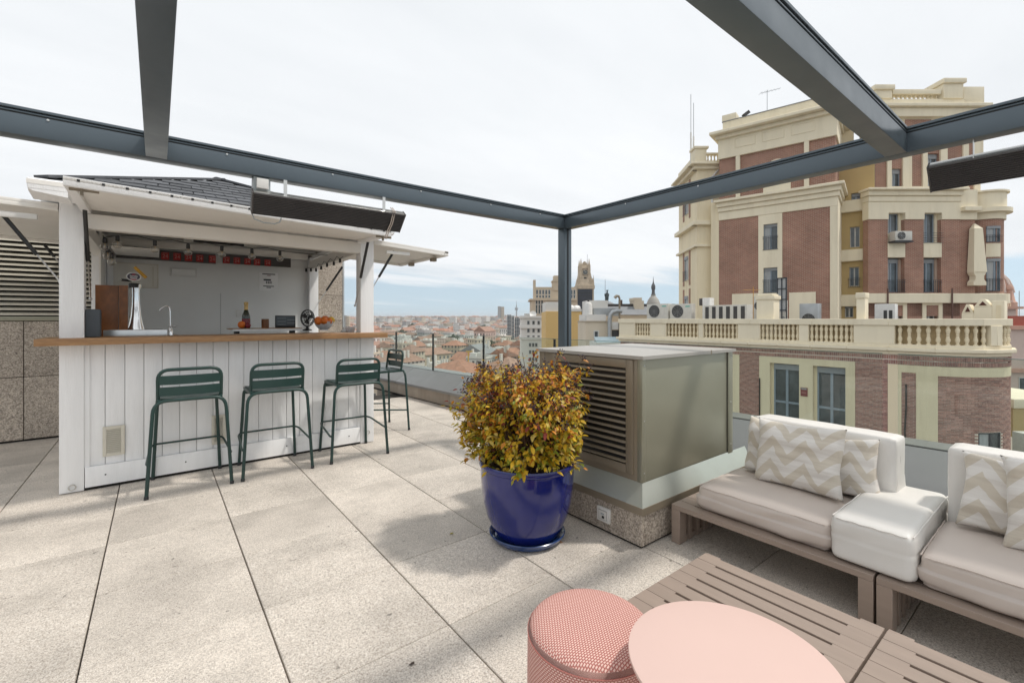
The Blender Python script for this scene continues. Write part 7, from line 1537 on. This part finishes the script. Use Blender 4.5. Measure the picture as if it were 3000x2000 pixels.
F, w = front(1745, 1825, 38.); t = thing('skylight', 'pale blue glazed skylight low beside the balustrade', 'skylight', tuple(F.P(w / 2, ypx(1000, 38), 0))); MB().fbox(F, 0, w, -40, ypx(1003, 38), -3, .1).build('base', PLW['white'], t, smooth=False); m = MB(); m.extr([F.P(.1, ypx(1003, 38), 0), F.P(.1, ypx(988, 38), -1.2), F.P(.1, ypx(1003, 38), -1.4)], F.P(w - .2, 0, 0) - F.P(0, 0, 0)); m.build('glazing', mat('skylight_glass', (.40, .52, .56), .15), t, smooth=False)
dZ = 72.; F, w = front(1780, 1990, dZ); Zp = lambda py: ypx(py, dZ); t = thing('mansard_building', 'building with a long grey mansard roof behind the plant room', 'building', tuple(F.P(w / 2, -40, -4))); MB().fbox(F, 0, w, -40, Zp(922), -12, 0).build('wall', PLW['sand'], t, smooth=False); m = MB(); m.extr([F.P(0, Zp(922), .2), F.P(0, Zp(897), -1.6), F.P(0, Zp(897), -10), F.P(0, Zp(922), -12)], F.P(w, 0, 0) - F.P(0, 0, 0)); ro = m.build('roof', M['zinc'], t, smooth=False); MB().fbox(F, .2, w, Zp(897), Zp(889), -3, -1.7).build('roof_rail', M['heater'], ro, smooth=False); X = lambda px: (px - 1780) / F_PX * dZ
MB().fbox(F, X(1829), X(1837), Zp(897), Zp(876), -4, -3).build('chimney', mat('brick_stack', (.12, .08, .07), .8), ro); MB().fbox(F, X(1864), X(1892), Zp(925), Zp(880), -4, -1.0).build('chimney', PLW['cream'], ro); MB().fbox(F, X(1862), X(1886), Zp(880), Zp(871), -4, -1.0).build('chimney_cap', PLW['cream'], ro)
# glass and steel towers, slab, communications mast
dG = 420.; t = thing('glass_tower', 'slim grey steel and glass tower at the end of the roofs', 'tower', tuple(pol(1505, dG) + Vector((0, 0, -40)))); GMt = mat('tower_glass', (.16, .19, .215), .25, .3, .3, .05); k_ = dG / F_PX
for px0, px1, py in ((1486, 1497, 922), (1498, 1506, 925), (1508, 1523, 930)):
    F, w = front(px0, px1, dG); MB().fbox(F, 0, w, -45, ypx(py, dG), -6, 0).build('shaft', GMt, t, smooth=False)
    for j in range(3 if w < 4 else 4): s = w * j / (2 if w < 4 else 3); MB().fbox(F, s - .12, s + .12, -45, ypx(py, dG) + .6, 0, .35).build('mullion', M['acgrey'], t, smooth=False)
    for j in range(9): z = ypx(py, dG) - 1 - j * 3.4; MB().fbox(F, 0, w, z - .15, z + .15, .02, .2).build('floor_band', M['galv'], t, smooth=False)
for px0, px1, py, d, lb, mm in ((1458, 1477, 897, 1500, 'distant brown slab tower standing above the horizon', 'rust'), (1478, 1486, 922, 1900, 'lower hazy block beside the distant slab tower', 'grey'), (1004, 1022, 924, 700, 'grey apartment tower seen between kiosk posts over the bowl', 'grey')):
    F, w = front(px0, px1, d); t = thing('tower_block', lb, 'tower', tuple(F.P(w / 2, -40, 0))); o = MB().fbox(F, 0, w * .48, -40, ypx(py, d), -w * .6, 0).build('wall', CWM['grey'], t, smooth=False); cityuv(o); o = MB().fbox(F, w * .52, w, -40, ypx(py + 1.5, d), -w * .6, .5).build('wall', CWM['sand'], t, smooth=False); cityuv(o); MB().fbox(F, w * .48, w * .52, -40, ypx(py + 2, d), -w * .6, -.5).build('core', M['dark'], t, smooth=False)
dC = 2500.; k_ = dC / F_PX; p = pol(1513, dC); t = thing('broadcast_tower', 'grey broadcast tower with a round pod on the horizon', 'tower', (p.x, p.y, -40)); p.z = ypx(930, dC); BM = mat('concrete_tower', (.20, .22, .24), .8)
MB().lathe([(2.2 * k_, -80), (1.6 * k_, 15 * k_), (1.3 * k_, 22 * k_)], p, 12).build('shaft', BM, t); MB().lathe([(1.4 * k_, 20 * k_), (4.2 * k_, 23 * k_), (5.2 * k_, 25.5 * k_), (4.6 * k_, 28 * k_), (1.6 * k_, 30 * k_)], p, 16).build('pod', BM, t); MB().lathe([(1.6 * k_, 29 * k_), (1.2 * k_, 36 * k_), (.7 * k_, 37 * k_), (.5 * k_, 45 * k_), (.15 * k_, 50 * k_)], p, 8).build('spire', BM, t)
p = pol(1372, 170); p.z = ypx(1040, 170); t = thing('yellow_crane', 'small yellow crane standing between the roofs', 'crane', tuple(p)); YC = mat('crane_yellow', (.62, .40, .05), .5); m = MB(); m.bar(p + Vector((0, 0, -12)), p + Vector((0, 0, 1.2)), .35, .35, (1, 0, 0)); m.build('mast', YC, t); r1 = Vector((CS, -SN, 0)); m = MB(); m.bar(p + Vector((0, 0, 1.4)) - r1 * .9, p + Vector((0, 0, 1.4)) + r1 * 1.6, .3, .4); m.build('jib', YC, t)
# right edge: domed pink building and neighbours
dR = 90.; k_ = dR / F_PX; p = GD(2925, 905, dR); t = thing('pink_domed_building', 'pink building with a ribbed dome behind the right corner of the brick building', 'building', (p.x, p.y, -40)); PK = mat('pink_stucco', (.55, .33, .25), .8, 0, .15, .4); PW = mat('pale_pink_stucco', (.62, .50, .44), .8, 0, .1, .4)
MB().lathe([(38 * k_, -60), (38 * k_, 18 * k_), (34 * k_, 22 * k_), (30 * k_, 46 * k_), (27 * k_, 62 * k_), (19 * k_, 84 * k_), (8 * k_, 100 * k_), (2 * k_, 106 * k_)], p, 28).build('dome', PK, t)
m = MB()
for j in range(12): a = 2 * math.pi * j / 12; m.tube([p + Vector((r_ * k_ * math.cos(a), r_ * k_ * math.sin(a), z * k_)) for r_, z in ((30.5, 46), (27.6, 62), (19.8, 84), (8.5, 100.5))], .22, 6)
m.build('rib', PW, t)
for px, py in ((2957, 838), (2900, 838)): q = GD(px, 905, dR - 2); MB().lathe([(7 * k_, 0), (7 * k_, 20 * k_), (8.5 * k_, 22 * k_), (8.5 * k_, 26 * k_), (6 * k_, 27 * k_), (6 * k_, 60 * k_), (8 * k_, 62 * k_), (8 * k_, 68 * k_), (3 * k_, 76 * k_)], q + Vector((0, 0, -6 * k_)), 12).build('turret', PK, t)
F, w = front(2915, 2976, dR - 6); zq = lambda py: ypx(py, dR - 6); MB().fbox(F, 0, w, -40, zq(905), -8, 0).build('wall', PW, t, smooth=False); MB().fbox(F, -.2, w + .6, zq(905), zq(898), -8, .8).build('cornice', PK, t, smooth=False); MB().fbox(F, 0, w - .5, zq(884), zq(880), -.4, 0).build('handrail', PW, t, smooth=False)
for j in range(9): s = (w - .6) * (j + .5) / 9; piece('baluster', bal_me, t, F.P(s, zq(898), -.2), None, (1., 1., (zq(884) - zq(898)) / .79))
dR2 = 60.; F, w = front(2962, 3200, dR2); zq = lambda py: ypx(py, dR2); t = thing('pink_roof_house', 'pale pink house with red cornices at the right edge of the picture', 'building', tuple(F.P(w / 2, -40, -3)))
MB().fbox(F, 0, w, -40, zq(965), -10, 0).build('wall', PW, t, smooth=False)
for z, e in ((965, .4), (1090, .45)): MB().fbox(F, -.3, w, zq(z), zq(z) + .5, -10, e).build('cornice', PK, t, smooth=False)
MB().fbox(F, .6, w, zq(965) + .5, zq(925), -8, -.8).build('roof_block', mat('red_roof_paint', (.36, .09, .06), .7), t, smooth=False)
for j in range(4): s = 1.0 + j * 2.2; fwin(t, F, s, s + 1.1, zq(1150), zq(1105))
dR3 = 34.; F, w = front(2968, 3200, dR3); zq = lambda py: ypx(py, dR3); t = thing('ochre_roof', 'ochre parapet roof low at the right edge behind the round corner', 'building', tuple(F.P(w / 2, -30, -3))); MB().fbox(F, 0, w, -40, zq(1195), -6, 0).build('wall', M['ochre'], t, smooth=False); MB().fbox(F, -.1, w, zq(1195), zq(1168), -6, .15).build('coping', M['stucco2'], t, bevel=.05)
F, w = front(2964, 3200, 24.); zq = lambda py: ypx(py, 24); t = thing('flat_roof', 'grey flat roof behind the round brick corner at the right edge', 'roof', tuple(F.P(0, -30, 0))); MB().fbox(F, 0, w, -40, zq(1335), -9, 3).build('roof_slab', M['concrete'], t)
qz = zq(1335); ac('white air conditioner with louvred side on the flat roof at the right edge', F, .02, .9, qz, zq(1262), 0.6, .6, 1, False); ac('second white air conditioner further right on the flat roof', F, 1.2, 2.1, qz, zq(1290), 1.6, .6, 1, False)
a = GD(2986, 940, 70); t = MB().tube([a - Vector((0, 0, 4)), GD(2986, 852, 70)], .05, 5).build('thin_mast', M['galv'], org=tuple(a)); tag(t, 'thin metal mast at the right edge beside the pink dome', 'mast')

# ================================================================ air between here and the far roofs
hz = bpy.data.materials.new('haze_air'); hz.use_nodes = True; nt = hz.node_tree; nt.nodes.clear(); o_ = nt.nodes.new('ShaderNodeOutputMaterial'); v_ = nt.nodes.new('ShaderNodeVolumePrincipled')
v_.inputs['Color'].default_value = (.92, .94, .97, 1); v_.inputs['Density'].default_value = .00016; v_.inputs['Anisotropy'].default_value = .2; nt.links.new(v_.outputs[0], o_.inputs['Volume'])
m = MB().box(-9500, 9500, -9500, 9500, -120, 60); tag(m.build('haze', hz, smooth=False), kind='stuff')
